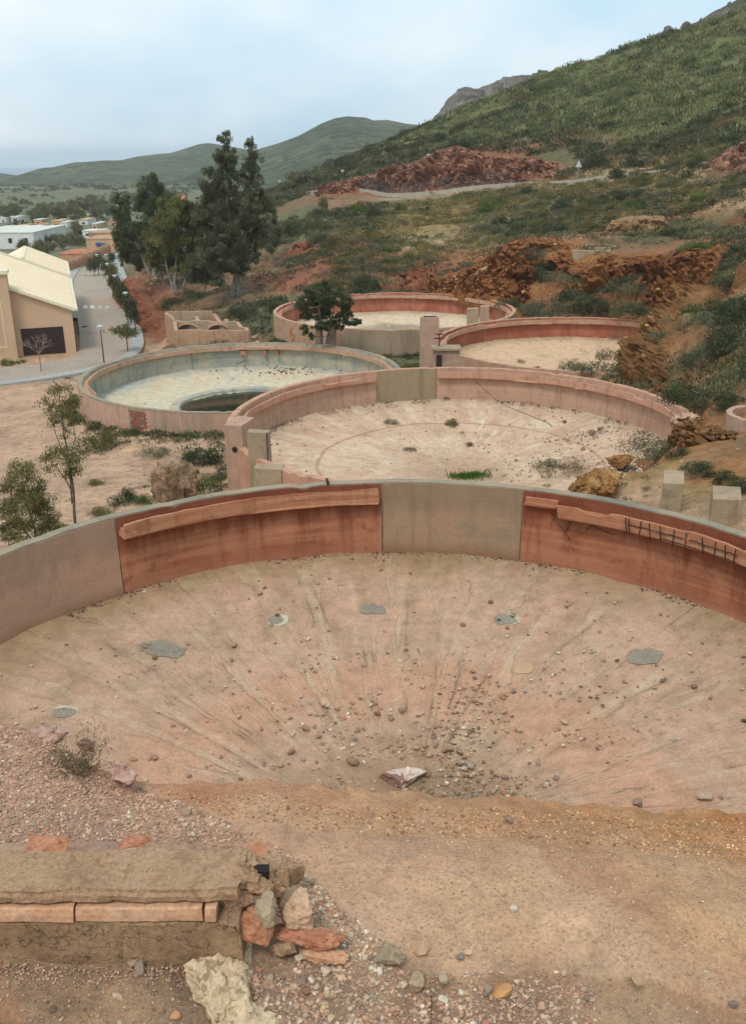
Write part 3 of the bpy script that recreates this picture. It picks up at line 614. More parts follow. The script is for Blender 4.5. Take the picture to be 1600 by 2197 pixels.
M['floor1'] = m_floor('screed_floor', [lin(176,148,122), lin(182,148,122), lin(192,154,130), lin(172,148,120)], [lin(152,126,98), lin(190,170,142)], lin(194,142,112), (3.4, 5.0), lin(150,124,96), 2.6, edge=lin(158,136,104))
M['floor2'] = m_floor('pale_screed_floor', [lin(186,154,128), lin(200,170,142), lin(208,184,156)], [lin(180,136,112), lin(222,206,182)], None, mud=lin(176,146,120), mud_r=2.5, circ=6.5, edge=lin(176,160,134), streak_k=3.4)
M['floor3'] = m_floor('chalky_screed_floor', [lin(186,182,164), lin(204,190,162), lin(200,178,146)], [lin(186,180,164), lin(218,206,180)], None, edge=lin(150,162,160), streak_k=2)
M['floor4'] = m_floor('sandy_floor', [lin(204,162,132), lin(210,174,142), lin(190,164,128)], [lin(196,168,134), lin(216,184,152)], None, edge=lin(150,140,108))
M['floor5'] = m_floor('pale_sand_floor', [lin(200,172,142), lin(212,190,162), lin(186,168,144)], [lin(196,182,160), lin(216,196,166)], None, mud=lin(136,122,104), mud_r=5.2, edge=lin(150,140,112))
M['cement'] = m_mottle('grey_cement', [lin(130,120,106), lin(140,130,114), lin(150,138,120)], 1.5, 18, bs=.3, bd=.01)

def arc_solid(name, t, prof, a0, a1, mat, parent, n=None, jag=None, closed=False, seed=0):
    """sweeps a closed (radius, height-from-rim) outline round the tank's axis from a0 to a1 (radians)"""
    cx, cy, zr = TK[t]; n = n or max(6, int(abs(a1-a0)*TR/0.12)); A = np.linspace(a0, a1, n+1); p = np.array(prof, float); k = len(p)
    Rr = np.repeat(p[None, :, 0], n+1, 0); Z = np.repeat(p[None, :, 1], n+1, 0)
    if jag is not None:
        dr, dz = jag(A, p); Rr = Rr+dr; Z = Z+dz
    AA = np.repeat(A[:, None], k, 1)
    if not closed and name in ('wall_panel', 'launder_lip'):
        w_ = 0.06/TR*(2.5 if name == 'launder_lip' else 1)
        AA[0] += np.abs(fbm(np.stack([Z[0]*4+a0, Z[0]*0+a0*9, Z[0]*0], -1), 1.5, 3, 7))*w_; AA[-1] -= np.abs(fbm(np.stack([Z[-1]*4+a1, Z[-1]*0+a1*9, Z[-1]*0], -1), 1.5, 3, 7))*w_
    V = np.stack([Rr*np.cos(AA), Rr*np.sin(AA), Z+zr], -1).reshape(-1, 3)
    f = [(i*k+j, i*k+(j+1) % k, (i+1)*k+(j+1) % k, (i+1)*k+j) for i in range(n) for j in range(k)]
    me = bpy.data.meshes.new(name); fc = f if closed else f+[tuple(range(k))[::-1], tuple(n*k+j for j in range(k))]
    me.from_pydata(V.tolist(), [], fc); me.update(); me.materials.append(mat)
    o = bpy.data.objects.new(name, me); COL.objects.link(o); o.parent = parent
    import bmesh
    bm = bmesh.new(); bm.from_mesh(me); bmesh.ops.recalc_face_normals(bm, faces=bm.faces); bm.to_mesh(me); bm.free()
    return o
def wall_jag(seed, top=0.02, side=0.012):
    def f(A, p):
        P = np.stack([A*TR, A*0, A*0], -1); dz = np.zeros((len(A), len(p))); dr = dz.copy()
        m = (p[:, 1] > -0.05); n = fbm(P, 0.9, 4, seed)*top+np.minimum(0, fbm(P, 0.35, 3, seed+1)+0.45)*top*3-np.clip(fbm(P, 1.7, 3, seed+5)-.33, 0, 1)*.28+fbm(P, 5, 2, seed+6)*.008
        dz[:, m] = n[:, None]; dr += (fbm(P, 1.3, 3, seed+2)*side)[:, None]; return dr, dz
    return f
def panel_jag(seed):
    base = wall_jag(seed, 0.02)
    def f(A, p):
        dr, dz = base(A, p); P = np.stack([np.repeat(A[:, None]*TR, len(p), 1), np.repeat(p[None, :, 1], len(A), 0), np.zeros((len(A), len(p)))], -1)
        m = p[:, 0] < TR-.25; n = fbm(P, 1.5, 4, seed+11)*.022+ridged(P, .8, 3, seed+12)*.012; dr[:, m] += n[:, m]; return dr, dz
    return f
def lip_jag(seed, amp=0.05, brk=0.24, depth=0.15):
    """the launder lip has crumbled: ragged upper and lower edges, pieces gone"""
    def f(A, p):
        P = np.stack([A*TR, A*0, A*0], -1); dz = np.zeros((len(A), len(p))); dr = dz.copy()
        ztop = p[:, 1].max(); zbot = p[:, 1].min()
        n = fbm(P, 2.6, 4, seed)*amp*1.3; g = np.clip((fbm(P, 0.5, 3, seed+5)-brk)*12, 0, 1)
        st = np.round(fbm(P, 0.8, 2, seed+9)*4)/4*amp*2
        dz[:, p[:, 1] > ztop-0.03] = (n+st-g*depth)[:, None]
        dz[:, p[:, 1] < zbot+0.03] = (fbm(P, 2.2, 4, seed+3)*amp*0.9)[:, None]
        dr[:, p[:, 0] < p[:, 0].min()+0.03] = (fbm(P, 2.4, 4, seed+7)*amp*0.9+np.clip(fbm(P, .7, 2, seed+17)-.15, 0, 1)*.18)[:, None]
        return dr, dz
    return f
TANK = {}
def make_tank(t, label, mats, outer_deep, wall_arcs, panels, launders, lip=(0.10, 0.55, 0.42), group=None):
    cx, cy, zr = TK[t]; root = empty('circular_tank', (cx, cy, 0)); tag(root, label, 'tank', group); TANK[t] = root
    wh = WALLH[t]
    for a0, a1 in wall_arcs:
        full = a1-a0 > 6.2
        arc_solid('wall', t, [(TR, 0), (TR, -outer_deep), (TR-.30, -outer_deep), (TR-.30, -wh-.3), (TR-.30, -wh-.3), (TR-.27, -0.3), (TR-.27, 0)], a0, a1, mats['outer'], root, jag=wall_jag(t*7), closed=False, n=int((a1-a0)*TR/0.25))
    for a0, a1, mt in panels:
        arc_solid('wall_panel', t, [(TR-.22, -0.035), (TR-.22, -wh-.25)]+[(TR-.36+.06*q, -wh-.25+(wh+.215)*q) for q in np.linspace(0, 1, 12)], a0, a1, mats[mt], root, jag=panel_jag(t*7))
    for i, (a0, a1, lp) in enumerate(launders):
        d, bt, w = lp or lip; r0 = TR-.25
        arc_solid('launder_lip', t, [(r0-w, -d), (r0-w, -bt), (r0-w+.05, -bt-.05), (r0+.02, -bt+.02), (r0+.02, -bt+.18), (r0-w+.08, -bt+.16), (r0-w+.08, -d)], a0, a1, mats['lip'], root, jag=lip_jag(t*13+i, 0.022))
    # conical floor
    rr = np.r_[0, 0.4, np.linspace(0.8, 9.99, 46 if t > 1 else 230)]; na = 220 if t > 1 else 1100; A = np.linspace(0, 2*np.pi, na+1)[:-1]
    Rg, Ag = np.meshgrid(rr, A, indexing='ij'); X = Rg*np.cos(Ag); Y = Rg*np.sin(Ag)
    P = np.stack([X+cx, Y+cy, X*0], -1); pol = np.stack([Ag*0+np.cos(Ag)*6, np.sin(Ag)*6, Rg*0.15], -1)
    Z = floor_z(t, X+cx, Y+cy)+fbm(P, 0.5, 4, t)*0.05+fbm(pol, 1.4, 3, t+4)*0.05*np.clip(Rg/4, 0, 1)+fbm(P, 2.0, 3, t)*0.012
    tint = None
    if t == 1:
        XX, YY = X+cx, Y+cy; dmin = np.full(X.shape, 9.0); side_ = np.zeros(X.shape); wob = fbm(P, 1.1, 4, 55)*.07+fbm(P, 5, 3, 56)*.02; wob2 = fbm(P, 1.3, 4, 57)*.07+fbm(P, 5, 3, 58)*.02; band = np.zeros(X.shape)
        for k, ln in enumerate(CRK):
            W = [on_floor(1, *q) for q in ln]; dk = np.full(X.shape, 9.0); sk = np.zeros(X.shape)
            for a, b2 in zip(W[:-1], W[1:]):
                vx, vy = b2[0]-a[0], b2[1]-a[1]; L2 = vx*vx+vy*vy; u = np.clip(((XX+wob-a[0])*vx+(YY+wob2-a[1])*vy)/L2, 0, 1); ex, ey = XX+wob-a[0]-u*vx, YY+wob2-a[1]-u*vy; dd = np.hypot(ex, ey); m_ = dd < dk; dk = np.where(m_, dd, dk); sk = np.where(m_, (ex*vy-ey*vx)/math.sqrt(L2), sk)
            dmin = np.minimum(dmin, dk); w_ = .16+.14*((k*37) % 10)/10; sg = 1 if k % 2 else -1; band = np.maximum(band, np.clip(1-np.abs(sk*sg-w_*.6)/w_*1.3, 0, 1)*(dk < w_*1.6)*np.clip(.45+fbm(P, .8, 3, k), 0, 1))
        gate = np.clip(.5+fbm(P, 1.2, 3, 91)*1.6, .15, 1); crack = np.exp(-(dmin/.022)**2)*gate*np.clip(.6+fbm(P, 3.5, 3, 93)*1.5, 0, 1); stain = np.exp(-(dmin/.10)**2)*gate; Z = Z-crack*.022+band*.012
        rad = np.hypot(X, Y); olive = np.clip((rad-8.2)/1.6+fbm(P, .5, 3, 61)*.6, 0, 1)*(X < 2); tt = np.ones(X.shape+(3,))
        tt = tt*(1-band[..., None]*.55*(1-np.array([1.08, 1.16, 1.14]))) ; tt = tt*(1+band[..., None]*(np.array([1.06, 1.14, 1.12])-1)); tt *= (1-crack*.50)[..., None]*(1-stain*.10)[..., None]; tt = tt*(1-olive[..., None]*(1-np.array([.84, .82, .72]))); tint = tt.reshape(-1, 3)
    V = np.stack([X, Y, Z], -1).reshape(-1, 3); nr = len(rr); ii, jj = np.meshgrid(np.arange(nr-1), np.arange(na), indexing='ij')
    F = np.stack([ii*na+jj, (ii+1)*na+jj, (ii+1)*na+(jj+1) % na, ii*na+(jj+1) % na], -1).reshape(-1, 4)
    mesh_np('floor', V, F, mats['floor'], root, np.ones((len(V), 3)) if tint is None else tint, smooth=True)
    return root
pi = math.pi
def RA(t, *pxy): return rim_angle(t, *pxy)
aL0, aL1 = RA(1, 230, 1101), RA(1, 819, 1028); aR0 = RA(1, 1126, 1044); aR1 = RA(1, 1205, 1054); aR2 = RA(1, 1345, 1077)
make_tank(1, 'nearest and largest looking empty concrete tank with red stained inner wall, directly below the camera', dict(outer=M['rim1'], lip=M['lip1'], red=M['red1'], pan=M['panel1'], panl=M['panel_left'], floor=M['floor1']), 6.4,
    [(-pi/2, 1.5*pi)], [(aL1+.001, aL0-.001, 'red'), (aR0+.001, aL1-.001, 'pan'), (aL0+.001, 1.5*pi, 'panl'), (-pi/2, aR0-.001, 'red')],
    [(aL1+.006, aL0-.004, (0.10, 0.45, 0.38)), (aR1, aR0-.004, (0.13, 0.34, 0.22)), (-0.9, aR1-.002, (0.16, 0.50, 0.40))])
a0, a1 = RA(2, 803, 795), RA(2, 937, 790)
make_tank(2, 'empty pink walled tank second from the camera, soil heaped over its right side', dict(outer=M['lip2'], lip=M['lip2'], pan=M['green5'], wall=M['pink2'], floor=M['floor2']), 4.6,
    [(R_(-6), R_(282))], [(a1+.001, a0-.001, 'pan'), (a0+.001, R_(282), 'wall'), (R_(-5), a1-.001, 'wall')],
    [(a0+.005, R_(197), (0.16, 0.46, 0.36)), (R_(-4), a1-.006, (0.16, 0.48, 0.36))])
make_tank(3, 'left tank with blue grey inside wall and a dark pool of water', dict(outer=M['outer'], lip=M['rim3'], wall=M['bluewash'], floor=M['floor3']), 2.6,
    [(-pi/2, 1.5*pi)], [(-pi/2, 1.5*pi, 'wall')], [(R_(-25), R_(215), (0.10, 0.40, 0.45))])
make_tank(4, 'empty tank at right with brick red inside and sandy floor, one end under soil', dict(outer=M['rim3'], lip=M['rim3'], wall=M['red4'], floor=M['floor4']), 3.4,
    [(R_(18), R_(276))], [(R_(19), R_(275), 'wall')], [(R_(19), R_(205), (0.10, 0.42, 0.42))])
make_tank(5, 'farthest empty tank behind the dark tree, an orange number painted on its outer wall', dict(outer=M['rim3'], lip=M['rim3'], wall=M['red4'], floor=M['floor5']), 3.4,
    [(-pi/2, 1.5*pi)], [(-pi/2, 1.5*pi, 'wall')], [(R_(-20), R_(200), (0.10, 0.42, 0.42))])
# outer skins in another tone, a hand's breadth of old render on the outside
def skin(t, a0, a1, mt, z0=-0.10, z1=-3.2, name='outer_render', seed=1):
    o = arc_solid(name, t, [(TR-.02, z0), (TR+.012, z0), (TR+.012, z1), (TR-.02, z1)], a0, a1, mt, TANK[t], jag=wall_jag(t+30, 0.0)); o.parent = TANK[t]; return o
skin(5, RA(5, 740, 705), RA(5, 858, 707), M['outer']); skin(5, RA(5, 859, 707), RA(5, 905, 707), M['green5']); skin(5, R_(190), RA(5, 738, 705), M['outer'])
# bricks laid bare in the outside of the left tank, each one apart
bz = TK[3]
ab0, ab1 = math.atan2(*(lambda p: (p[1]-bz[1], p[0]-bz[0]))(atZ(277, 872, bz[2]))), math.atan2(*(lambda p: (p[1]-bz[1], p[0]-bz[0]))(atZ(314, 876, bz[2])))
brick_me = None; nb = 5
for row in range(12):
    for c in range(nb):
        if random.random() < 0.06: continue
        w = (ab1-ab0)/nb; a = ab0+(c+0.5+(0.5 if row % 2 else 0))*w
        if a > ab1+w*0.3: continue
        if brick_me is None:
            q = MB(); q.box((0, 0, 0), (0.05, abs(w)*TR*0.86, 0.085), jit=0.004); o = q.build('brick', M['brick'], TANK[3], bevel=0); brick_me = o.data
        else: o = bpy.data.objects.new('brick', brick_me); COL.objects.link(o); o.parent = TANK[3]
        rr = TR+0.012+random.uniform(-.008, .008)
        o.location = (rr*math.cos(a), rr*math.sin(a), bz[2]-0.22-row*0.112); o.rotation_euler = (0, random.uniform(-.03, .03), a)
skin(3, ab1+.003, R_(300), M['pink2']); skin(3, R_(180), ab0-.003, M['outer'])
# ruddy patches on the inner rim of the left tank
for px_, w_ in ((521, 9), (568, 5), (595, 5)):
    a = RA(3, px_, 737); q = arc_solid('render_patch', 3, [(TR-.72, -0.52), (TR-.74, -0.52), (TR-.76, -0.78), (TR-.3, -0.8), (TR-.3, -0.52)], a-w_*0.0022, a+w_*0.0022, M['red4'], TANK[3])
# painted number on the far tank
cu = bpy.data.curves.new('painted_number', 'FONT'); cu.body = '6'; cu.size = 1.75; cu.align_x = 'CENTER'; cu.extrude = 0.004; cu.resolution_u = 4
tmp = bpy.data.objects.new('painted_number', cu); COL.objects.link(tmp); dg = bpy.context.evaluated_depsgraph_get()
me = bpy.data.meshes.new_from_object(tmp.evaluated_get(dg)); bpy.data.objects.remove(tmp)
a = math.atan2(atZ(625, 690, TK[5][2])[1]-TK[5][1], atZ(625, 690, TK[5][2])[0]-TK[5][0])
o = bpy.data.objects.new('painted_number', me); COL.objects.link(o); me.materials.clear(); me.materials.append(m_plain('orange_paint', lin(186, 120, 84), 0.8, 0.3, 3)); o.parent = TANK[5]
o.location = ((TR+.03)*math.cos(a), (TR+.03)*math.sin(a), TK[5][2]-1.55); o.rotation_euler = (pi/2, 0, a+pi/2); o['label'] = 'orange painted 6'
# repairs in the near floor
def blob_sheet(name, t, px, py, wx, wy, mat, parent, lift=0.006, seed=0):
    c = on_floor(t, px, py); ex = on_floor(t, px+wx, py)[0]-c[0]; ey = abs(on_floor(t, px, py-wy)[1]-c[1]); cx, cy, _ = TK[t]; n = 40; V = [[c[0]-cx, c[1]-cy, 0]]
    for i in range(n):
        a = 2*pi*i/n; k = .98+0.42*fbm(np.array([math.cos(a)*1.3+seed, math.sin(a)*1.3, 0]), 1.1, 4, seed); V.append([c[0]-cx+ex*k*math.cos(a), c[1]-cy+ey*k*math.sin(a), 0])
    V = np.array(V); V[:, 2] = floor_z(t, V[:, 0]+cx, V[:, 1]+cy)
    P = np.stack([V[:, 0]+cx, V[:, 1]+cy, V[:, 0]*0], -1); Ag = np.arctan2(V[:, 1], V[:, 0]); Rg = np.hypot(V[:, 0], V[:, 1])
    pol = np.stack([np.cos(Ag)*6, np.sin(Ag)*6, Rg*0.15], -1)
    V[:, 2] += fbm(P, 0.5, 4, t)*0.05+fbm(pol, 1.4, 3, t+4)*0.05*np.clip(Rg/4, 0, 1)+0.012+lift
    F = [(0, i+1, (i+1) % n+1) for i in range(n)]; o = mesh_np(name, V, F, mat, parent); return o
for i, (x, y, wx, wy, mt) in enumerate(((350,1393,54,17,'cement'),(801,1310,28,13,'cement'),(590,1330,17,9,'cement'),(1083,1328,25,12,'cement'),(1375,1408,40,17,'cement'),(138,1530,27,11,'cement'))):
    blob_sheet('cement_patch', 1, x, y, wx, wy, M[mt], TANK[1], seed=i+1)
for x_, y_, wx_, wy_, sd_ in ((596,1331,22,12,31),(142,1524,26,10,32),(1092,1331,26,13,33)): blob_sheet('pale_patch', 1, x_, y_, wx_, wy_, m_mottle('pale_mortar_%d' % sd_, [lin(176,160,136), lin(200,188,166)], 4, 25), TANK[1], lift=-.001, seed=sd_)
blob_sheet('cement_patch', 1, 1123, 1433, 24, 13, m_plain('tan_cement', lin(180, 150, 116), 0.85, 0.1, 4), TANK[1], seed=9)['label'] = 'tan cement patch'
# water in the left tank
wm, nt, b = mat_new('dark_pool_water'); b.inputs['Base Color'].default_value = (0.018, 0.022, 0.012, 1); b.inputs['Roughness'].default_value = 0.08; b.inputs['Specular IOR Level'].default_value = 0.5
bump(nt, b, noise(nt, world_pos(nt), 3.0, 3), 0.05, 0.02)
cx, cy, zr = TK[3]; zw = floor_z(3, cx+4.0, cy); zw = float(zw)
q = MB(); q.prism([(4.15*math.cos(2*pi*i/60), 4.15*math.sin(2*pi*i/60)) for i in range(60)], zw-0.3, zw+0.02); pool = q.build('water', wm, TANK[3])
cur = arc_solid('pool_kerb', 3, [(4.75, float(floor_z(3, cx+4.7, cy))-zr+.02), (4.7, zw-zr+.24), (4.15, zw-zr+.20), (4.08, zw-zr-.1)], -pi, pi, M['bluewash'], TANK[3], n=90, jag=lambda A, p: (fbm(np.stack([A*4, A*0, A*0], -1), 1, 4, 3)[:, None]*0.10*np.ones((1, len(p))), fbm(np.stack([A*4, A*0, A*0], -1), 2, 4, 8)[:, None]*0.05*np.ones((1, len(p)))))
# bare reinforcement in the launder of the near tank: each bar its own part
def polar(t, r, a, z): return (r*math.cos(a), r*math.sin(a), TK[t][2]+z)
def bar(pts, rad, parent, mat=None, name='rebar'):
    q = MB(); q.tube(pts, rad, 5); return q.build(name, mat or M['iron'], parent)
r1 = TR-.25-.40-.035
for px_ in (1366,1372,1396,1420,1444,1474,1504,1548,1578,1606,1630): 
    a = RA(1, px_, 1082+(px_-1366)*0.22); da = random.uniform(-.004, .004); top = -0.16
    bar([polar(1, r1, a+da, top), polar(1, r1-.005, a-da*0.5-.003, -0.54-random.uniform(0, .05))], 0.014, TANK[1])
for zb, (q0, q1) in ((-0.32, (1372, 1500)), (-0.31, (1575, 1640)), (-0.47, (1474, 1640))):
    A = np.linspace(RA(1, q0, 1082), RA(1, q1, 1082+(q1-1366)*0.22), 14)
    bar([polar(1, r1+.003, a, zb+random.uniform(-.012, .012)) for a in A], 0.012, TANK[1])
for px_, dz0, dz1 in ((1218, -.10, -.27), (1251, -.10, -.19), (1262, -.11, -.30)):
    a = RA(1, px_, 1055); bar([polar(1, TR-.29, a, dz0), polar(1, TR-.29, a, dz1)], 0.010, TANK[1])
for (xa, za), (xb, zb) in (((1190, -.5), (1236, -1.15)), ((1203, -.55), (1190, -.85)), ((1240, -.6), (1226, -.95)), ((1288, -.62), (1268, -.85)), ((1268, -.62), (1330, -.80))):
    aa, ab = RA(1, xa, 1052+(xa-1190)*.15), RA(1, xb, 1052+(xb-1190)*.15); bar([polar(1, TR-.36, aa, za), polar(1, TR-.44, (aa+ab)/2, (za+zb)/2+.04), polar(1, TR-.36, ab, zb)], 0.009, TANK[1])
a = RA(1, 701, 1031); q = MB(); q.box((0, 0, 0), (.30, .06, .22), rz=a); o = q.build('dark_notch_block', M['iron'], TANK[1]); o.location = polar(1, TR-.13, a, -.04)  # dark block added to stand for a black notch in the rim
# loose cable lying in the second tank
pts = []
for x, y in ((1015,815),(1040,838),(1062,858),(1090,874),(1120,886),(1150,898),(1175,908),(1184,916)):
    p = on_floor(2, x, y); 
    if y < 860: p = atY(x, y, 49.3-(y-815)*0.02)
    pts.append((p[0], p[1], p[2]+0.03))
q = MB(); q.tube(pts, 0.012, 5); tag(q.build('cable', M['iron'], loc=tuple(pts[-1])), 'thin dark cable trailing from the pink wall down onto the second tank floor', 'cable')

# ------------------------------------------------------------------ foreground bank the photographer stands on
LC = [(0,1540,-1.95,(150,112,98)),(130,1596,-1.98,(160,128,112)),(60,1690,-2.0,(176,142,120)),(0,1790,-2.0,(160,134,116)),(200,1760,-2.02,(158,132,116)),(300,1735,-2.06,(166,136,114)),(270,1672,-2.1,(160,124,108)),(450,1698,-2.15,(160,106,78)),
      (700,1700,-2.18,(164,114,84)),(900,1703,-2.2,(158,118,84)),(1100,1712,-2.2,(162,124,88)),(1250,1724,-2.22,(164,116,72)),(1600,1764,-2.25,(160,112,66)),(1500,1790,-2.2,(160,116,76)),(1200,1790,-2.16,(160,124,92)),(600,1760,-2.12,(176,140,112)),(900,1790,-2.13,(168,134,106)),
      (700,1860,-2.08,(182,146,116)),(900,1900,-2.09,(186,150,120)),(1200,1900,-2.12,(176,142,112)),(1500,1900,-2.13,(170,138,104)),(1200,1980,-2.08,(196,160,126)),(1550,2000,-2.09,(194,158,116)),(800,1990,-2.06,(188,152,124)),(1000,2060,-2.06,(184,152,122)),(1350,2070,-2.07,(182,150,120)),(1600,2110,-2.09,(184,154,122)),
      (100,2070,-2.03,(120,98,78)),(350,2080,-2.03,(112,90,72)),(200,2180,-2.05,(128,104,80)),(450,2150,-2.06,(132,112,90)),(700,2090,-2.06,(130,108,88)),(900,2150,-2.11,(134,114,92)),(1100,2150,-2.11,(130,110,90)),(1350,2150,-2.13,(148,124,98)),(1580,2185,-2.14,(140,116,92)),(300,1880,-2.05,(140,116,96))]
LX = np.array([atZ(a, b, z) for a, b, z, c in LC]); LCOL = np.array([lin(*c)[:3] for *_, c in LC])*np.array([1.20, 1.16, 1.20])
for ex in ((-9, 2, -1.8), (9, 2, -2.3), (-9, -4, -1.9), (9, -4, -2.2), (0, -4, -2.1), (-4, 3, -1.85), (4, 3, -2.3)):
    LX = np.vstack([LX, ex]); LCOL = np.vstack([LCOL, lin(160, 130, 106)[:3]])
_D = np.linalg.norm(LX[:, None, :2]-LX[None, :, :2], axis=-1); _n = len(LX); _A = np.zeros((_n+3, _n+3)); _A[:_n, :_n] = _D-np.eye(_n)*0.15; _Q = np.c_[np.ones(_n), LX[:, :2]]; _A[:_n, _n:] = _Q; _A[_n:, :_n] = _Q.T
_W = np.linalg.solve(_A, np.r_[LX[:, 2], np.zeros(3)])
EDG = np.array([atZ(*a) for a in ((0,1540,-1.95),(60,1560,-1.96),(130,1592,-1.98),(200,1640,-2.05),(270,1668,-2.1),(340,1689,-2.13),(450,1693,-2.15),(600,1692,-2.17),(900,1701,-2.2),(1100,1708,-2.2),(1250,1720,-2.22),(1400,1740,-2.23),(1600,1762,-2.25))])
STEP = np.array([atZ(*a) for a in ((800,2085,-2.08),(900,2092,-2.08),(1000,2090,-2.08),(1160,2080,-2.08),(1230,2083,-2.08),(1290,2090,-2.08),(1380,2082,-2.08),(1450,2100,-2.08),(1520,2130,-2.09),(1600,2150,-2.1),(1700,2160,-2.1))])
def led_edge(x): return np.interp(x, np.r_[-9, EDG[:, 0], 9], np.r_[3.4, EDG[:, 1], 2.7])
def led_z(x, y, fine=True):
    x = np.asarray(x, float); y = np.asarray(y, float); sh = x.shape; xf, yf = x.ravel(), y.ravel(); z = np.empty(xf.size)
    for i in range(0, xf.size, 20000):
        a, b = xf[i:i+20000], yf[i:i+20000]; z[i:i+20000] = np.sqrt((a[:, None]-LX[:, 0])**2+(b[:, None]-LX[:, 1])**2)@_W[:-3]+_W[-3]+_W[-2]*a+_W[-1]*b
    z = z.reshape(sh); P = np.stack([x, y, x*0], -1)
    z = z+fbm(P, 2.2, 4, 71)*0.035+fbm(P, 9, 4, 72)*0.012
    crumb = np.clip(1-(led_edge(x)-y)/0.35, 0, 1)*np.clip((x+1.2)/0.6, 0.2, 1); z = z+crumb*(ridged(P, 7, 3, 73)*0.022-0.01)+np.clip(fbm(P, 30, 3, 81), -.3, .6)*.006
    st = np.interp(x, STEP[:, 0], STEP[:, 1])+fbm(P, 6, 3, 74)*0.012; q = np.clip((st-y)/0.012, 0, 1)*(x > STEP[0, 0]+0.15); z = z-q*0.028
    g = np.clip((0.05+fbm(P, 3.2, 3, 75)-0.1)*4, 0, 1); z = z-g*0.010*(x > -0.3)
    return z
def make_ledge():
    xs = np.r_[np.linspace(-9, -2.1, 14)[:-1], np.linspace(-2.1, 2.1, 400), np.linspace(2.1, 9, 14)[1:]]
    e = led_edge(xs)+fbm(np.stack([xs, xs*0, xs*0], -1), 3.5, 4, 77)*0.03; e = e+fbm(np.stack([xs, xs*0, xs*0], -1), 14, 3, 78)*0.012
    rows = []
    for y in np.linspace(-4, 1.25, 10)[:-1]: rows.append((xs, np.full_like(xs, y), None))
    for v in np.linspace(0, 1, 210): rows.append((xs, 1.25+(e-1.25)*v, None))
    ztop = led_z(xs, e)
    for k, q in enumerate(np.r_[0.01, 0.03, 0.07, np.linspace(0.15, 8.5, 22)]):
        P = np.stack([xs, xs*0+q, xs*0], -1); rows.append((xs, e+0.01+q*0.02+fbm(P, 1.5, 3, 79)*0.05*min(q*3, 1), ztop-q))
    X = np.array([r[0] for r in rows]); Y = np.array([r[1] for r in rows]); Z = led_z(X, Y)
    for i, r in enumerate(rows):
        if r[2] is not None: Z[i] = r[2]
    w = 1/(((X[..., None]-LX[:, 0])**2+(Y[..., None]-LX[:, 1])**2)**1.6+1e-4); T = (w@LCOL)/w.sum(-1)[..., None]
    ny, nx = X.shape; ii = (np.arange(ny-1)[:, None]*nx+np.arange(nx-1)[None]).ravel()
    P = np.stack([X, Y, Z*0], -1); st = np.interp(X, STEP[:, 0], STEP[:, 1]); q = (Y < st) & (X > STEP[0, 0]+.15); T[q] *= 0.86
    return mesh_np('earth_bank', np.stack([X, Y, Z], -1).reshape(-1, 3), np.stack([ii, ii+1, ii+nx+1, ii+nx], 1), M['bank'], None, T.reshape(-1, 3), smooth=True)
def m_bank():
    m, nt, b = mat_new('bank_sand'); v = world_pos(nt); c = attr(nt, 'tint')
    n1 = noise(nt, v, 2.4, 6, 0.65, 0.5); n2 = noise(nt, v, 14, 6, 0.7); n3 = noise(nt, v, 85, 5, 0.75)
    c = mixc(nt, ramp(nt, n1, [(0.42, 0.0), (0.62, 0.55)]), c, lin(202, 166, 128)); c = mixc(nt, ramp(nt, noise(nt, v, 1.1, 4, 0.6, 0.6), [(0.5, 0.0), (0.62, 0.4)]), c, lin(178, 118, 86))
    c = mixc(nt, 1.0, c, ramp(nt, n2, [(0.3, 0.78), (0.5, 1.0), (0.7, 1.14)]), 'MULTIPLY'); c = mixc(nt, 1.0, c, ramp(nt, n3, [(0.3, 0.66), (0.5, 1.0), (0.7, 1.22)]), 'MULTIPLY')
    vo = nt.nodes.new('ShaderNodeTexVoronoi'); vo.inputs['Scale'].default_value = 70; nt.links.new(v, vo.inputs['Vector'])
    sp = math_(nt, 'MULTIPLY', ramp(nt, vo.outputs['Distance'], [(0.18, 1.0), (0.3, 0.0)]), ramp(nt, noise(nt, v, 30, 3), [(0.52, 0.0), (0.6, 0.8)]))
    c = mixc(nt, sp, c, mixc(nt, vo.outputs['Color'], lin(120, 100, 84), lin(222, 204, 176)))
    nt.links.new(c, b.inputs['Base Color']); b.inputs['Roughness'].default_value = 0.95
    bump(nt, b, math_(nt, 'ADD', math_(nt, 'ADD', n2, n3), sp), 0.8, 0.012); return m
M['bank'] = m_bank()
make_ledge()['kind'] = 'structure'
def on_bank(px, py):
    z = -2.07
    for _ in range(10): p = atZ(px, py, z); z = float(led_z(p[0], p[1]))
    return atZ(px, py, z)
def in_poly(x, y, poly):
    r = np.zeros(np.shape(x), bool); n = len(poly)
    for i in range(n):
        x0, y0 = poly[i]; x1, y1 = poly[(i+1) % n]
        c = ((y0 > y) != (y1 > y)) & (x < (x1-x0)*(y-y0)/(y1-y0+1e-12)+x0); r ^= c
    return r
def wpoly(pts, f=on_bank): return [tuple(f(*p)[:2]) for p in pts]
def gravel(name, poly, n, s0, s1, k=1.0, pal=None, shapes=PEB):
    xs = [p[0] for p in poly]; ys = [p[1] for p in poly]; x = rng.uniform(min(xs), max(xs), n*4); y = rng.uniform(min(ys), max(ys), n*4)
    m = in_poly(x, y, poly) & (y < led_edge(x)-0.01); x, y = x[m][:n], y[m][:n]; s = s0*(s1/s0)**(rng.random(len(x))**2.2)
    z = led_z(x, y)+s*0.22; return np.stack([x, y, z], 1), s, stone_tint(len(x), k, pal)
G1 = wpoly([(-120,1540),(60,1572),(190,1640),(300,1690),(420,1730),(540,1790),(650,1850),(640,1870),(560,1826),(300,1812),(-120,1812)])
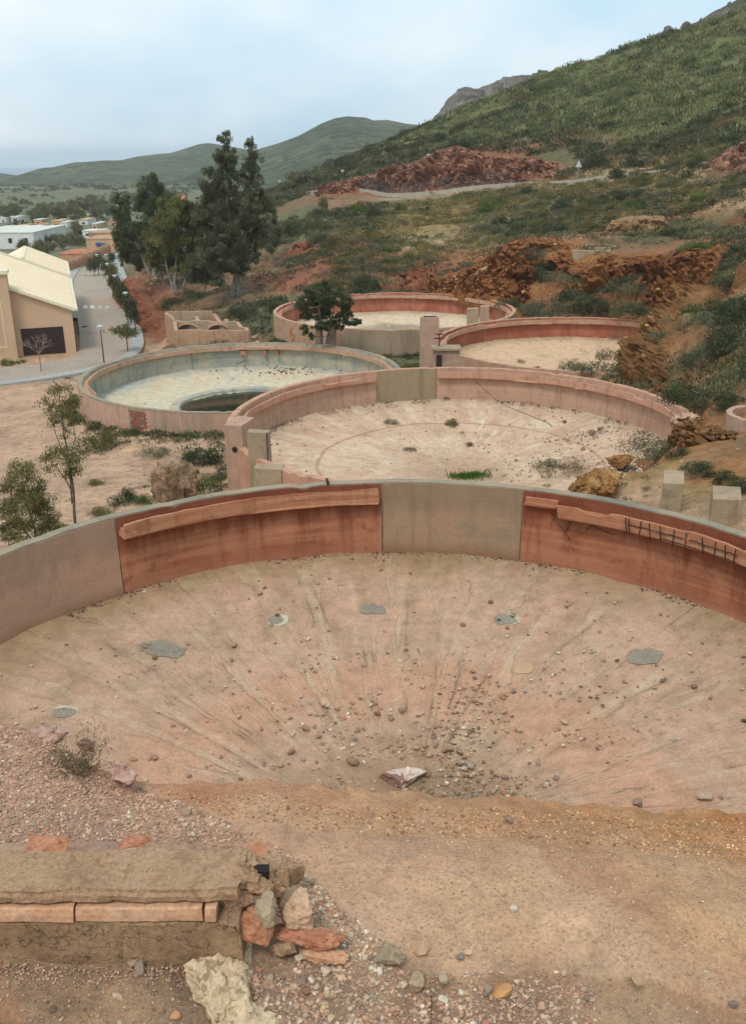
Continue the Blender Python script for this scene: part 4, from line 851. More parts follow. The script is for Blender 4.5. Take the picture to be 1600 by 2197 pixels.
G2 = wpoly([(560,2060),(800,2070),(900,2090),(1000,2088),(1200,2086),(1280,2130),(1270,2260),(520,2260),(540,2120)])
G3 = wpoly([(610,1845),(680,1890),(730,1950),(800,2000),(860,2050),(840,2080),(740,2060),(650,2000),(640,1900)])
G4 = wpoly([(-100,2035),(560,2045),(520,2260),(-100,2260)]); G5 = wpoly([(340,1695),(1650,1765),(1700,1860),(1100,1800),(500,1760)]); G6 = wpoly([(600,1760),(1700,1800),(1700,2260),(900,2100),(700,1900)])
DUST = STONECOL*.45+np.array(lin(184,146,122)[:3])*.55
parts = [gravel('g', G1, 11000, .0025, .0105, 1.0, DUST), gravel('g', G2, 5200, .0025, .012, .95, DUST*.6+STONECOL*.4), gravel('g', G3, 900, .004, .012), gravel('g', G4, 1100, .0022, .0085, .8), gravel('g', G5, 3500, .0025, .009, .95, np.array([lin(*c)[:3] for c in ((176,128,84),(190,146,100),(150,106,72),(204,170,130))])), gravel('g', G6, 8000, .0012, .006, 1.0, DUST*.7+STONECOL*.3)]
P_, S_, T_ = [np.concatenate([p[i] for p in parts]) for i in range(3)]
tag(scatter('gravel', PEB, P_, S_, M['stone'], T_, flat=0.85), 'mixed small gravel scattered over the earth bank in the foreground', 'gravel', kind='stuff')
def single_mesh(name, shape, mat, col, smooth=False):
    V, F = shape; o = mesh_np(name, V, F, mat, None, np.tile(np.array(col), (len(V), 1)), smooth); return o
def put(o, loc, size, rz=None, tilt=0.3):
    o.location = loc; o.scale = (size, size, size) if not hasattr(size, '__len__') else size
    o.rotation_euler = (random.uniform(-tilt, tilt), random.uniform(-tilt, tilt), random.uniform(0, 6.28) if rz is None else rz); return o
_proto = {}
def stone(name, loc, size, col=None, label=None, cat='stone', group=None, rz=None, tilt=0.3, shapes=ROCKS, seed=None):
    """one loose stone; look-alikes share mesh data"""
    i = random.randrange(len(shapes)) if seed is None else seed; j = random.randrange(len(STONECOL)) if col is None else tuple(col)
    key = (name, id(shapes), i, j)
    if key not in _proto:
        c = STONECOL[j] if isinstance(j, int) else tuple(.68*a_+.32*b_ for a_, b_ in zip(col[:3], lin(170, 140, 114)))
        o = single_mesh(name, shapes[i], M['stone'], c); _proto[key] = o.data
    else: o = bpy.data.objects.new(name, _proto[key]); COL.objects.link(o)
    put(o, loc, size, rz, tilt); return tag(o, label, cat, group)
def slant(p): return float(np.linalg.norm(p))
# individual pebbles in the foreground gravel
for poly, n, lab, grp in ((G1, 120, 'small rounded stone in the gravel on the left end of the earth bank', 'stones in the left gravel'), (G2, 100, 'small stone among the gravel along the bottom of the bank', 'stones in the bottom gravel'), (G3, 30, 'small stone beside the broken end of the masonry kerb', 'stones by the broken kerb end')):
    P, S, T = gravel('g', poly, n, .009, .0135)
    for p, s_ in zip(P, S*(1+.9*rng.random(len(S))**2*(poly is not G1))): stone('pebble', tuple(p), float(s_), None, lab, 'pebble', grp)
ST1 = [ # px, py, width px, colour, label
 (1078,2131,48,(184,132,74),'angular ochre stone standing in the bottom gravel of the bank'),(908,2042,40,(196,158,126),'rounded pinkish stone on the sand right of the broken kerb'),(986,2057,24,(108,102,104),'small dark grey stone next to a pink pebble on the sand'),
 (1003,2048,22,(196,162,140),'small pink pebble touching the dark grey stone on the sand'),(1098,1953,20,(214,204,190),'small white lump of plaster lying alone on the sand'),(250,2141,26,(204,180,150),'cream pebble on the dark dirt at lower left'),
 (285,2072,36,(150,132,110),'flat grey brown stone at the foot of the kerb'),(303,2080,36,(134,122,112),'blue grey slab stone leaning on another by the kerb foot'),(640,2060,28,(206,188,166),'pale angular stone just under the broken kerb end'),
 (1570,2159,22,(112,104,96),'grey stone at the lower right corner of the bank'),(1044,2130,30,(128,116,104),'grey stone left of the ochre stone in the bottom gravel'),(830,2070,22,(118,78,60),'dark reddish stone below the broken kerb end'),
 (815,2086,20,(214,202,184),'whitish stone in the gravel under the kerb rubble'),(402,1745,22,(160,134,114),'round brown stone at the edge of the left gravel'),(115,2170,18,(52,46,42),'black round pebble on the dirt at lower left'),(374,2184,26,(184,132,92),'orange brown stone near the cream boulder'),
 (1112,1762,0,(0,0,0),''),(1370,1727,26,(112,92,86),'dark purple stone on the right rim of the bank'),(1090,1762,24,(106,88,76),'flat dark stone on the crumbly rim of the bank'),(700,2090,30,(190,170,150),'pale stone in the gravel beside the cream boulder'),(1160,2165,26,(186,150,120),'tan stone in the bottom gravel left of the bare dirt'),
 (950,2110,34,(150,134,112),'grey beige stone in the middle of the bottom gravel'),(890,2120,60,(168,144,112),'knobbly beige conglomerate lump in the bottom gravel'),(1365,2110,40,(158,134,102),'flat tan slab showing through the dirt at lower right'),(660,2130,26,(120,74,56),'dark red stone between cream boulder and gravel')]
for x, y, w, c, lab in ST1:
    if not w: continue
    p = on_bank(x, y); r = w/2/FPX*slant(p)*1.12; stone('stone', (p[0], p[1], p[2]+r*0.35), r, lin(*c), lab)
# the broken masonry kerb: coping slab, two long clay tiles, cracked mortar face, rubble at its end
def slab(name, x0, x1, y0, y1, z0, z1, mat, parent, seed=0, nx=40, ny=8, amp=0.008, edge=0.012, endj=0.02):
    """rough closed slab with worn edges"""
    rows = []; prof = [(y0, z0), (y0, (z0+z1)/2), (y0+edge*.3, z1-edge*.3)]+[(y0+(y1-y0)*q, z1) for q in np.linspace(0.06, 0.94, ny)]+[(y1, z1-edge*.5), (y1, (z0+z1)/2), (y1, z0)]
    k = len(prof); V = []
    for i in range(nx+1):
        x = x0+(x1-x0)*i/nx
        for j, (yy, zz) in enumerate(prof): V.append((x, yy, zz))
    V = np.array(V, float); P = V.copy(); V[:, 1] += fbm(P, 9, 4, seed)*amp*2.4+np.where(P[:, 1] < (y0+y1)/2, np.round(fbm(P, 6, 2, seed+21)*3)/3*amp*1.2, 0); V[:, 2] += fbm(P, 16, 4, seed+3)*amp*1.2
    ends = (P[:, 0] < x0+1e-6) | (P[:, 0] > x1-1e-6); V[ends, 0] += fbm(P[ends]*7, 3, 3, seed+5)*endj
    f = [(i*k+j, i*k+(j+1) % k, (i+1)*k+(j+1) % k, (i+1)*k+j) for i in range(nx) for j in range(k)]+[tuple(range(k))[::-1], tuple(nx*k+j for j in range(k))]
    me = bpy.data.meshes.new(name); me.from_pydata(V.tolist(), [], f); me.update(); me.materials.append(mat)
    o = bpy.data.objects.new(name, me); COL.objects.link(o); o.parent = parent; return o
M['coping'] = m_mottle('lichened_cement', [lin(166,132,102), lin(184,148,116), lin(192,158,128)], 3, 90, bs=1.0, bd=0.012, spots=(lin(132,102,74), 22, 0.56, 0.4))
M['tile'] = m_mottle('clay_tile', [lin(184,138,104), lin(194,150,118), lin(200,164,132)], 9, 60, bs=0.5, bd=0.004)
M['mortar'] = m_mottle('dirty_mortar', [lin(138,108,82), lin(154,124,94), lin(166,136,104)], 5, 60, bs=0.9, bd=0.008, crack=3.0, crack_scale=4)
M['redbrick'] = m_mottle('broken_red_brick', [lin(160,102,74), lin(180,128,98), lin(158,96,70)], 10, 60, bs=0.6, bd=0.004)
M['creamrock'] = m_mottle('cream_travertine', [lin(222,194,156), lin(232,206,170), lin(208,178,142)], 6, 45, bs=1.0, bd=0.02, spots=(lin(150,128,98), 26, 0.58, 0.7))
M['darkcem'] = m_mottle('dark_cement', [lin(140,122,100), lin(156,138,114), lin(146,128,106)], 5, 60, bs=0.8, bd=0.008)
kb = empty('masonry_kerb', (-0.8, 2.0, -2.03)); tag(kb, 'broken masonry kerb with clay tile course and cracked mortar face at lower left', 'kerb')
K0 = (-0.8, 2.0, -2.03)
def kp(o):  # parts are built in world space, so hang them back from the kerb's base
    o.location = (-K0[0], -K0[1], -K0[2]); return o
def kx(px, py, z): return atZ(px, py, z)[0]
yT0, yT1 = atZ(300, 1912, -1.80)[1], atZ(300, 1818, -1.80)[1]
kp(slab('coping', -2.6, kx(520, 1870, -1.80), yT0, yT1, -1.834, -1.80, M['coping'], kb, 3, 420, 34, 0.008, 0.03))
xe = [kx(-420, 1945, -1.88), kx(168, 1945, -1.88), kx(174, 1945, -1.88), kx(440, 1945, -1.88)]
for a, b2 in ((-2.6, xe[0]-.004), (xe[0], xe[1]), (xe[2], xe[3]), (kx(446, 1945, -1.88), kx(470, 1945, -1.88))):
    kp(slab('clay_tile', a, b2, yT0-0.016, yT1-0.02, -1.886, -1.846, M['tile'], kb, int(a*10)+40, 36, 6, 0.004, 0.012, 0.012))
kp(slab('mortar_face', -2.6, kx(270, 2000, -1.95), yT0-0.012, yT1, -2.10, -1.892, M['mortar'], kb, 9, 60, 5, 0.006, 0.01, 0.006))
kp(slab('mortar_face', kx(273, 2000, -1.95), kx(520, 2010, -1.95), yT0-0.018, yT1, -2.10, -1.894, M['mortar'], kb, 19, 30, 5, 0.008, 0.012))
def chunk(name, px, py, w, hpx, mat, z, parent=None, seed=1, dep=0.8, label=None, cat=None, rz=0.0, shape=None, tilt=0.1, sink=0.25):
    V, F = shape or rock_shape(seed, ICO4, 0.35, 7); p = atZ(px, py, z); s = slant(p)/FPX
    V = V/np.abs(V).max(0); V = V*np.array([w*s/2, w*s/2*dep, hpx*s/2*1.05]); V = V*(1+.20*facet(V*16+seed, 1, seed)+.12*facet(V*42+seed, 1, seed+3)+.05*facet(V*110, 1, seed+4)+.04*fbm(V*200, 1, 3, seed))[:, None]
    o = mesh_np(name, V, F, mat, None, None, False); o.location = tuple(p); o.rotation_euler = (random.uniform(-tilt, tilt), random.uniform(-tilt, tilt), rz)
    if parent is not None: o.parent = parent; o.location = (p[0]-K0[0], p[1]-K0[1], p[2]-K0[2])
    return tag(o, label, cat)
chunk('mortar_lump', 545, 1882, 150, 120, M['coping'], -1.865, kb, 31, 0.75); chunk('mortar_lump', 500, 1872, 110, 96, M['coping'], -1.86, kb, 46, 0.9); chunk('mortar_lump', 500, 1925, 100, 80, M['coping'], -1.89, kb, 45, 0.7)
chunk('round_stone', 572, 1950, 52, 80, m_plain('smooth_grey_stone', lin(168, 150, 124), 0.8, 0.1, 20), -1.89, kb, 32, 0.7)
chunk('broken_brick', 548, 1985, 76, 80, M['redbrick'], -1.95, kb, 34, 0.8)
chunk('mortar_lump', 600, 1895, 36, 110, M['coping'], -1.90, kb, 35, 0.8)
chunk('pale_block', 632, 1955, 80, 100, m_mottle('pinkish_cement', [lin(188,152,122), lin(200,168,138), lin(180,144,116)], 8, 60, bs=0.6, bd=0.005), -1.96, kb, 36, 0.7)
chunk('broken_brick', 662, 2008, 160, 38, M['redbrick'], -2.02, kb, 37, 0.35, rz=-0.25)
chunk('mortar_slab', 612, 2032, 70, 26, M['coping'], -2.03, kb, 38, 0.5)
chunk('mortar_slab', 690, 2044, 104, 26, M['tile'], -2.05, kb, 39, 0.5, rz=-0.1)
chunk('mortar_lump', 628, 1875, 44, 50, M['coping'], -1.98, kb, 41, 0.8)
chunk('clay_tile', 100, 1808, 90, 18, M['redbrick'], -1.90, kb, 42, 0.8); chunk('clay_tile', 280, 1809, 62, 18, M['redbrick'], -1.90, kb, 43, 0.8); chunk('clay_tile', 545, 1822, 74, 16, M['redbrick'], -1.84, kb, 44, 0.7)
p = atZ(562, 1868, -1.815); q = MB(); q.box((p[0]-.004, p[1]+0.004, p[2]-0.012), (0.044, 0.03, 0.034)); o = q.build('iron_socket', m_plain('dark_socket_iron', (0.02, 0.012, 0.01, 1), 0.8, 0.2, 40), kb); kp(o)
# crumbs and dust heaped against the kerb, in front and behind
n_ = 2600; xk = rng.uniform(-1.6, kx(640, 1900, -2), n_); fr_ = rng.random(n_) < .55; yk = np.where(fr_, yT0-.03-np.abs(rng.normal(0, .035, n_)), yT1+.015+np.abs(rng.normal(0, .03, n_))); sk_ = rng.uniform(.0015, .007, n_); tag(scatter('crumbs', PEB, np.stack([xk, yk, led_z(xk, yk)+sk_*.4+np.where(fr_, np.exp(-((yT0-.03-yk)/.02)**2)*.006, .0)], 1), sk_, M['stone'], stone_tint(n_, .9, DUST), flat=.8), 'fine crumbs fallen along both sides of the masonry kerb', 'crumbs', kind='stuff')
n_ = 500; xk = rng.uniform(-1.6, kx(520, 1870, -1.8), n_); yk = yT0+.02+(yT1-yT0-.03)*rng.random(n_)**.6; tag(scatter('crumbs', PEB, np.stack([xk, yk, xk*0-1.797], 1), rng.uniform(.001, .0035, n_), M['stone'], stone_tint(n_, .9, DUST), flat=.8), 'tiny crumbs lying on top of the masonry kerb', 'crumbs', kind='stuff')
chunk('boulder', 480, 2130, 175, 120, M['creamrock'], -2.075, None, 51, 1.5, 'pitted cream coloured rock with flat top at the bottom edge', 'boulder', shape=rock_shape(51, ICO4, 0.5, 5))
chunk('boulder', 540, 2205, 170, 50, M['creamrock'], -2.08, None, 52, 0.9, 'second cream rock right of the big cream rock, cut by the picture edge', 'boulder')
chunk('rubble_slab', 770, 2125, 150, 30, M['darkcem'], -2.10, None, 53, 0.9, 'dark grey cement slab lying between gravel and cream rocks', 'rubble', rz=-0.5)
chunk('boulder', 700, 2168, 90, 30, m_mottle('yellow_cracked_rock', [lin(186,160,116), lin(208,182,136), lin(180,142,88)], 8, 50, bs=0.8, bd=0.01, crack=2, crack_scale=8), -2.09, None, 54, 0.9, 'cracked yellowish rock at the bottom edge beside dark cement', 'boulder')
chunk('rubble_slab', 835, 2052, 70, 34, M['darkcem'], -2.06, None, 55, 0.8, 'weathered grey fragment beside the kerb rubble', 'rubble', rz=-0.6)
chunk('boulder', 1470, 1790, 1, 1, M['redclay'], -2.3, None, 56) if False else None
# pinkish rocks on the left end of the bank
for i, (x, y, w, hh, lab) in enumerate(((18, 1590, 90, 50, 'dark reddish rock at the far left of the bank'), (95, 1572, 80, 44, 'pinkish streaked rock behind the dry bush on the bank'), (265, 1662, 52, 26, 'pink and white rock at the rim right of the dry bush'), (190, 1590, 40, 26, 'small purple rock behind the dry bush'))):
    chunk('rock', x, y+8, w, hh, m_mottle('pink_rock_%s' % 'abcd'[i], [lin(150,104,92), lin(186,150,134), lin(206,180,162)], 7, 50, bs=0.8, bd=0.01, spots=(lin(112,72,70), 10, 0.56, 0.8)), -1.99-0.02*i, None, 60+i, 0.8, lab, 'rock')
# dry bush on the bank: bare branching twigs with a few leaves
def twig_bush(name, base, size, n, mat, leafmat, label, cat='bush', seed=3, spread=1.0, leaves=200, leaf=(0.02, 0.006), rad=0.0022, upb=0.5):
    r = random.Random(seed); root = empty(name, base); q = MB(); tips = []
    for i in range(n):
        a = r.uniform(0, 6.28); e = r.uniform(0.05, 1.2)*upb*1.6; L = size*r.uniform(0.45, 1.15)
        d = Vector((math.cos(a)*math.cos(e)*spread, math.sin(a)*math.cos(e)*spread, math.sin(e))); p = Vector((r.uniform(-.25, .25)*size, r.uniform(-.2, .2)*size, 0)); pts = [p.copy()]
        for k in range(6):
            d = (d+Vector((r.gauss(0, .25), r.gauss(0, .25), r.gauss(0.03, .2)))).normalized(); p = p+d*L/6; p.z = max(p.z, 0.004); pts.append(p.copy())
            if k > 1 and r.random() < 0.6:
                dd = (d+Vector((r.gauss(0, .7), r.gauss(0, .7), r.gauss(0, .5)))).normalized(); e2 = [p.copy(), p+dd*L*.15, p+dd*L*.15+Vector((r.gauss(0, .3), r.gauss(0, .3), r.gauss(0.1, .3)))*L*.2]
                for v in e2: v.z = max(v.z, 0.003)
                q.tube(e2, [rad*.7, rad*.5, rad*.25], 3, False); tips.append(e2[-1])
        q.tube(pts, [rad*(1-k*.13) for k in range(7)], 4, False); tips.append(p)
    q.build('branches', mat, root)
    if leaves:
        t = np.array([tuple(v) for v in tips]); C = t[rng.integers(0, len(t), leaves)]+rng.normal(0, size*0.07, (leaves, 3)); C[:, 2] = np.abs(C[:, 2])
        V, F, T = leaf_cards(C, leaf[0], leaf[1], None, 0, np.ones((leaves, 3))*rng.uniform(.7, 1.3, (leaves, 1))); mesh_np('leaves', V, F, leafmat, root, T)
    return tag(root, label, cat)
M['twig'] = m_plain('dry_twigs', lin(124, 104, 82), 0.9, 0.3, 60)
M['leaf_olive'] = m_leaf('olive_leaf', lin(98,102,62), lin(116,114,74)); M['leaf_dark'] = m_leaf('dark_green_leaf', lin(76,88,64), lin(90,98,72)); M['leaf_grey'] = m_leaf('grey_green_leaf', lin(108,114,94), lin(122,122,100))
M['leaf_dry'] = m_leaf('dry_brown_leaf', lin(136,120,90), lin(122,108,84)); M['leaf_fresh'] = m_leaf('fresh_green_leaf', lin(84,112,50), lin(104,124,60)); M['leaf_euc'] = m_leaf('eucalyptus_leaf', lin(90,102,74), lin(104,110,80), 0.4)
p = on_bank(170, 1650); twig_bush('dry_bush', (p[0], p[1], p[2]-0.01), 0.15, 90, M['twig'], M['leaf_olive'], 'dry tangled bush of bare twigs on the left end of the bank', leaves=420, leaf=(0.012, 0.004), rad=0.0016, upb=0.55)
for q_ in ((120,1600),(215,1600),(250,1590)):
    pass

# ------------------------------------------------------------------ loose stones and debris on the tank floors
def tank_dxyz(t, x, y):
    cx, cy, _ = TK[t]; return float(floor_z(t, x, y))+0.01
def floor_pebbles(t, n, s0, s1, cen, sig, uni, label, pal=None, k=1.0):
    cx, cy, _ = TK[t]; m = int(n*uni)
    a = rng.uniform(0, 2*pi, m); r = 9.8*np.sqrt(rng.random(m)); X = cx+r*np.cos(a); Y = cy+r*np.sin(a)
    if n-m: X = np.r_[X, cen[0]+rng.normal(0, sig[0], n-m)]; Y = np.r_[Y, cen[1]+rng.normal(0, sig[1], n-m)]
    keep = np.hypot(X-cx, Y-cy) < 9.8; X, Y = X[keep], Y[keep]; clump = fbm(np.stack([X, Y, X*0], -1), 1.3, 3, 90+t) > rng.normal(-0.05, 0.18, len(X)); X, Y = X[clump], Y[clump]
    s = s0*(s1/s0)**(rng.random(len(X))**2.5); P = np.stack([X, Y, floor_z(t, X, Y)+s*.4], 1)
    return tag(scatter('debris', PEB, P, s, M['stone'], stone_tint(len(X), k, pal), flat=0.8), label, 'debris', kind='stuff')
c1 = on_floor(1, 880, 1620)
floor_pebbles(1, 12000, 0.010, 0.075, c1, (2.3, 1.6), 0.28, 'small stones and grit washed towards the middle of the nearest tank floor', k=0.85)
floor_pebbles(2, 4200, 0.02, 0.10, on_floor(2, 1270, 965), (2.8, 2.2), 0.22, 'grit and small rubble scattered over the pink walled tank floor', k=0.8)
floor_pebbles(3, 900, 0.03, 0.16, on_floor(3, 650, 792), (2.6, .9), 0.2, 'dark litter scattered on the chalky floor of the tank with the pool', k=0.5)
floor_pebbles(4, 700, 0.03, 0.09, on_floor(4, 1220, 740), (4, 3), 0.5, 'small stones scattered on the sandy tank floor at right', k=0.7)
BIG = [(1053,1295,17,(120,70,62),'dark red stone lying near the far wall of the nearest tank'),(993,1346,16,(134,92,62),'brown stone alone on the floor right of the tank axis'),(870,1397,13,(120,84,72),'dark stone on the orange part of the nearest tank floor'),
 (1050,1453,15,(196,176,168),'whitish pink stone on the orange floor of the nearest tank'),(1075,1497,22,(190,146,98),'tan block shaped stone right of the tank centre'),(1489,1478,18,(112,70,68),'purple stone on the right part of the nearest tank floor'),
 (1507,1718,38,(168,150,130),'large grey striped boulder close to the right rim of the bank'),(1545,1716,14,(104,92,90),'small grey stone touching the grey striped boulder'),(1363,1728,26,(108,90,88),'dark stone half sunk at the tank floor near the right of the bank'),
 (862,1531,22,(140,112,96),'reddish grey stone at the upper end of the central rubble'),(808,1535,18,(90,76,68),'dark stone at the left of the central rubble'),(654,1568,24,(132,112,94),'brown grey stone in the left rubble patch of the nearest tank'),
 (685,1584,16,(150,110,92),'reddish stone just right of the left rubble patch'),(838,1545,18,(126,102,88),'brown stone between the central rubble and the dark stone'),(755,1642,30,(122,96,76),'large brown clod at the foot of the left central rubble'),
 (712,1440,10,(176,152,136),'pale stone on the radial crack left of the axis'),(625,1618,20,(140,98,72),'rusty brown stone left of the central clod'),(603,1645,16,(168,142,120),'beige stone near the bank rim left of the clod'),
 (958,1614,30,(148,118,90),'ochre brown stone right of the central rubble'),(985,1618,24,(120,100,82),'dark brown stone beside the ochre brown one'),(915,1662,26,(118,92,72),'dark brown stone right of the pink boulder'),
 (1000,1668,18,(150,128,108),'beige stone between pink boulder and bank rim'),(1172,1687,14,(196,180,162),'pale stone on the right of the floor close to the bank rim'),(330,1630,20,(150,112,86),'brown stone left of centre near the red stained bank rim'),
 (288,1633,16,(158,130,100),'tan stone beside the brown stone near the bank rim'),(446,1551,10,(196,96,66),'small bright red brick bit on the left floor'),(739,1543,11,(200,96,66),'bright orange brick piece left of the central rubble'),(1138,1462,10,(222,206,196),'small white stone right of the tan cement patch'),
 (1185,1452,10,(214,200,186),'white stone above the middle of the right floor'),(1252,1402,12,(200,182,160),'pale flat stone left of the right cement patch'),(1322,1420,12,(116,70,60),'dark red pebble left below the right cement patch'),(1267,1404,8,(150,110,86),'brown pebble by the pale flat stone'),
 (1292,1518,13,(96,66,56),'dark maroon stone on the middle right floor'),(1280,1608,13,(120,88,72),'brown stone on the lower right floor'),(1312,1595,10,(136,96,70),'rusty stone on the lower right floor'),(1302,1641,12,(92,64,54),'dark brown stone just above the long crack'),
 (1198,1568,10,(150,96,66),'orange brown stone in the pink streaks right of centre'),(1480,1404,10,(206,186,158),'pale flat chip on the far right floor'),(1590,1482,12,(186,170,140),'beige stone at the right edge of the picture'),(600,1308,9,(150,120,96),'brown pebble by the weed tuft patch'),
 (334,1414,14,(110,82,60),'brown stone touching the largest cement patch'),(557,1277,18,(176,130,100),'orange stone resting against the foot of the red wall'),(311,1272,10,(206,188,160),'pale pebble at the foot of the red wall'),(706,1356,10,(140,110,88),'brown pebble on the upper left radial crack')]
for x, y, w, c, lab in BIG:
    p = on_floor(1, x, y); r = w/2/FPX*slant(p)*1.1; stone('stone', (p[0], p[1], tank_dxyz(1, p[0], p[1])+r*.45), r, lin(*c), lab)
p = on_floor(1, 868, 1680); V, F = rock_shape(77, ICO4, 0.45, 5); V = V*(1+.18*facet(V, 2, 5)+.09*facet(V, 5, 6)+.03*fbm(V, 14, 3, 7))[:, None]; o = mesh_np('boulder', V*np.array([1.3, .8, .7]), F, m_mottle('pink_white_rock', [lin(190,158,146), lin(214,196,180), lin(150,104,92)], 3.2, 24, bs=0.9, bd=0.03, spots=(lin(120,78,70), 4, 0.55, 0.8)))
o.location = (p[0], p[1], p[2]+.12); o.scale = (.34, .34, .34); tag(o, 'largest pink and white boulder in the middle of the nearest tank', 'boulder')
for k in range(170):
    d = random.random()
    if d < .7: x, y = c1[0]+random.gauss(0, 1.9), c1[1]+random.gauss(0, 1.5)
    else: a, r = random.uniform(0, 6.28), 9.5*math.sqrt(random.random()); x, y = TK[1][0]+r*math.cos(a), TK[1][1]+r*math.sin(a)
    if math.hypot(x-TK[1][0], y-TK[1][1]) > 9.6: continue
    z = tank_dxyz(1, x, y); s_ = random.uniform(0.035, 0.10)*(1 if d < .7 else .55)
    if d < .7: stone('stone', (x, y, z+s_*.4), s_, None, 'small brown or grey stone in the rubble around the centre of the nearest tank', 'stone', 'rubble at the centre of the nearest tank')
    else: stone('stone', (x, y, z+s_*.4), s_, None, 'small single stone lying on the open floor of the nearest tank', 'stone', 'scattered stones on the nearest tank floor')
for x, y, w, c, lab in ((1268,934,18,(96,66,48),'larger dark brown stone on the pink walled tank floor'),(1285,924,14,(104,74,56),'second dark brown stone just behind the larger one'),(1143,865,10,(96,66,50),'dark stone at the foot of the pink wall'),(1210,907,11,(110,82,60),'brown stone left of the dark stones in the pink tank'),
   (1325,906,10,(120,78,56),'rusty stone near the shrub in the pink tank'),(1250,966,12,(110,84,62),'brown stone just above the spiky shrub in the pink tank'),(1295,885,14,(126,104,80),'rubble stone under the stained part of the pink wall'),(1107,990,9,(120,92,70),'small dark stone near the green grass patch')):
    p = on_floor(2, x, y); r = w/2/FPX*slant(p)*1.2; stone('stone', (p[0], p[1], p[2]+r*.5), r, lin(*c), lab)
# litter line at the foot of the near wall
A = rng.uniform(R_(10), R_(150), 700); rr = TR-.36-np.abs(rng.normal(0, .10, 700)); g = fbm(np.stack([A*TR, A*0, A*0], -1), 0.9, 3, 5) > -0.05; A, rr = A[g], rr[g]
X, Y = TK[1][0]+rr*np.cos(A), TK[1][1]+rr*np.sin(A); tag(scatter('debris', PEB, np.stack([X, Y, floor_z(1, X, Y)+.02], 1), rng.uniform(.012, .05, len(A)), M['stone'], stone_tint(len(A), .35), flat=.5), 'dark crumbs along the foot of the near tank wall', 'debris', kind='stuff')
A = rng.uniform(R_(15), R_(175), 900); rr = TR-.4-np.abs(rng.normal(0, .28, 900)); g = fbm(np.stack([A*TR, A*0, A*0], -1), 0.7, 3, 15) > 0.0; A, rr = A[g], rr[g]
X, Y = TK[2][0]+rr*np.cos(A), TK[2][1]+rr*np.sin(A); tag(scatter('debris', PEB, np.stack([X, Y, floor_z(2, X, Y)+.03], 1), rng.uniform(.02, .08, len(A)), M['stone'], stone_tint(len(A), .5), flat=.5), 'fallen crumbs along the foot of the pink tank wall', 'debris', kind='stuff')

# ------------------------------------------------------------------ ray casting onto the terrain
_Ys = np.concatenate([np.arange(18, 60, .35), np.arange(60, 140, .7), np.arange(140, 420, 2.5)])
def on_ground(px, py, ymin=18):
    d = ray(px, py); Y = _Ys[_Ys >= ymin]; X = d[0]/d[1]*Y; Z = d[2]/d[1]*Y; g = h(X, Y); b = np.nonzero(Z <= g)[0]
    i = b[0] if len(b) else len(Y)-1
    return np.array([X[i], Y[i], float(g[i])])

# ------------------------------------------------------------------ shrubs
SH = {}
def shrub_kind(key, mat, seeds, **kw): kw['n'] = int(kw['n']*2.2); kw['leaf'] = (kw['leaf'][0]*.62, kw['leaf'][1]*.72); SH[key] = [shrub_mesh('shrub', mat, s_, **kw).data for s_ in seeds]
shrub_kind('grey', M['leaf_grey'], (1, 2, 3), n=1500, leaf=(0.10, 0.030), clumps=22)
shrub_kind('dark', M['leaf_dark'], (4, 5, 6), n=1600, leaf=(0.11, 0.045), clumps=20, h=0.75)
shrub_kind('olive', M['leaf_olive'], (7, 8), n=1500, leaf=(0.10, 0.035), clumps=20)
shrub_kind('dry', M['leaf_dry'], (9, 10), n=1200, leaf=(0.14, 0.016), clumps=16, spiky=0.4)
shrub_kind('green', M['leaf_fresh'], (11, 12), n=1300, leaf=(0.12, 0.04), clumps=16)
for o in [o for o in bpy.data.objects if o.name.startswith('shrub')]: bpy.data.objects.remove(o)
KN = {'grey': 'grey green', 'dark': 'dark green', 'olive': 'olive green', 'dry': 'dry brown', 'green': 'fresh green'}
def shrub(loc, r, kind, label, group=None, squash=1.0, cat='shrub'):
    o = bpy.data.objects.new('shrub', random.choice(SH[kind])); COL.objects.link(o); o.location = (loc[0], loc[1], loc[2]-0.06*r)
    o.scale = (r, r*random.uniform(.85, 1.15), r*random.uniform(.85, 1.2)*squash); o.rotation_euler = (0, 0, random.uniform(0, 6.28)); return tag(o, label, cat, group)
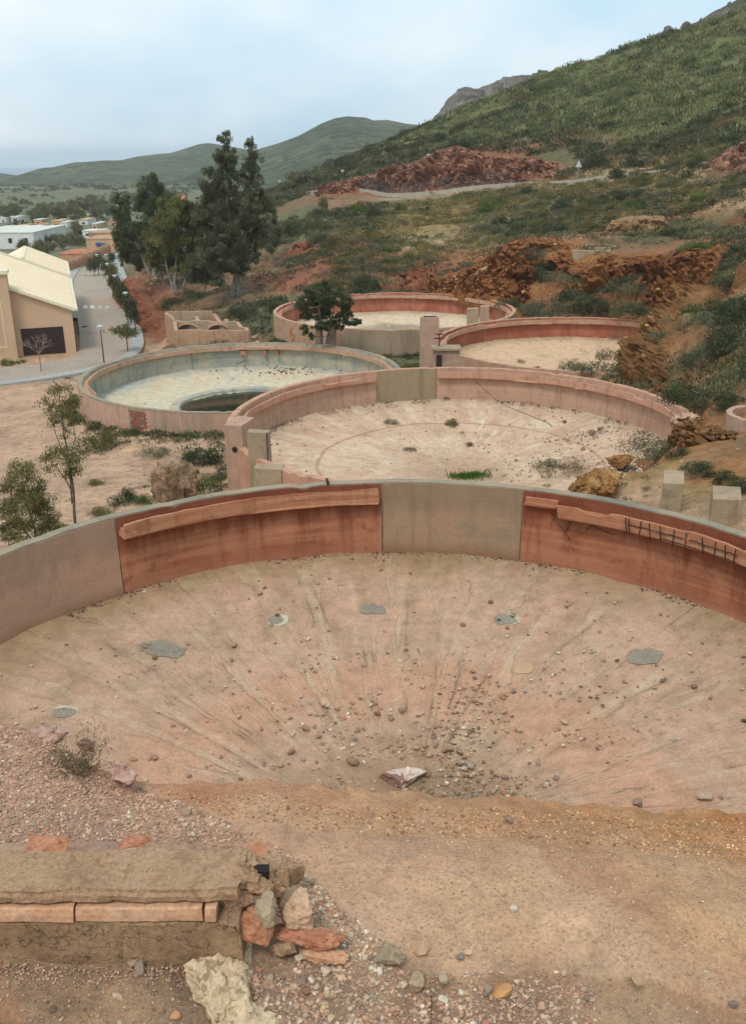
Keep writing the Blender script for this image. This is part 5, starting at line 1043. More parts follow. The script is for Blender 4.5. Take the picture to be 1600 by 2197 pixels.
SL = [ (425,1052,70,'green',0,'tall green weeds growing on the right of the rock mound',1.1),(355,1078,40,'olive',0,'olive weeds at the foot of the rock mound',.8),(462,1030,60,'olive',0,'olive shrub between the rock mound and the pink tank',.8),(410,985,40,'dark',0,'small dark shrub above the rock mound',.8),
 # px, py(base), width, kind, surface (0 terrain, n tank floor), label, squash
 (226,964,118,'olive',0,'large olive shrub at the foot of the left tank behind the thin tree',1.0),(330,978,72,'grey',0,'grey shrub in front of the bare brick patch of the left tank',.9),(437,992,98,'dark',0,'dark rounded shrub against the left wall of the pink tank',1.0),(345,1022,50,'grey',0,'small grey shrub beside the rock mound',.8),
 (268,1082,62,'dark',0,'dark shrub just behind the near rim left of the rock mound',1.0),(318,1078,56,'green',0,'green shrub between dark shrub and rock mound',.8),(215,1108,62,'olive',0,'low olive shrub behind the near rim at left',.6),(420,935,78,'green',0,'low green weeds at the foot of the left tank',.45),(300,930,60,'green',0,'weeds under the bare bricks of the left tank',.5),
 (395,925,50,'olive',0,'olive weed clump against the left tank wall',.6),(205,1040,40,'olive',0,'small olive shrub right of the thin tree',.7),(18,782,44,'green',0,'green bush at the corner of the big warehouse',.8),(45,780,30,'green',0,'small green bush near the garage door',.6),
 (90,808,26,'green',0,'grass tuft round the bare street tree',.5),(148,812,22,'olive',0,'small olive tuft on the edge of the yard',.5),(250,780,22,'olive',0,'tuft beside the street lamp foot',.5),
 (970,912,34,'olive',2,'upright olive shrub on the pink walled tank floor near the green panel',1.5),(840,908,30,'grey',2,'thin grey shrub left of the upright olive shrub',1.0),(1008,955,26,'olive',2,'small olive shrub in the middle of the pink walled tank',.9),(877,965,34,'olive',2,'flat olive tuft on the left of the pink walled tank floor',.5),
 (989,930,16,'dry',2,'small dry tuft below the upright olive shrub',.8),(803,994,24,'green',2,'flat green tuft near the front of the pink walled tank',.35),(836,987,18,'olive',2,'small flat tuft beside the flat green one',.3),(958,858,20,'dry',2,'brown dead tuft at the foot of the pink wall',1.0),(812,862,20,'dry',2,'brown litter tuft under the green panel',.6),
 (1172,1046,24,'dry',0,'dry grass tuft just behind the near rim at right',.8),(1206,1018,112,'dry',2,'wide dry spiky shrub at the right of the pink walled tank',.85),(1175,1005,60,'grey',2,'grey shrub merging with the dry spiky shrub',.9),(1384,978,104,'grey',0,'big rounded grey shrub where soil spills into the pink tank',1.0),(1452,985,60,'dark',0,'dark shrub right of the big rounded grey shrub',.7),
 (1344,1012,46,'dark',0,'small dark shrub on the yellow soil above the orange boulder',.9),(1504,1020,90,'dark',0,'dark shrub below the orange soil heap',.7),(1560,1035,60,'dark',0,'dark shrub at right in front of the small curved wall',.8),(1588,1060,80,'dark',0,'dark shrub at the right edge above the concrete blocks',.9),(1392,1062,30,'grey',0,'small grey tuft left of the concrete blocks',.5),
 (1285,808,120,'grey',0,'long grey shrub between the two right tanks',.8),(1228,798,64,'grey',0,'grey shrub at the left end of the thicket between tanks',1.0),(1345,800,70,'grey',0,'grey shrub at the right end of the thicket between tanks',1.1),(1310,770,60,'grey',0,'grey shrub standing behind the thicket on the tank rim',.9),
 (1118,778,22,'dry',4,'single dry round shrub on the sandy tank floor',1.0),(1152,792,18,'olive',4,'small olive weed at the front rim of the sandy tank',1.0),(975,788,44,'green',0,'bushy green shrub beside the small concrete box',1.1),(885,795,70,'olive',0,'low olive thicket left of the tall pink pillar',.6),(920,790,40,'olive',0,'olive shrub at the foot of the tall pink pillar',.7),
 (1475,870,115,'dark',0,'very large dark shrub on the slope over the pink tank rim',1.0),(1560,880,90,'dark',0,'dark shrub inside the small curved wall at right',.7),(1412,735,60,'grey',0,'grey shrub hanging over the right end of the sandy tank',1.0),(1560,760,120,'dark',0,'large dark shrub high on the right slope',1.0),(1580,690,110,'dark',0,'dark shrub on the upper right slope near the edge',.9),
 (1520,700,80,'grey',0,'grey green shrub in the middle of the right slope',.9),(1540,660,80,'olive',0,'olive shrub on the crest of the right slope',.8),(1590,820,80,'grey',0,'grey shrub at the right edge above the small curved wall',.9),(1500,790,70,'grey',0,'grey shrub above the very large dark shrub',.9),
 (1145,668,70,'grey',0,'grey shrub at the foot of the orange cliff behind the tanks',.8),(1090,662,60,'dark',0,'dark shrub behind the right rim of the far tank',.7),(1180,690,50,'grey',0,'grey shrub between far tank and sandy tank',.7),(1275,668,90,'dark',0,'dark shrub in the row under the cliff',.6),(1350,672,90,'dark',0,'second dark shrub in the row under the cliff',.7),(1430,668,80,'olive',0,'olive shrub at the right of the row under the cliff',.7),
 (1210,605,100,'grey',0,'grey shrub in the hollow of the orange cliff',.6),(1260,615,70,'grey',0,'second grey shrub in the hollow of the orange cliff',.6),(1232,645,60,'dark',0,'dark shrub at the lower end of the cliff hollow',.7)]
for x, y, w, k, t, lab, sq in SL:
    p = on_ground(x, y, 24) if t == 0 else on_floor(t, x, y); shrub(p, w/2/FPX*slant(p)*1.22, k, lab, None, sq)
for x_, y_, Y_, w_, k_, lab_ in ((432,1085,29.5,66,'green','green bush in front of the rock mound at its right foot'),(350,1098,29.0,54,'olive','olive bush in front of the rock mound at its left foot')):
    p = atY(x_, y_, Y_); g_ = float(h(p[0], p[1])); shrub((p[0], p[1], g_), w_/2/FPX*slant(p)*1.3, k_, lab_, None, 1.2)
c = on_floor(2, 1005, 1024); n = 900; X = c[0]+np.clip(rng.normal(0, .45, n), -.95, .95); Y = c[1]+rng.normal(0, .28, n)
V, F, T = leaf_cards(np.stack([X, Y, floor_z(2, X, Y)+.08], 1), .22, .028, np.tile([0, 0, 1.4], (n, 1)), 0, np.ones((n, 3))*rng.uniform(.8, 1.2, (n, 1)))
tag(mesh_np('grass', V, F, m_leaf('bright_grass', lin(64,104,36), lin(80,118,44), .2), None, T), 'bright green grass growing in the lowest part of the pink walled tank', 'grass', kind='stuff')
for x, y, w, k, lab in ((597,1322,20,'olive','weed tuft growing beside the white rimmed cement patch'),(561,1322,10,'dry','tiny dry brown tuft left of the weed tuft'),(1099,1322,22,'green','green weed beside the cement patch right of the axis'),(1070,1332,14,'dark','small dark weed left of the green weed'),(132,1524,14,'dry','dry tuft on the small cement patch at far left'),(1596,1548,22,'olive','weed at the right edge of the nearest tank floor'),(786,1294,8,'dry','tiny dry tuft above the middle cement patch')):
    p = on_floor(1, x, y); shrub(p, w/2/FPX*slant(p), k, lab, None, 1.0, 'weed')

# random scrub: individuals near enough to be told apart, the small rest as one mass
def free_of(x, y, m=0.8):
    ok = np.ones(np.shape(x), bool)
    for t, (cx, cy, zr) in TK.items():
        r = np.hypot(x-cx, y-cy); a = np.arctan2(y-cy, x-cx); ok &= ~((r < TR+m) & ~((buried_in(t, a) > .5) & (r > TR-1)))
    ok &= ~((_segdist(x, y, ROAD_M) < 6.5) & (x < -12)); return ok
def vis(P):
    """roughly inside the picture"""
    dep = P[:, 1]*_cp-P[:, 2]*_sp; up = P[:, 1]*_sp+P[:, 2]*_cp; return (np.abs(P[:, 0]/dep*FPX) < 900) & (dep > 0)
def slope_at(x, y, e=1.0): z = h_base(x, y); return np.hypot(h_base(x+e, y)-z, h_base(x, y+e)-z)/e
n = 7800; X = rng.uniform(-34, 66, n); Y = rng.uniform(76, 142, n); X2 = rng.uniform(14, 60, 3200); Y2 = rng.uniform(28, 78, 3200); X = np.r_[X, X2]; Y = np.r_[Y, Y2]
sl = slope_at(X, Y); P3 = np.stack([X, Y, X*0], -1); dens = fbm(P3, 0.09, 3, 21)+0.35*fbm(P3, 0.4, 2, 22)+rng.normal(0, .09, len(X)); col = soil(X, Y)
greenish = (col[:, 1]/(col[:, 0]+1e-6) > 0.86); keep = free_of(X, Y) & (sl < 0.7) & (dens > np.where(greenish, -0.55, 0.04)) & ~((Y < 50) & (X < 16)) & ~((X < -14) & (Y < 88))
X, Y, gr = X[keep], Y[keep], greenish[keep]; Z = h(X, Y); keep = vis(np.stack([X, Y, Z], 1)); X, Y, Z, gr = X[keep], Y[keep], Z[keep], gr[keep]
idx = rng.permutation(len(X)); ni = 165
GL = {'grey': 'grey green shrub among the scrub on the slope behind the tanks', 'dark': 'dark green shrub among the scrub on the slope behind the tanks', 'olive': 'olive shrub among the scrub on the slope behind the tanks', 'dry': 'dry brown shrub among the scrub on the slope behind the tanks', 'green': 'fresh green shrub among the scrub on the slope behind the tanks'}
for i in idx[:ni]:
    k = random.choices(['grey', 'dark', 'olive', 'dry', 'green'], [4, 5, 3, 1, 1])[0]; shrub((X[i], Y[i], Z[i]), random.uniform(.9, 1.9), k, GL[k], k+' shrubs on the slope')
def tuft_mass(name, X, Y, Z, size, ncard, leaf, mat, cols, label, cat='scrub', hgt=0.7, up=0.8, parent=None):
    n = len(X); c = np.array(cols)[rng.integers(0, len(cols), n)]*rng.uniform(.7, 1.3, (n, 1)); q = rng.normal(size=(n, ncard, 3)); q /= np.linalg.norm(q, axis=-1)[..., None]; q[..., 2] = np.abs(q[..., 2])
    rad = rng.uniform(.3, 1, (n, ncard, 1))**.5; C = np.stack([X, Y, Z], 1)[:, None]+q*rad*np.array([1, 1, hgt])*size[:, None, None]; C = C.reshape(-1, 3)
    L = np.repeat(size*leaf[0], ncard); W = np.repeat(size*leaf[1], ncard); dirs = (q+np.array([0, 0, up])).reshape(-1, 3)
    V, F, T = leaf_cards(C, L, W, dirs, 0, np.repeat(c, ncard, 0)*rng.uniform(.75, 1.25, (n*ncard, 1))); return tag(mesh_np(name, V, F, mat, parent, T), label, cat, kind='stuff')
M['scrub'] = m_leaf('scrub_leaf', (1, 1, 1, 1), (1, 1, 1, 1), 0.2)
SCOL = [lin(94,102,76)[:3], lin(74,84,60)[:3], lin(122,124,100)[:3], lin(108,106,86)[:3], lin(68,78,54)[:3], lin(112,116,96)[:3]]
Xr = rng.uniform(12, 58, 10000); Yr = rng.uniform(30, 82, 10000); kr = free_of(Xr, Yr, .9) & (fbm(np.stack([Xr, Yr, Xr*0], -1), .13, 3, 91)+rng.normal(0, .1, 10000) > -.07) & ~((Yr < 36) & (Xr < 17)); Xr, Yr = Xr[kr], Yr[kr]; Zr = h(Xr, Yr); kr = vis(np.stack([Xr, Yr, Zr], 1)); Xr, Yr, Zr = Xr[kr], Yr[kr], Zr[kr]
tuft_mass('scrub', Xr, Yr, Zr, rng.uniform(.25, .95, len(Xr)), 80, (.22, .075), M['scrub'], SCOL, 'dense dark scrub covering the steep slope at right'); print('right scrub', len(Xr))
n = 5600; Xy = rng.uniform(-4, 44, n); Yy = rng.uniform(98, 140, n); ky = (fbm(np.stack([Xy, Yy, Xy*0], -1), .12, 3, 92) > -.22) & (slope_at(Xy, Yy) < .5); Xy, Yy = Xy[ky], Yy[ky]
tuft_mass('scrub', Xy, Yy, h(Xy, Yy), rng.uniform(.2, .75, len(Xy)), 44, (.34, .12), M['scrub'], [lin(150,134,74)[:3], lin(138,126,84)[:3], lin(120,116,84)[:3], lin(150,140,108)[:3]], 'yellowish dry scrub on the middle of the slope')
n = 3600; Xz = rng.uniform(-30, 60, n); Yz = rng.uniform(86, 142, n); kz = free_of(Xz, Yz, .6) & (slope_at(Xz, Yz) < .8) & ~((Xz < -14) & (Yz < 90)); Xz, Yz = Xz[kz], Yz[kz]
tuft_mass('scrub', Xz, Yz, h(Xz, Yz), rng.uniform(.18, .7, len(Xz)), 44, (.30, .11), M['scrub'], SCOL+[lin(140,126,96)[:3]], 'sparse small scrub dotted over the bare earth of the slope')
r_ = idx[ni:]; tuft_mass('scrub', X[r_], Y[r_], Z[r_], rng.uniform(.35, 1.05, len(r_)), 60, (.26, .11), M['scrub'], SCOL, 'low mixed scrub covering the slopes behind and beside the tanks')
# tussocks of the green hill
n = 40000; X = rng.uniform(-45, 175, n); Y = rng.uniform(110, 262, n); Z = h_base(X, Y); col = soil(X, Y); P = np.stack([X, Y, Z], 1)
hr_y = np.interp(X, [-8.6, 5, 26, 45, 60], [176, 156, 134, 120, 108]); incut = (slope_at(X, Y) > .45) & (X < 30) & (Y < 168); keep = vis(P) & (Y > hr_y+3.5) & ~incut; X, Y = X[keep], Y[keep]; Z = h(X, Y)
hz = rng.random(len(X)); P3 = np.stack([X, Y, X*0], -1); dk = fbm(P3, 0.09, 3, 33)+.7*fbm(P3, .32, 3, 35)
up = dk+np.clip((Z-4)/14, -.4, .6) > rng.normal(0.0, .12, len(X))
GC = [lin(138,142,104)[:3], lin(112,122,84)[:3], lin(156,156,120)[:3], lin(98,108,74)[:3], lin(82,92,64)[:3]]; DC = [lin(84,90,66)[:3], lin(66,76,54)[:3], lin(108,106,84)[:3], lin(110,100,82)[:3]]
print('hill tufts', len(X))
tuft_mass('hill_grass', X[up], Y[up], Z[up], rng.uniform(.5, 1.15, up.sum())*(1+.5*(fbm(P3[up],.25,2,5)>0)), 34, (.42, .10), M['scrub'], GC, 'pale green grass tussocks covering the hill', 'grass', .75, .9)
dn = ~up; tuft_mass('hill_scrub', X[dn], Y[dn], Z[dn], rng.uniform(.4, 1.3, dn.sum()), 30, (.40, .16), M['scrub'], DC, 'dark low scrub covering the lower part of the hill')
ci = rng.permutation(np.nonzero(dn)[0])[:75]
for i in ci:
    k = random.choice(['dark', 'dark', 'olive', 'dry']); shrub((X[i], Y[i], Z[i]), random.uniform(1.5, 2.8), k, KN[k]+' bush standing out from the scrub on the green hillside', k+' bushes on the green hillside')

# ------------------------------------------------------------------ trees
def cards_at(C, L, W, mat, parent, name='crown', droop=.5, tint=None):
    T = np.ones((len(C), 3))*rng.uniform(.7, 1.3, (len(C), 1)) if tint is None else tint
    V, F, T = leaf_cards(C, L, W, rng.normal(0, .5, (len(C), 3))+np.array([0, 0, -.8 if droop else .3]), 0, T); return mesh_np(name, V, F, mat, parent, T)
def px_tree(name, label, base, Y, clusters, trunks, leafmat, barkmat, nleaf, leaf, cat='tree', sub=9, subr=.36, depth=1.0, cl_amt=1.0, dens=1.0):
    """trunks: lists of photo pixels from the foot upwards; clusters: (px,py,rx,ry) foliage masses of the crown, spread in depth too"""
    b = atY(base[0], base[1], Y); g = float(h(b[0], b[1])); b[2] = min(b[2], g+0.05) if abs(b[2]-g) < 3 else b[2]; root = empty(name, tuple(b)); mpp = slant(b)/FPX; q = MB()
    cc = []
    for (x, y, rx, ry) in clusters:
        dy = random.uniform(-.8, .8)*rx*mpp*depth; p = atY(x, y, Y+dy)-b; cc.append((p, rx*mpp, ry*mpp))
    tops = []
    for tr, r0 in trunks:
        pts = [atY(x, y, Y+random.uniform(-.25, .25)*(i > 0)*min(1, mpp*25))-b for i, (x, y) in enumerate(tr)]; fine = []
        for i in range(len(pts)-1):
            for k in range(3): fine.append(pts[i]+(pts[i+1]-pts[i])*k/3+np.array([random.gauss(0, r0*.35), random.gauss(0, r0*.35), 0])*(i+k > 0))
        fine.append(pts[-1]); m = len(fine); q.tube(fine, [r0*(1-.82*k/(m-1)) for k in range(m)], 7); tops += fine[m//3:]
    tp = np.array(tops)
    for p, rx, rz in cc:                                        # a limb into every foliage mass
        d = tp-p; j = int(np.argmin(np.linalg.norm(d*np.array([1, 1, .7]), axis=1)+np.maximum(0, tp[:, 2]-p[2])*2)); s_ = tp[j]; mid = s_*.5+p*.5+np.array([0, 0, -rz*.15])
        L = np.linalg.norm(p-s_); q.tube([s_, mid, p, p+np.array([random.gauss(0, rx*.3), random.gauss(0, rx*.3), rz*.5])], [max(.02, L*.022)+.008, max(.014, L*.015)+.005, .014, .006], 5, False)
    q.build('trunk', barkmat, root)
    C = []; T = []; tot = sum(rx*rx*rz for _, rx, rz in cc)
    for p, rx, rz in cc:
        u = rng.normal(size=(sub, 3)); u /= np.linalg.norm(u, axis=1)[:, None]; sc = p+u*(rng.uniform(.35, .95, (sub, 1)))*np.array([rx, rx*depth, rz]); m = max(30, int(nleaf*(rx*rx*rz)**(2/3)/sum((a*a*c_)**(2/3) for _, a, c_ in cc)))
        i = rng.integers(0, sub, m); v = rng.normal(size=(m, 3)); v /= np.linalg.norm(v, axis=1)[:, None]; rr = np.clip(rng.random((m, 1))**.45, 0, 1)*subr*rng.uniform(.7, 1.3, sub)[i][:, None]
        C.append(sc[i]+v*rr*np.array([rx, rx, rz])*1.25); T.append((rng.uniform(.6, 1.5, sub)[i]*rng.uniform(.75, 1.3, m))[:, None]*np.ones((1, 3)))
    cards_at(np.vstack(C), leaf[0], leaf[1], leafmat, root, tint=np.vstack(T)); return tag(root, label, cat)
M['leaf_eucd'] = m_leaf('dark_eucalyptus_leaf', lin(96,104,84), lin(106,112,88), .4); M['leaf_ol2'] = m_leaf('olive_eucalyptus_leaf', lin(114,118,78), lin(122,122,84), .4)
px_tree('eucalyptus_tree', 'tallest eucalyptus with two pointed tops and pale trunks', (505, 652), 95, [(485,298,16,18),(480,330,26,24),(470,365,34,30),(492,350,24,30),(462,405,40,34),(488,400,30,30),(455,448,42,34),(484,450,34,34),(452,492,40,34),(480,500,36,32),(455,535,38,30),(536,312,14,16),(540,340,22,20),(533,372,26,26),(540,405,24,26),(524,435,30,30),(545,450,26,26),
    (522,480,34,28),(545,500,26,26),(505,530,36,30),(535,545,28,24),(495,565,30,24),(470,570,30,20),(562,430,16,20),(430,470,18,22),(515,575,24,18),(560,480,18,18)],
    [([(500,652),(503,590),(498,520),(488,440),(482,350),(484,300)], .26), ([(507,652),(512,600),(522,540),(530,470),(536,380),(537,315)], .24), ([(512,652),(522,610),(536,560),(550,500)], .15)], M['leaf_eucd'], M['palebark'], 68000, (.26, .075), sub=20, subr=.25)
px_tree('eucalyptus_tree', 'eucalyptus with rounded top standing left of the olive toned one', (330, 590), 112, [(330,388,20,20),(322,412,30,24),(345,418,24,24),(310,440,28,24),(340,450,34,28),(262,432,18,16),(258,458,22,22),(275,480,28,26),(262,510,24,24),(300,500,32,28),(330,490,34,30),(285,540,28,22),(310,550,34,26),(355,470,20,26),(268,550,18,18),(345,530,28,28)],
    [([(330,592),(328,540),(325,470),(330,400)], .24), ([(322,592),(300,540),(275,480),(262,440)], .2)], M['leaf_euc'], M['palebark'], 40000, (.26, .08), sub=18, subr=.28)
px_tree('eucalyptus_tree', 'broad olive toned eucalyptus in front of the tallest tree', (380, 625), 98, [(385,435,26,20),(370,462,34,26),(405,450,24,22),(355,495,38,30),(395,495,38,32),(425,480,24,28),(340,530,34,28),(380,535,42,34),(420,530,32,30),(360,568,34,22),(400,572,34,22),(330,560,22,20),(432,570,24,22),(352,440,16,16)],
    [([(380,626),(378,570),(385,510),(388,450)], .2), ([(372,626),(358,570),(350,510)], .15), ([(392,626),(405,570),(418,500)], .15)], M['leaf_ol2'], M['palebark'], 40000, (.25, .08), sub=18, subr=.28)
px_tree('eucalyptus_tree', 'dark low eucalyptus filling the gap under the tallest tree at left', (440, 622), 92, [(432,560,24,22),(445,590,24,18),(420,590,22,18),(455,545,20,20),(465,600,22,14)], [([(440,622),(442,580),(440,550)], .12)], M['leaf_eucd'], M['palebark'], 6500, (.3, .09))
px_tree('eucalyptus_tree', 'small eucalyptus right of the tallest tree above the ravine', (585, 560), 116, [(575,430,14,14),(580,455,20,18),(572,480,20,20),(590,500,18,18),(580,525,20,18)], [([(585,560),(582,520),(578,450)], .12)], M['leaf_eucd'], M['palebark'], 5000, (.3, .1))
px_tree('tree', 'dark leafy tree in front of the far tank', (697, 738), 67.5, [(690,617,24,16),(662,640,26,18),(715,636,32,20),(690,655,36,22),(742,648,22,16),(738,676,20,14),(752,690,24,10),(668,676,26,16),(708,686,30,16),(655,706,12,14),(645,655,16,14),(728,700,14,10),(690,700,20,12),(770,690,8,7),(668,722,8,10)],
    [([(690,738),(688,700),(684,660),(690,625)], .10), ([(700,738),(706,705),(716,670),(716,640)], .09), ([(705,738),(720,710),(742,680)], .06)], m_leaf('glossy_dark_leaf', lin(70,86,56), lin(80,94,60), .35), M['bark'], 24000, (.13, .055), sub=18, subr=.26)
px_tree('young_tree', 'thin young tree with sparse leaves standing behind the near rim', (163, 1125), 31, [(128,842,26,20),(150,862,22,18),(105,868,20,16),(135,885,26,16),(160,898,14,14),(118,905,18,12),(128,970,30,16),(150,985,28,20),(98,978,24,12),(165,1005,18,18),(108,1000,18,12),(140,1015,22,14),(178,975,12,10),(140,930,12,12)],
    [([(163,1128),(158,1060),(150,1000),(138,930),(128,850)], .055), ([(158,1060),(135,1020),(108,985)], .03), ([(150,1000),(162,940),(152,870)], .028), ([(155,1080),(150,1010),(120,930),(108,875)], .03)], M['leaf_olive'], M['bark'], 5200, (.10, .028), sub=9, subr=.5)
px_tree('young_tree', 'bushy young tree at the left edge behind the near rim', (80, 1165), 29, [(45,1015,34,24),(25,1045,30,26),(75,1045,32,24),(55,1075,36,26),(100,1080,26,22),(20,1095,26,26),(80,1110,34,24),(45,1125,34,22),(115,1110,22,18),(125,1135,20,14),(10,1140,16,16),(95,1140,26,16)],
    [([(82,1168),(70,1120),(52,1060),(45,1015)], .05), ([(84,1168),(95,1120),(80,1060)], .04), ([(80,1168),(45,1130),(22,1080)], .04), ([(86,1168),(115,1140),(120,1105)], .03)], M['leaf_olive'], M['bark'], 15000, (.085, .026), sub=14, subr=.40)
px_tree('young_tree', 'low leafy sapling at the left edge just above the near rim', (20, 1175), 27, [(15,1150,22,14),(40,1160,20,10)], [([(20,1178),(18,1150)], .02)], M['leaf_olive'], M['bark'], 700, (.09, .026))
tw = on_ground(90, 804); root = twig_bush('bare_tree', tuple(tw), 0.01, 1, M['twig'], M['leaf_dry'], 'leafless pinkish tree on the pavement before the garage door', 'tree', leaves=0)
for c_ in root.children: bpy.data.objects.remove(c_)
q = MB(); mpp = slant(tw)/FPX; rr_ = random.Random(5)
q.tube([(0, 0, 0), (0.02, 0, 24*mpp), (0, 0, 44*mpp)], [.055, .045, .04], 6)
def branch(p, d, L, r, n):
    e = p+d*L; q.tube([p, (p+e)/2+Vector((0, 0, L*.04)), e], [r, r*.8, r*.6], 4, False)
    if n:
        for k in range(3): branch(e, (d+Vector((rr_.gauss(0, .45), rr_.gauss(0, .45), rr_.gauss(.1, .25)))).normalized(), L*rr_.uniform(.6, .85), r*.62, n-1)
for k in range(6): a = k*1.05; branch(Vector((0, 0, 40*mpp)), Vector((math.cos(a)*.8, math.sin(a)*.8, .75)).normalized(), 17*mpp, .028, 3)
q.build('trunk', m_plain('pinkish_twigs', lin(138, 116, 106), .9, .2, 20), root)

# ------------------------------------------------------------------ street, pavements, crossing
def resample(pl, n):
    P = np.array(pl); d = np.r_[0, np.cumsum(np.linalg.norm(np.diff(P, axis=0), axis=1))]; return np.stack([np.interp(np.linspace(0, d[-1], n), d, P[:, i]) for i in range(3)], 1)
def strip(name, A, B, m, mat, lift, kind='structure', parent=None, side=0.0):
    n = len(A); V = []; W = []
    for i in range(n):
        for k in range(m+1):
            p = A[i]+(B[i]-A[i])*k/m; V.append((p[0], p[1], float(zroad(p[1]))+lift))
    F = [(i*(m+1)+k, i*(m+1)+k+1, (i+1)*(m+1)+k+1, (i+1)*(m+1)+k) for i in range(n-1) for k in range(m)]
    if side:
        for e in (0, m):
            b = len(V)
            for i in range(n): x, y, z = V[i*(m+1)+e]; V.append((x, y, z-side))
            F += [(i*(m+1)+e, (i+1)*(m+1)+e, b+i+1, b+i) for i in range(n-1)]
    o = mesh_np(name, V, F, mat, parent)
    if kind: o['kind'] = kind
    return o
M['paving'] = m_mottle('road_paving', [lin(150,138,124), lin(164,148,132), lin(156,146,136)], 0.25, 6, bs=0.3, bd=0.01, spots=(lin(176,148,124), 0.12, 0.56, 0.6))
M['pavement'] = m_mottle('pavement_slabs', [lin(150,152,150), lin(166,164,158)], 0.5, 6, bs=0.2, bd=0.01)
M['kerbstone'] = m_plain('kerb_stone', lin(168, 164, 154), 0.9, 0.15, 1.5)
RL, RR = resample(ROAD_L, 90), resample(ROAD_R, 90)
strip('road', RL, RR, 12, M['paving'], 0.0)
def offset(P, d):
    t = np.gradient(P[:, :2], axis=0); t /= np.linalg.norm(t, axis=1)[:, None]; Q = P.copy(); Q[:, 0] += t[:, 1]*d; Q[:, 1] -= t[:, 0]*d
    for _ in range(8): Q[1:-1] = (Q[:-2]+Q[1:-1]*2+Q[2:])/4
    return Q
sr = slice(46, 90); R2 = offset(RR, 2.0)
strip('pavement', RR[sr], R2[sr], 2, M['pavement'], 0.12, side=0.2); strip('pavement', offset(RL, -1.9)[20:74], RL[20:74], 2, M['pavement'], 0.12, side=0.2)
strip('pavement', offset(RR, 0.0)[0:46], offset(RR, 1.1)[0:46], 2, M['pavement'], 0.12, side=0.25)
M['roadpaint'] = m_plain('worn_white_paint', lin(205, 204, 198), 0.8, 0.25, 3)
for x in (184, 199, 215, 231):
    c = [on_road(x-5, 662), on_road(x+5, 662), on_road(x+4, 655), on_road(x-5, 655)]; c = [(p[0], p[1], float(zroad(p[1]))+0.006) for p in c]
    mesh_np('crossing_bar', c, [(0, 1, 2, 3)], M['roadpaint'] if x < 205 else m_plain('faded_paint', lin(176, 168, 158), .85, .2, 3))['kind'] = 'structure'
for x, y in ((182, 701),):
    p = on_road(x, y); q = MB(); q.box((0, 0, .006), (.55, .9, .012)); tag(q.build('drain_cover', M['iron'], loc=None), 'dark drain cover set in the road in front of the crossing', 'drain cover').location = tuple(p)
# ------------------------------------------------------------------ warehouses
E0 = on_road(165, 754); U = np.array([-.94, -.34, 0]); U /= np.linalg.norm(U); Vd = np.array([-.307, .952, 0]); Vd /= np.linalg.norm(Vd); zE = -12.62; zG = float(E0[2])-0.3
def bp(u, v, z): return E0*np.array([1, 1, 0])+U*u+Vd*v+np.array([0, 0, z])
m, nt, b = mat_new('ribbed_cream_roof'); v = world_pos(nt); c = mixc(nt, ramp(nt, noise(nt, v, .8, 5), [(.3, 0.0), (.7, 1.0)]), lin(236, 218, 184), lin(244, 230, 202)); nt.links.new(c, b.inputs['Base Color']); b.inputs['Roughness'].default_value = .55; bump(nt, b, noise(nt, v, 12, 3), .1, .01); M['roof'] = m
M['trim'] = m_plain('pale_trim', lin(222, 214, 186), 0.6, 0.06, 3)
m, nt, b = mat_new('ochre_render_wall'); v = world_pos(nt); c = mixc(nt, 1.0, lin(196, 166, 136), ramp(nt, noise(nt, v, .35, 6), [(.3, .9), (.7, 1.07)]), 'MULTIPLY'); vd = world_pos(nt, (2.5, 2.5, .25)); c = mixc(nt, math_(nt, 'MULTIPLY', ramp(nt, noise(nt, vd, 1, 5), [(.55, 0), (.75, 1)]), .3), c, lin(160, 138, 106)); nt.links.new(c, b.inputs['Base Color']); bump(nt, b, noise(nt, v, 20, 4), .2, .01); M['ochre'] = m
def roof_ribs(name, P00, P10, P11, P01, n, parent, mat, rib=0.15, th=0.12):
    """ribbed sheet: P00-P10 is the eave edge, ribs run from eave to ridge"""
    V = []; F = []; P00, P10, P11, P01 = map(np.array, (P00, P10, P11, P01)); nr = np.cross(P10-P00, P01-P00); nr /= np.linalg.norm(nr); nr = nr if nr[2] > 0 else -nr
    k = 0
    for i in range(n):
        for q, hh in ((0, 0), (.55, 0), (.62, rib), (.93, rib)):
            t = (i+q)/n; a = P00+(P10-P00)*t+nr*hh; c_ = P01+(P11-P01)*t+nr*hh; V += [a, c_]; k += 1
    V += [P10, P11]; k += 1
    F = [(2*i, 2*i+2, 2*i+3, 2*i+1) for i in range(k-1)]; o = mesh_np(name, V, F, mat, parent)
    md = o.modifiers.new('thickness', 'SOLIDIFY'); md.thickness = th; md.offset = -1; return o
def poly_obj(name, V, F, mat, parent):
    me = bpy.data.meshes.new(name); me.from_pydata([tuple(map(float, p)) for p in V], [], F); me.update(); me.materials.append(mat); o = bpy.data.objects.new(name, me); COL.objects.link(o); o.parent = parent; return o
def gable(root, u0, u1, v0, v1, uR, zR, zL, zEv, off):
    """walls with a pitched top: eave at u0, ridge at uR, far eave at u1"""
    prof = [(u0, zG), (u0, zEv), (uR, zR), (u1, zL), (u1, zG)]; V = [bp(u, v0, z)-off for u, z in prof]+[bp(u, v1, z)-off for u, z in prof]
    return poly_obj('wall', V, [(0, 1, 2, 3, 4), (9, 8, 7, 6, 5), (0, 5, 6, 1), (3, 8, 9, 4), (4, 9, 5, 0)], M['ochre'], root)
W1 = empty('warehouse', tuple(bp(4, 10, zG))); off = np.array(bp(4, 10, zG)); tag(W1, 'large ochre warehouse with ribbed cream roof and a dark garage door', 'warehouse')
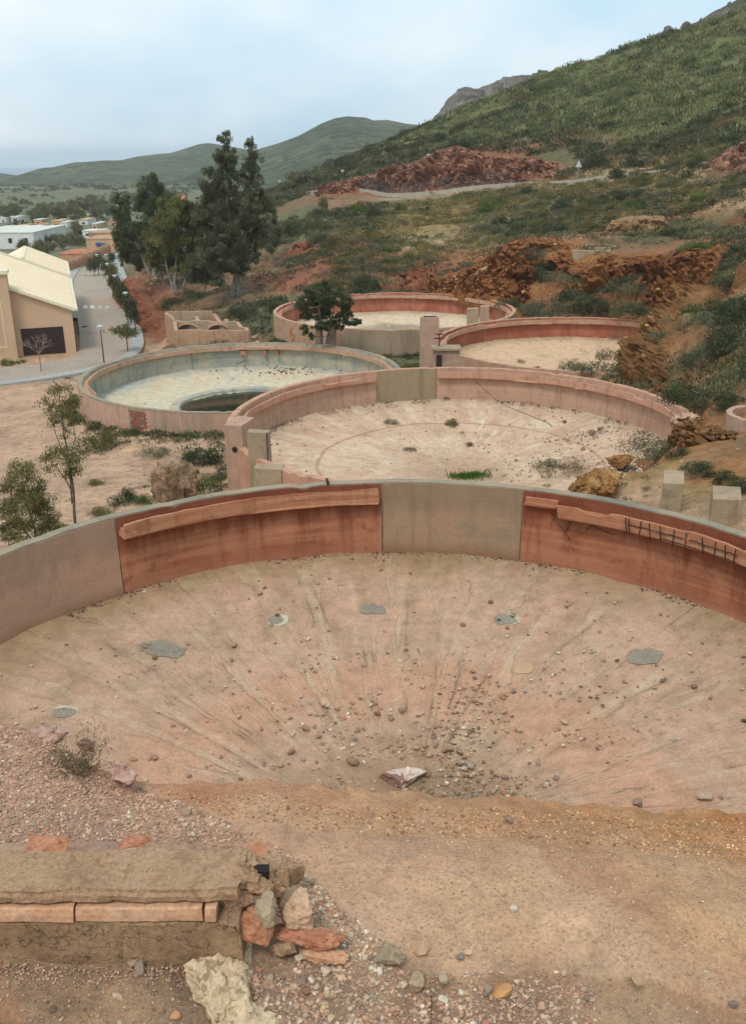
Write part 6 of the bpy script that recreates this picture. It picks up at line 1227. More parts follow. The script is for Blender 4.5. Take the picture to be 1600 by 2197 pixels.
k_ = 0.41; gable(W1, 0, 20, 0, 24.6, 9.5, zE+9.5*k_, zE-.2, zE, off)
def rp(u, v, z): return tuple(bp(u, v, z)-off)
roof_ribs('roof', rp(-.25, -.18, zE-.02), rp(-.25, 24.5, zE-.02), rp(9.5, 24.5, zE+9.5*k_+.10), rp(9.5, -.18, zE+9.5*k_+.10), 44, W1, M['roof'])
roof_ribs('roof', rp(20.2, -.18, zE-.05), rp(20.2, 24.5, zE-.05), rp(9.5, 24.5, zE+9.5*k_+.10), rp(9.5, -.18, zE+9.5*k_+.10), 44, W1, M['roof'])
q = MB()
def beam(a, b2, w, hgt, nm, mat, root, off_):
    a, b2 = Vector(tuple(a)), Vector(tuple(b2)); d = (b2-a).normalized(); s_ = d.cross(Vector((0, 0, 1))).normalized()*w/2; u_ = s_.cross(d).normalized()*hgt/2; V = [a-s_-u_, a+s_-u_, a+s_+u_, a-s_+u_, b2-s_-u_, b2+s_-u_, b2+s_+u_, b2-s_+u_]
    return poly_obj(nm, [Vector(v) for v in V], [(0, 3, 2, 1), (4, 5, 6, 7), (0, 1, 5, 4), (1, 2, 6, 5), (2, 3, 7, 6), (3, 0, 4, 7)], mat, root)
beam(rp(-.3, -.25, zE+.02), rp(9.5, -.25, zE+9.5*k_+.16), .14, .22, 'verge_trim', M['trim'], W1, off)
beam(rp(-.42, -.2, zE-.02), rp(-.42, 24.6, zE-.02), .2, .16, 'gutter', M['trim'], W1, off)
beam(rp(-.4, 24.65, zE+.15), rp(9.5, 24.65, zE+9.5*k_+.3), .22, .35, 'verge_trim', M['trim'], W1, off)
beam(rp(-.06, 1.2, zG+.6), rp(-.06, 24, zG+.6), .05, 1.0, 'base_band', M['iron'], W1, off); 
# garage door: frame recess with vertical boards
def face_pt(px, py): # point on the front wall plane
    d = ray(px, py); n_ = Vd; t = (n_@(E0*np.array([1, 1, 0])))/(n_@d); return d*t
c4 = [face_pt(x, y) for x, y in ((52, 760), (142, 754), (135, 700), (46, 705))]
u0, u1 = [float((p-E0*np.array([1, 1, 0]))@U) for p in (c4[0], c4[1])]; zt = float((c4[2][2]+c4[3][2])/2); zb = float((c4[0][2]+c4[1][2])/2)-.1
db = MB(); db.add([rp(u1, -.03, zb), rp(u0, -.03, zb), rp(u0, -.03, zt), rp(u1, -.03, zt), rp(u1, .02, zb), rp(u0, .02, zb), rp(u0, .02, zt), rp(u1, .02, zt)], ((0,1,2,3),(7,6,5,4),(0,4,5,1),(1,5,6,2),(2,6,7,3),(3,7,4,0))); gd = db.build('garage_door', M['door'], W1)
nbd = 14
for i in range(nbd):
    ua = u1+(u0-u1)*(i+.06)/nbd; ub = u1+(u0-u1)*(i+.94)/nbd; q = MB(); q.add([rp(ua, -.055, zb), rp(ub, -.055, zb), rp(ub, -.055, zt-.05), rp(ua, -.055, zt-.05), rp(ua, -.031, zb), rp(ub, -.031, zb), rp(ub, -.031, zt-.05), rp(ua, -.031, zt-.05)], ((0,1,2,3),(7,6,5,4),(0,4,5,1),(1,5,6,2),(2,6,7,3),(3,7,4,0))); q.build('door_board', M['door'], gd)
# block standing proud at the left, with a capped pier and a framed panel
W3 = empty('annex_building', tuple(bp(5.6, -2, zG))); tag(W3, 'tall ochre block at the left picture edge in front of the warehouse', 'building'); off3 = np.array(bp(5.6, -2, zG))
uA = float((face_pt(37, 764)-E0*np.array([1, 1, 0]))@U)
def bx3(name, ua, ub, va, vb, za, zb_, mat):
    q = MB(); q.add([bp(ua, va, za)-off3, bp(ub, va, za)-off3, bp(ub, va, zb_)-off3, bp(ua, va, zb_)-off3, bp(ua, vb, za)-off3, bp(ub, vb, za)-off3, bp(ub, vb, zb_)-off3, bp(ua, vb, zb_)-off3], ((0,1,2,3),(7,6,5,4),(0,4,5,1),(1,5,6,2),(2,6,7,3),(3,7,4,0))); return q.build(name, mat, W3)
bx3('wall', uA-.1, uA+9, -.9, .6, zG, zE+2.9, M['ochre']); bx3('pier', uA-.15, uA+.9, -1.1, .7, zG, zE+3.45, M['ochre']); bx3('pier_cap', uA-.3, uA+1.1, -1.25, .85, zE+3.45, zE+3.75, M['trim'])
for a_, b_, c_, d_ in ((uA+.62, uA+.68, zG+1.3, zG+5.8), (uA+.68, uA+3.2, zG+1.3, zG+1.36)): bx3('panel_frame', a_, b_, -1.13, -1.1, c_, d_, M['trim'])
W2 = empty('warehouse', tuple(bp(4, 31, zG))); off = np.array(bp(4, 31, zG)); tag(W2, 'second cream roofed warehouse with visible ridge behind the first', 'warehouse')
gable(W2, 0, 8.4, 24.9, 39, 4.3, zE+4.3*k_+.45, zE+.3, zE+.3, off)
roof_ribs('roof', rp(-.3, 24.9, zE+.32), rp(-.3, 39.2, zE+.32), rp(4.3, 39.2, zE+4.3*k_+.58), rp(4.3, 24.9, zE+4.3*k_+.58), 26, W2, M['roof'])
roof_ribs('roof', rp(8.7, 24.9, zE+.25), rp(8.7, 39.2, zE+.25), rp(4.3, 39.2, zE+4.3*k_+.58), rp(4.3, 24.9, zE+4.3*k_+.58), 26, W2, M['roof'])
beam(rp(-.4, 24.85, zE+.35), rp(-.4, 39.2, zE+.35), .2, .16, 'gutter', M['trim'], W2, off); beam(rp(-.3, 39.2, zE+.4), rp(4.3, 39.2, zE+4.3*k_+.68), .2, .2, 'verge_trim', M['trim'], W2, off); beam(rp(8.7, 39.2, zE+.3), rp(4.3, 39.2, zE+4.3*k_+.68), .2, .2, 'verge_trim', M['trim'], W2, off); beam(rp(4.3, 24.9, zE+4.3*k_+.66), rp(4.3, 39.2, zE+4.3*k_+.66), .25, .12, 'ridge_cap', M['trim'], W2, off)
# ------------------------------------------------------------------ ruined masonry cells by the left tank
M['ruin'] = m_wall('ruin_masonry', [lin(160,128,104), lin(184,150,122), lin(178,140,104)], lin(190,130,80), 0.5, None, lin(110,86,68), .5, .6)
M['ruin_in'] = m_wall('ruin_inside', [lin(150,132,112), lin(176,152,128), lin(168,138,112)], lin(130,110,90), .6, None, lin(90,74,60), .5, .7)
def thick_wall(name, a, b2, z0, z1, th, mat, parent, off_, jag=.12, seed=1, arch=None, seg=14):
    """upright wall from a to b2 (xy), crumbled top, optional round-headed opening"""
    a = np.array(a, float)[:2]; b2 = np.array(b2, float)[:2]; d = b2-a; L = np.linalg.norm(d); d /= L; nn = np.array([-d[1], d[0]])*th/2; V = []; F = []
    for i in range(seg+1):
        t = L*i/seg; top = z1+float(fbm(np.array([t, seed*3.1, 0]), 1.1, 4, seed))*jag*2; bot = z0
        if arch and abs(t-arch[0]) < arch[1]: bot = z0+arch[2]+math.sqrt(max(0, arch[1]**2-(t-arch[0])**2))
        bot = min(bot, top-.08); p = a+d*t
        for s_, z in ((1, bot), (1, top), (-1, top), (-1, bot)): V.append((p[0]+nn[0]*s_-off_[0], p[1]+nn[1]*s_-off_[1], z-off_[2]))
    F = [(i*4+k, i*4+(k+1) % 4, (i+1)*4+(k+1) % 4, (i+1)*4+k) for i in range(seg) for k in range(4)]+[(3, 2, 1, 0), (seg*4, seg*4+1, seg*4+2, seg*4+3)]
    return poly_obj(name, V, F, mat, parent)
zr_ = -13.36; c0, c1_, c2, c3 = atZ(378,708,zr_), atZ(534,708,zr_), atZ(375,688,zr_), atZ(506,690,zr_); b0, b1 = atZ(356,668,-13.25), atZ(456,668,-13.3)
RU = empty('ruined_building', (c0[0], c0[1], -15)); tag(RU, 'roofless ruin of two masonry cells behind the left tank', 'ruin'); ro = (c0[0], c0[1], -15)
thick_wall('wall', c0, c1_, -15.4, zr_, .3, M['ruin'], RU, ro, .05, 1); thick_wall('wall', c0, c2, -15.6, zr_, .3, M['ruin'], RU, ro, .05, 2); thick_wall('wall', c1_, c3, -15.2, zr_-.1, .3, M['ruin'], RU, ro, .2, 3)
thick_wall('wall', c2, c3, -15.2, zr_, .45, M['ruin_in'], RU, ro, .1, 4, seg=24); thick_wall('wall', c2, b0, -15.8, -13.3, .3, M['ruin'], RU, ro, .06, 5); thick_wall('wall', b0, b1, -15.6, -13.25, .3, M['ruin_in'], RU, ro, .04, 6); thick_wall('wall', b1, c3+(b1-c3)*.1, -15.2, -13.7, .35, M['ruin'], RU, ro, .3, 7)
mid = (c2[:2]*.55+c3[:2]*.45); thick_wall('partition_wall', (mid[0], mid[1]), (mid[0]+(b0[0]-c2[0])*.8, mid[1]+(b0[1]-c2[1])*.8), -15.2, -13.5, .3, M['ruin_in'], RU, ro, .2, 8)
for fx in (.22, .72):
    cxy = c2+(c3-c2)*fx; q = MB(); rr2 = 1.05
    for j in range(2): 
        pts_ = [(cxy[0]+rr2*math.cos(t), cxy[1]-.25-.12*j, -14.35+rr2*.75*math.sin(t)) for t in np.linspace(0, pi, 11)]
        q.tube([(x-ro[0], y-ro[1], z-ro[2]) for x, y, z in pts_], .09, 5)
    q.build('vault_arch', M['ruin'], RU)
    q = MB(); pl_ = [(cxy[0]+rr2*math.cos(t)-ro[0], -14.35+rr2*.75*math.sin(t)-ro[2]) for t in np.linspace(0, pi, 11)]; n_ = len(pl_)
    q.add([(x, cxy[1]-.24-ro[1], z) for x, z in pl_]+[(x, cxy[1]-.20-ro[1], z) for x, z in pl_], [tuple(range(n_)), tuple(range(n_, 2*n_))[::-1]]); q.build('vault_infill', m_plain('dark_infill', lin(104, 84, 66), .9, .2, 4), RU)
for i, (x, y, w) in enumerate(((545,725,24),(552,738,18),(536,735,16),(520,742,14))): p = on_ground(x, y); stone('rubble', tuple(p), w/2/FPX*slant(p), lin(176,140,118), ('largest','second','third','smallest')[i]+' pink rubble block heaped at the right end of the ruin', 'rubble')
# ------------------------------------------------------------------ upright concrete slabs and pillars
M['pier'] = m_wall('pinkish_concrete', [lin(170,136,118), lin(184,150,130), lin(172,146,124)], lin(150,132,112), .5, None, lin(120,98,82), .4, .7)
M['pier_grey'] = m_wall('grey_concrete', [lin(148,132,108), lin(164,144,118), lin(172,150,124)], lin(132,118,94), .6, None, lin(104,88,72), .45, .7)
def pillar(px0, px1, pyt, Y, dep, drop_, mat, label, rz=0.0, name='concrete_pillar', hole=None):
    a, b_ = atY(px0, pyt, Y), atY(px1, pyt, Y); w = b_[0]-a[0]; c = (a+b_)/2; zt_ = c[2]; g = zt_-drop_; root = empty(name, (c[0], c[1]+dep/2, g)); root.rotation_euler[2] = rz
    V = []; nz = 8
    prof = [(-w/2, -dep/2), (w/2, -dep/2), (w/2, dep/2), (-w/2, dep/2)]
    for k in range(nz+1):
        z = drop_*k/nz
        for x, y in prof: V.append((x+random.gauss(0, .008), y+random.gauss(0, .008), z+(random.gauss(0, .02) if k == nz else 0)))
    F = [(k*4+j, k*4+(j+1) % 4, (k+1)*4+(j+1) % 4, (k+1)*4+j) for k in range(nz) for j in range(4)]+[(3, 2, 1, 0), (nz*4, nz*4+1, nz*4+2, nz*4+3)]
    o = poly_obj('shaft', V, F, mat, root); md = o.modifiers.new('bevel', 'BEVEL'); md.width = .025; md.segments = 2; md.limit_method = 'ANGLE'
    return tag(root, label, 'pillar')
pA = pillar(488, 529, 912, 35.4, 1.3, 4.6, M['pier'], 'rear concrete slab pillar at the left rim of the pink tank, with a pipe hole', -.28)
q = MB(); q.tube([(.03, -.68, 3.6), (.03, -.64, 3.6)], .11, 12); q.build('pipe_hole', M['iron'], pA)
pB = pillar(530, 577, 927, 33.9, .42, 4.4, M['pier_grey'], 'front concrete slab pillar at the left rim of the pink tank, dark wire on its edge', -.12)
q = MB(); q.tube([(.36, -.24, 4.4), (.36, -.24, 2.9), (.08, -.25, 1.9), (.02, -.25, 1.45)], .018, 5); q.build('wire', M['iron'], pB)
pillar(545, 607, 1006, 32.6, .55, 3.2, M['pier_grey'], 'low concrete stub at the foot of the front slab pillar', -.1, 'concrete_stub')
pillar(675, 691, 693, 69.0, .9, 2.9, M['pier'], 'left one of the two narrow pillars under the dark leafy tree'); pillar(703, 721, 693, 69.2, .9, 2.9, M['pier'], 'right one of the two narrow pillars under the dark leafy tree')
pT = pillar(902, 942, 681, 62.0, .7, 4.0, M['pier'], 'tall pink rectangular pillar between the tanks in the middle'); q = MB(); q.box((0, -.2, 4.04), (.85, .12, .06)); q.build('iron_plate', M['iron'], pT)
pS = pillar(930, 986, 752, 55.5, 1.0, 2.0, M['pier'], 'low open concrete box with overhanging slab beside the tall pink pillar', 0, 'concrete_box'); q = MB(); q.box((0, 0, 2.07), (1.75, 1.3, .12)); q.build('top_slab', M['pier_grey'], pS); q = MB(); q.box((-.45, -.52, .9), (.34, .06, 1.7)); q.build('opening', M['iron'], pS)
q = MB(); q.box((-.4, .2, 2.85), (.5, .08, .07)); q.box((-.4, .2, 2.6), (.62, .08, .07)); q.box((-.4, .2, 2.5), (.08, .08, .75)); q.build('iron_beam', m_plain('red_rust_iron', (.12, .03, .02, 1), .8, .3, 12), pS)
pillar(1003, 1027, 662, 76.5, .6, 3.0, M['pier_grey'], 'left small grey pillar standing at the junction of the far tanks'); pillar(1031, 1050, 657, 78.5, .6, 3.0, M['pier'], 'right small pink pillar standing at the junction of the far tanks')
pillar(1437, 1480, 1037, 26.2, 1.25, 2.6, M['pier_grey'], 'left concrete block standing behind the right rim of the near tank', -.32, 'concrete_block'); pillar(1545, 1604, 1072, 24.6, 1.2, 2.4, M['pier_grey'], 'right concrete block at the picture edge behind the near tank', -.32, 'concrete_block')
# small round basins
def small_basin(label, cx, cy, zr, R, hgt, mat, a0=0, a1=2*pi, name='small_basin'):
    root = empty(name, (cx, cy, 0)); n = 48; A = np.linspace(a0, a1, n+1); prof = [(R, 0), (R, -hgt), (R-.22, -hgt), (R-.22, 0)]; V = [((r)*math.cos(a), r*math.sin(a), zr+z+random.gauss(0, .008)) for a in A for r, z in prof]
    F = [(i*4+j, i*4+(j+1) % 4, (i+1)*4+(j+1) % 4, (i+1)*4+j) for i in range(n) for j in range(4)]+[(3, 2, 1, 0), (n*4, n*4+1, n*4+2, n*4+3)]; poly_obj('wall', V, F, mat, root); return tag(root, label, 'basin')
p = atY(1640, 888, 33.5); small_basin('small round concrete basin with plants inside at the right picture edge', p[0], p[1], p[2], 1.35, 1.3, M['pier'])
p = atY(1287, 527, 88.5); sb = small_basin('small round grey basin standing above the orange cliff', p[0], p[1], p[2], 1.45, 1.1, M['pier_grey']); p2 = atY(1312, 527, 90); small_basin('second smaller round basin touching the one above the cliff', p2[0], p2[1], p2[2]+.02, 1.0, 1.0, M['pier_grey'])
p = atY(1270, 542, 86.2); q = MB(); q.box((0, 0, 0), (3.6, 1.2, .9), rz=-.12, jit=.05); o = q.build('retaining_wall', M['pier_grey']); o.location = tuple(p-np.array([0, 0, .25])); tag(o, 'low grey retaining wall just below the small round basins', 'wall')
# ------------------------------------------------------------------ mounds and boulders
def mound(px, py, w, hp, Y, mat, label, seed, name='boulder', dep=.9, amp=.25, cat='boulder'):
    V, F = rock_shape(seed, ICO3, .3, 10)
    import bmesh
    me = bpy.data.meshes.new(name); me.from_pydata(V.tolist(), [], F.tolist()); bm = bmesh.new(); bm.from_mesh(me); bmesh.ops.subdivide_edges(bm, edges=bm.edges, cuts=4, use_grid_fill=True); bm.to_mesh(me); bm.free()
    V = np.array([v.co[:] for v in me.vertices]); p = atY(px, py, Y); mpp = slant(p)/FPX; V /= np.abs(V).max(0); V[:, 2] += .25*(1-V[:, 0]**2)*fbm(V+seed, 1.4, 3, seed); V *= (1+amp*.5*facet(V+seed, 1.8, seed)+amp*.28*facet(V+seed, 4.5, seed+3)+amp*.12*facet(V, 11, seed+5)+.05*fbm(V, 12, 3, seed))[:, None]; V *= np.array([w*mpp/2, w*mpp/2*dep, hp*mpp/2*1.1])
    me.vertices.foreach_set('co', V.astype(np.float32).ravel()); me.update(); me.materials.append(mat); o = bpy.data.objects.new(name, me); COL.objects.link(o); o.location = tuple(p); return tag(o, label, cat)
M['ochrerock'] = m_mottle('ochre_rock', [lin(112,76,44), lin(156,112,64), lin(184,146,96)], 1.3, 9, bs=1.0, bd=.1, spots=(lin(80,52,34), 3, .58, .7))
M['yardrock'] = m_mottle('brownish_rock', [lin(126,102,80), lin(156,126,100), lin(178,150,120)], 1.4, 9, bs=1.0, bd=.08, spots=(lin(104,92,66), 2.4, .52, .7))
M['pinkrock'] = m_mottle('pale_pink_rock', [lin(150,114,92), lin(186,152,128), lin(206,180,156)], 1.4, 9, bs=1.0, bd=.08, spots=(lin(120,80,60), 3, .55, .6))
mound(380, 1072, 104, 150, 31.8, M['yardrock'], 'pale pinkish rock mound between near tank and left yard', 5, dep=.8)
mound(1285, 1040, 118, 80, 29.8, M['ochrerock'], 'ochre boulder of crumbling soil at the front of the pink tank', 6)
mound(1470, 915, 70, 50, 35.6, M['pinkrock'], 'heap of pale stones beside the end of the pink tank rim', 9, 'stone_heap', .8, .3, 'stone heap')
mound(1330, 990, 60, 30, 31.8, M['ochrerock'], 'low ochre crest behind the crumbling boulder', 12)
# angular rocks on the cliffs and in the road cutting
def cliff_rocks(n, box, smin, s0, s1, pal, label, sink=.1, ymin=0):
    X = rng.uniform(box[0], box[1], n); Y = rng.uniform(box[2], box[3], n); sl = slope_at(X, Y, .8); k = (sl > smin) & free_of(X, Y, .3); X, Y = X[k], Y[k]; Z = h(X, Y); s = s0*(s1/s0)**(rng.random(len(X))**2); 
    return tag(scatter('rocks', ROCKS, np.stack([X, Y, Z+s*sink], 1), s, M['stone'], stone_tint(len(X), .9, np.array([lin(*c)[:3] for c in pal]))), label, 'rocks', kind='stuff')
cliff_rocks(1500, (2, 50, 74, 100), .3, .08, .3, ((146,92,58),(122,70,46),(164,112,70),(184,138,100),(110,66,48)), 'angular red and ochre rocks fallen from the orange cliff')
cliff_rocks(2600, (12, 34, 34, 72), .4, .06, .25, ((146,100,58),(120,78,46),(170,126,76)), 'ochre rocks on the steep right slope'); cliff_rocks(2200, (-22, 12, 88, 118), .2, .05, .2, ((150,94,70),(170,116,90),(190,146,120)), 'reddish stones on the slope behind the far tank')
def rock_face(label, foot, top, mat, seed, amp=.6, sc=.55, nu=220, nv=44, back=2.0, lean=.35, name='cliff', blocks=None, push=1.3):
    """a broken rock face standing between a foot line and a top line"""
    Ff = resample([atY(*p) for p in foot], nu); Tt = resample([atY(*p) for p in top], nu); v = np.linspace(0, 1, nv); bk = 8
    t = np.gradient(Ff[:, :2]*.5+Tt[:, :2]*.5, axis=0); t /= np.linalg.norm(t, axis=1)[:, None]+1e-9; nrm = np.stack([t[:, 1], -t[:, 0], t[:, 0]*0], 1); nrm *= np.sign(np.sum(nrm[:, :2]*(Ff-Tt)[:, :2], 1).mean()); Ff = Ff+nrm*push; Tt = Tt+nrm*push*.5
    rows = [Ff-np.array([0, 0, .8])+nrm*.2]
    for q in v: 
        w = q**lean if lean < 1 else q; rows.append(Ff*(1-q)+Tt*q+nrm*(math.sin(q*pi)*.4))
    for k in range(1, bk+1): rows.append(Tt-nrm*back*k/bk-np.array([0, 0, .12*k*k/bk]))
    G = np.array(rows); e = np.clip(np.minimum(np.arange(nu), np.arange(nu)[::-1])/12, 0, 1); G[:, :, 2] -= (1-e)[None]*.8
    P = G.reshape(-1, 3); qv = np.repeat(np.clip(np.r_[0, np.sin(v*pi)*.8+.3, np.linspace(.3, 0, bk)], 0, 1.1), nu)
    blocky = np.round(fbm(P*np.array([1, 1, .8]), sc*.9, 2, seed+4)*4)/4
    Pw = P+np.stack([fbm(P, sc*2, 3, seed+k) for k in (41, 42, 43)], -1)*.5/sc; d = (fbm(P, sc*.6, 3, seed)*.7+facet(Pw*[1, 1, .8], sc, seed)*.75+facet(Pw, sc*2.6, seed+1)*.36+facet(Pw, sc*6, seed+2)*.17)*amp; N = np.tile((nrm*.85+np.array([0, 0, .55])), (len(rows), 1)); V = P+N*(d*qv)[:, None]; V[:, 2] += fbm(P, sc*1.7, 3, seed+2)*amp*.25*qv; V[:, :2] += t.repeat(1, 0)[None].repeat(len(rows), 0).reshape(-1, 2)*(fbm(P, sc*1.5, 3, seed+8)*amp*.4*qv)[:, None]
    m = len(rows); ii = (np.arange(m-1)[:, None]*nu+np.arange(nu-1)[None]).ravel(); Fq = np.stack([ii, ii+1, ii+nu+1, ii+nu], 1); o = mesh_np(name, V, Fq, mat)
    if blocks:
        cnt, s0, s1, pal = blocks; pick = rng.integers(nu, nu*(nv+1), cnt); sz = s0*(s1/s0)**(rng.random(cnt)**1.6); pal = np.array([lin(*c)[:3] for c in pal])
        b_ = scatter('rock_blocks', ROCKS, V[pick]-N[pick]*0+np.array([0, 0, 0]), sz, M['stone'], stone_tint(cnt, .9, pal), o); b_['kind'] = 'stuff'
    return tag(o, label, 'rock face')
def m_rock(name, cols, dark, pale, sc=.35):
    m, nt, b = mat_new(name); v = world_pos(nt, (1, 1, .7)); k = len(cols); n1 = noise(nt, v, sc, 7, .68, .6); c = ramp(nt, n1, [(.34+.32*i/(k-1), q) for i, q in enumerate(cols)])
    n2 = noise(nt, v, sc*3.5, 6, .7, .4); c = mixc(nt, ramp(nt, n2, [(.56, 0.0), (.68, .75)]), c, dark); n3 = noise(nt, v, sc*2.4, 5, .65, .8); c = mixc(nt, ramp(nt, n3, [(.6, 0.0), (.7, .7)]), c, pale)
    f = noise(nt, v, sc*22, 5, .75); c = mixc(nt, 1.0, c, ramp(nt, f, [(.3, .6), (.7, 1.3)]), 'MULTIPLY'); nt.links.new(c, b.inputs['Base Color']); b.inputs['Roughness'].default_value = .95; bump(nt, b, math_(nt, 'ADD', n2, f), 1.0, .15); return m
M['rock_red'] = m_rock('red_cutting_rock', [lin(132,92,74), lin(160,114,92), lin(180,138,114)], lin(88,60,50), lin(200,166,142), .3)
M['rock_orange'] = m_rock('orange_cliff_rock', [lin(116,70,46), lin(142,92,54), lin(160,112,64)], lin(78,48,34), lin(178,134,92), .3)
M['rock_rust'] = m_rock('rust_earth', [lin(126,74,54), lin(142,86,60), lin(156,104,76)], lin(98,58,44), lin(176,134,108), .4)
M['rock_ochre'] = m_rock('ochre_slope_rock', [lin(122,84,50), lin(150,106,64), lin(170,130,84)], lin(74,50,34), lin(174,140,100), .9)
M['rock_tan'] = m_rock('tan_earth', [lin(142,108,74), lin(160,128,90), lin(170,140,104)], lin(116,80,54), lin(190,166,134), .4)
rock_face('long jagged red rock cutting behind the fence of the hill road', [(690,418,172),(800,414,160),(860,410,154.5),(940,402,148),(1040,392,145.5),(1140,385,141),(1215,379,138)], [(690,408,174),(760,387,171),(850,362,163),(900,346,160),(950,324,156),(985,315,154),(1010,322,152),(1050,339,151),(1120,340,148),(1160,343,146),(1215,354,141.5)], M['rock_red'], 3, 2.1, .34, 520, 90, 3, blocks=(260, .2, .7, ((120,80,64),(140,98,78),(156,114,92),(102,66,54))))
rock_face('tall red and orange rock cliff left of the small basins above the tanks', [(925,618,91),(1000,634,87.5),(1060,652,85),(1120,660,83.5),(1180,658,82.5),(1235,650,81)], [(930,606,92),(985,585,91),(1030,560,91),(1080,527,91),(1130,512,91.5),(1180,510,91),(1215,522,89),(1240,548,86)], M['rock_orange'], 7, 1.3, .50, 420, 110, 2.5, push=.2, blocks=(300, .06, .30, ((136,84,54),(156,106,66),(112,68,46),(176,136,100))))
rock_face('dark orange rock cliff right of the small basins above the shrubs', [(1210,655,81.5),(1300,672,78),(1400,664,75.5),(1470,650,73),(1545,612,69)], [(1222,560,86.5),(1280,566,84.5),(1310,549,83.5),(1400,545,81.5),(1480,537,79.5),(1570,528,77)], M['rock_orange'], 9, 1.3, .50, 420, 110, 2.5, blocks=(260, .05, .28, ((130,80,52),(150,100,62),(108,66,46),(170,130,92))))
rock_face('red earth bank directly behind the far tank', [(680,606,97),(760,614,95),(850,612,94),(950,606,93)], [(672,576,103),(740,561,105),(850,553,105),(965,556,102)], M['rock_rust'], 11, .8, .5, 220, 40, 2)
rock_face('upper red earth bank on the slope left of the yellow scrub', [(625,545,112),(700,548,110),(800,540,110)], [(630,520,118),(700,514,118),(805,512,117)], M['rock_rust'], 13, .7, .5, 160, 30, 2)
rock_face('tan overhanging earth bank on the terrace above the small basins', [(1290,500,95),(1350,502,94),(1435,498,93)], [(1300,474,96),(1350,462,95.5),(1435,463,94.5)], M['rock_tan'], 15, .6, .6, 140, 30, 2)
rock_face('bare reddish rock slope at the right edge under the green hill', [(1525,358,118),(1600,362,113),(1700,370,106)], [(1530,340,121),(1570,318,119),(1610,300,117),(1700,280,110)], M['rock_red'], 17, 1.3, .35, 140, 36, 2)
rock_face('ochre rock spur falling towards the end of the pink tank', [(1492,886,43.2),(1450,862,45.6),(1405,825,49),(1385,775,53),(1420,705,60),(1500,655,68)], [(1590,850,42),(1520,800,45.5),(1462,770,50),(1448,715,56),(1490,660,62.5),(1545,600,68)], M['rock_ochre'], 19, 1.3, .7, 360, 110, 2, blocks=(300, .05, .3, ((146,104,60),(120,82,50),(172,130,84))))
rock_face('broken ochre bank below the small round basin at right', [(1440,1000,33),(1500,1000,31.5),(1560,1010,30),(1640,1010,28.5)], [(1455,905,36),(1500,895,35.5),(1560,925,33),(1640,930,32)], M['rock_ochre'], 29, .8, 1.0, 240, 80, 1.5, push=.3, blocks=(300, .03, .2, ((156,116,70),(130,90,56),(182,144,100))))
rock_face('steep red earth cutting beside the far pavement of the street', [(262,612,126),(283,650,115),(305,685,105),(330,722,95)], [(285,588,128),(305,618,117),(330,655,107),(362,705,95)], M['rock_rust'], 21, .6, .5, 180, 36, 2)
rock_face('pale pink rock rib running down to the far tank rim', [(945,612,90.5),(1000,598,90),(1045,578,90),(1080,560,90)], [(950,602,91.5),(1000,583,91.2),(1045,565,91),(1075,548,90.8)], M['pinkrock'], 23, .5, .9, 120, 18, .6, push=.5)
n = 5200; X = rng.uniform(12, 56, n); Y = rng.uniform(92, 128, n); c_ = soil(X, Y); k = (c_[:, 0] > c_[:, 1]*1.2) & (slope_at(X, Y) < .5); X, Y = X[k], Y[k]; s_ = rng.uniform(.05, .28, len(X))
tag(scatter('rocks', ROCKS, np.stack([X, Y, h(X, Y)], 1), s_, M['stone'], stone_tint(len(X), .85, np.array([lin(*c)[:3] for c in ((168,130,100),(150,108,84),(186,154,126),(130,90,70))]))), 'loose stones strewn over the terraces above the cliff', 'rocks', kind='stuff')
n = 5000; X = rng.uniform(-30, -4, n); Y = rng.uniform(24, 62, n); k = free_of(X, Y, .3); X, Y = X[k], Y[k]; s_ = .012*(8)**(rng.random(len(X))**3); k = fbm(np.stack([X, Y, X*0], -1), .4, 3, 44) > -.1; X, Y, s_ = X[k], Y[k], s_[k]
tag(scatter('gravel', PEB, np.stack([X, Y, h(X, Y)], 1), s_, M['stone'], stone_tint(len(X), .9)), 'small stones scattered over the pinkish yard at left', 'gravel', kind='stuff')
# weeds as ground cover round the tanks
n = 7000; X = rng.uniform(-30, 16, n); Y = rng.uniform(24, 96, n); k = free_of(X, Y, .15) & (fbm(np.stack([X, Y, X*0], -1), .16, 3, 61)+rng.normal(0, .07, n) > np.where((X > -16) & (Y > 66), -.25, .12)); X, Y = X[k], Y[k]; tuft_mass('weeds', X, Y, h(X, Y), rng.uniform(.08, .26, len(X)), 26, (.7, .12), M['scrub'], SCOL+[lin(128,128,84)[:3]], 'low weeds growing round the tanks and over the yard', 'weeds', .6, 1.0)
tt = []
for t, a0_, a1_, num in ((3, 170, 330, 320), (5, 200, 290, 160), (2, 140, 250, 100), (4, 180, 250, 60), (5, 20, 150, 300), (4, 40, 130, 200)):
    A = np.radians(rng.uniform(a0_, a1_, num)); r = TR+.25+np.abs(rng.normal(0, .6, num)); tt.append(np.stack([TK[t][0]+r*np.cos(A), TK[t][1]+r*np.sin(A)], 1))
tt = np.vstack(tt); k = free_of(tt[:, 0], tt[:, 1], .12); X, Y = tt[k, 0], tt[k, 1]; tuft_mass('weeds', X, Y, h(X, Y), rng.uniform(.15, .45, len(X)), 44, (.5, .12), M['scrub'], SCOL, 'thicker weeds along the outer feet of the tanks', 'weeds', .7, .8)
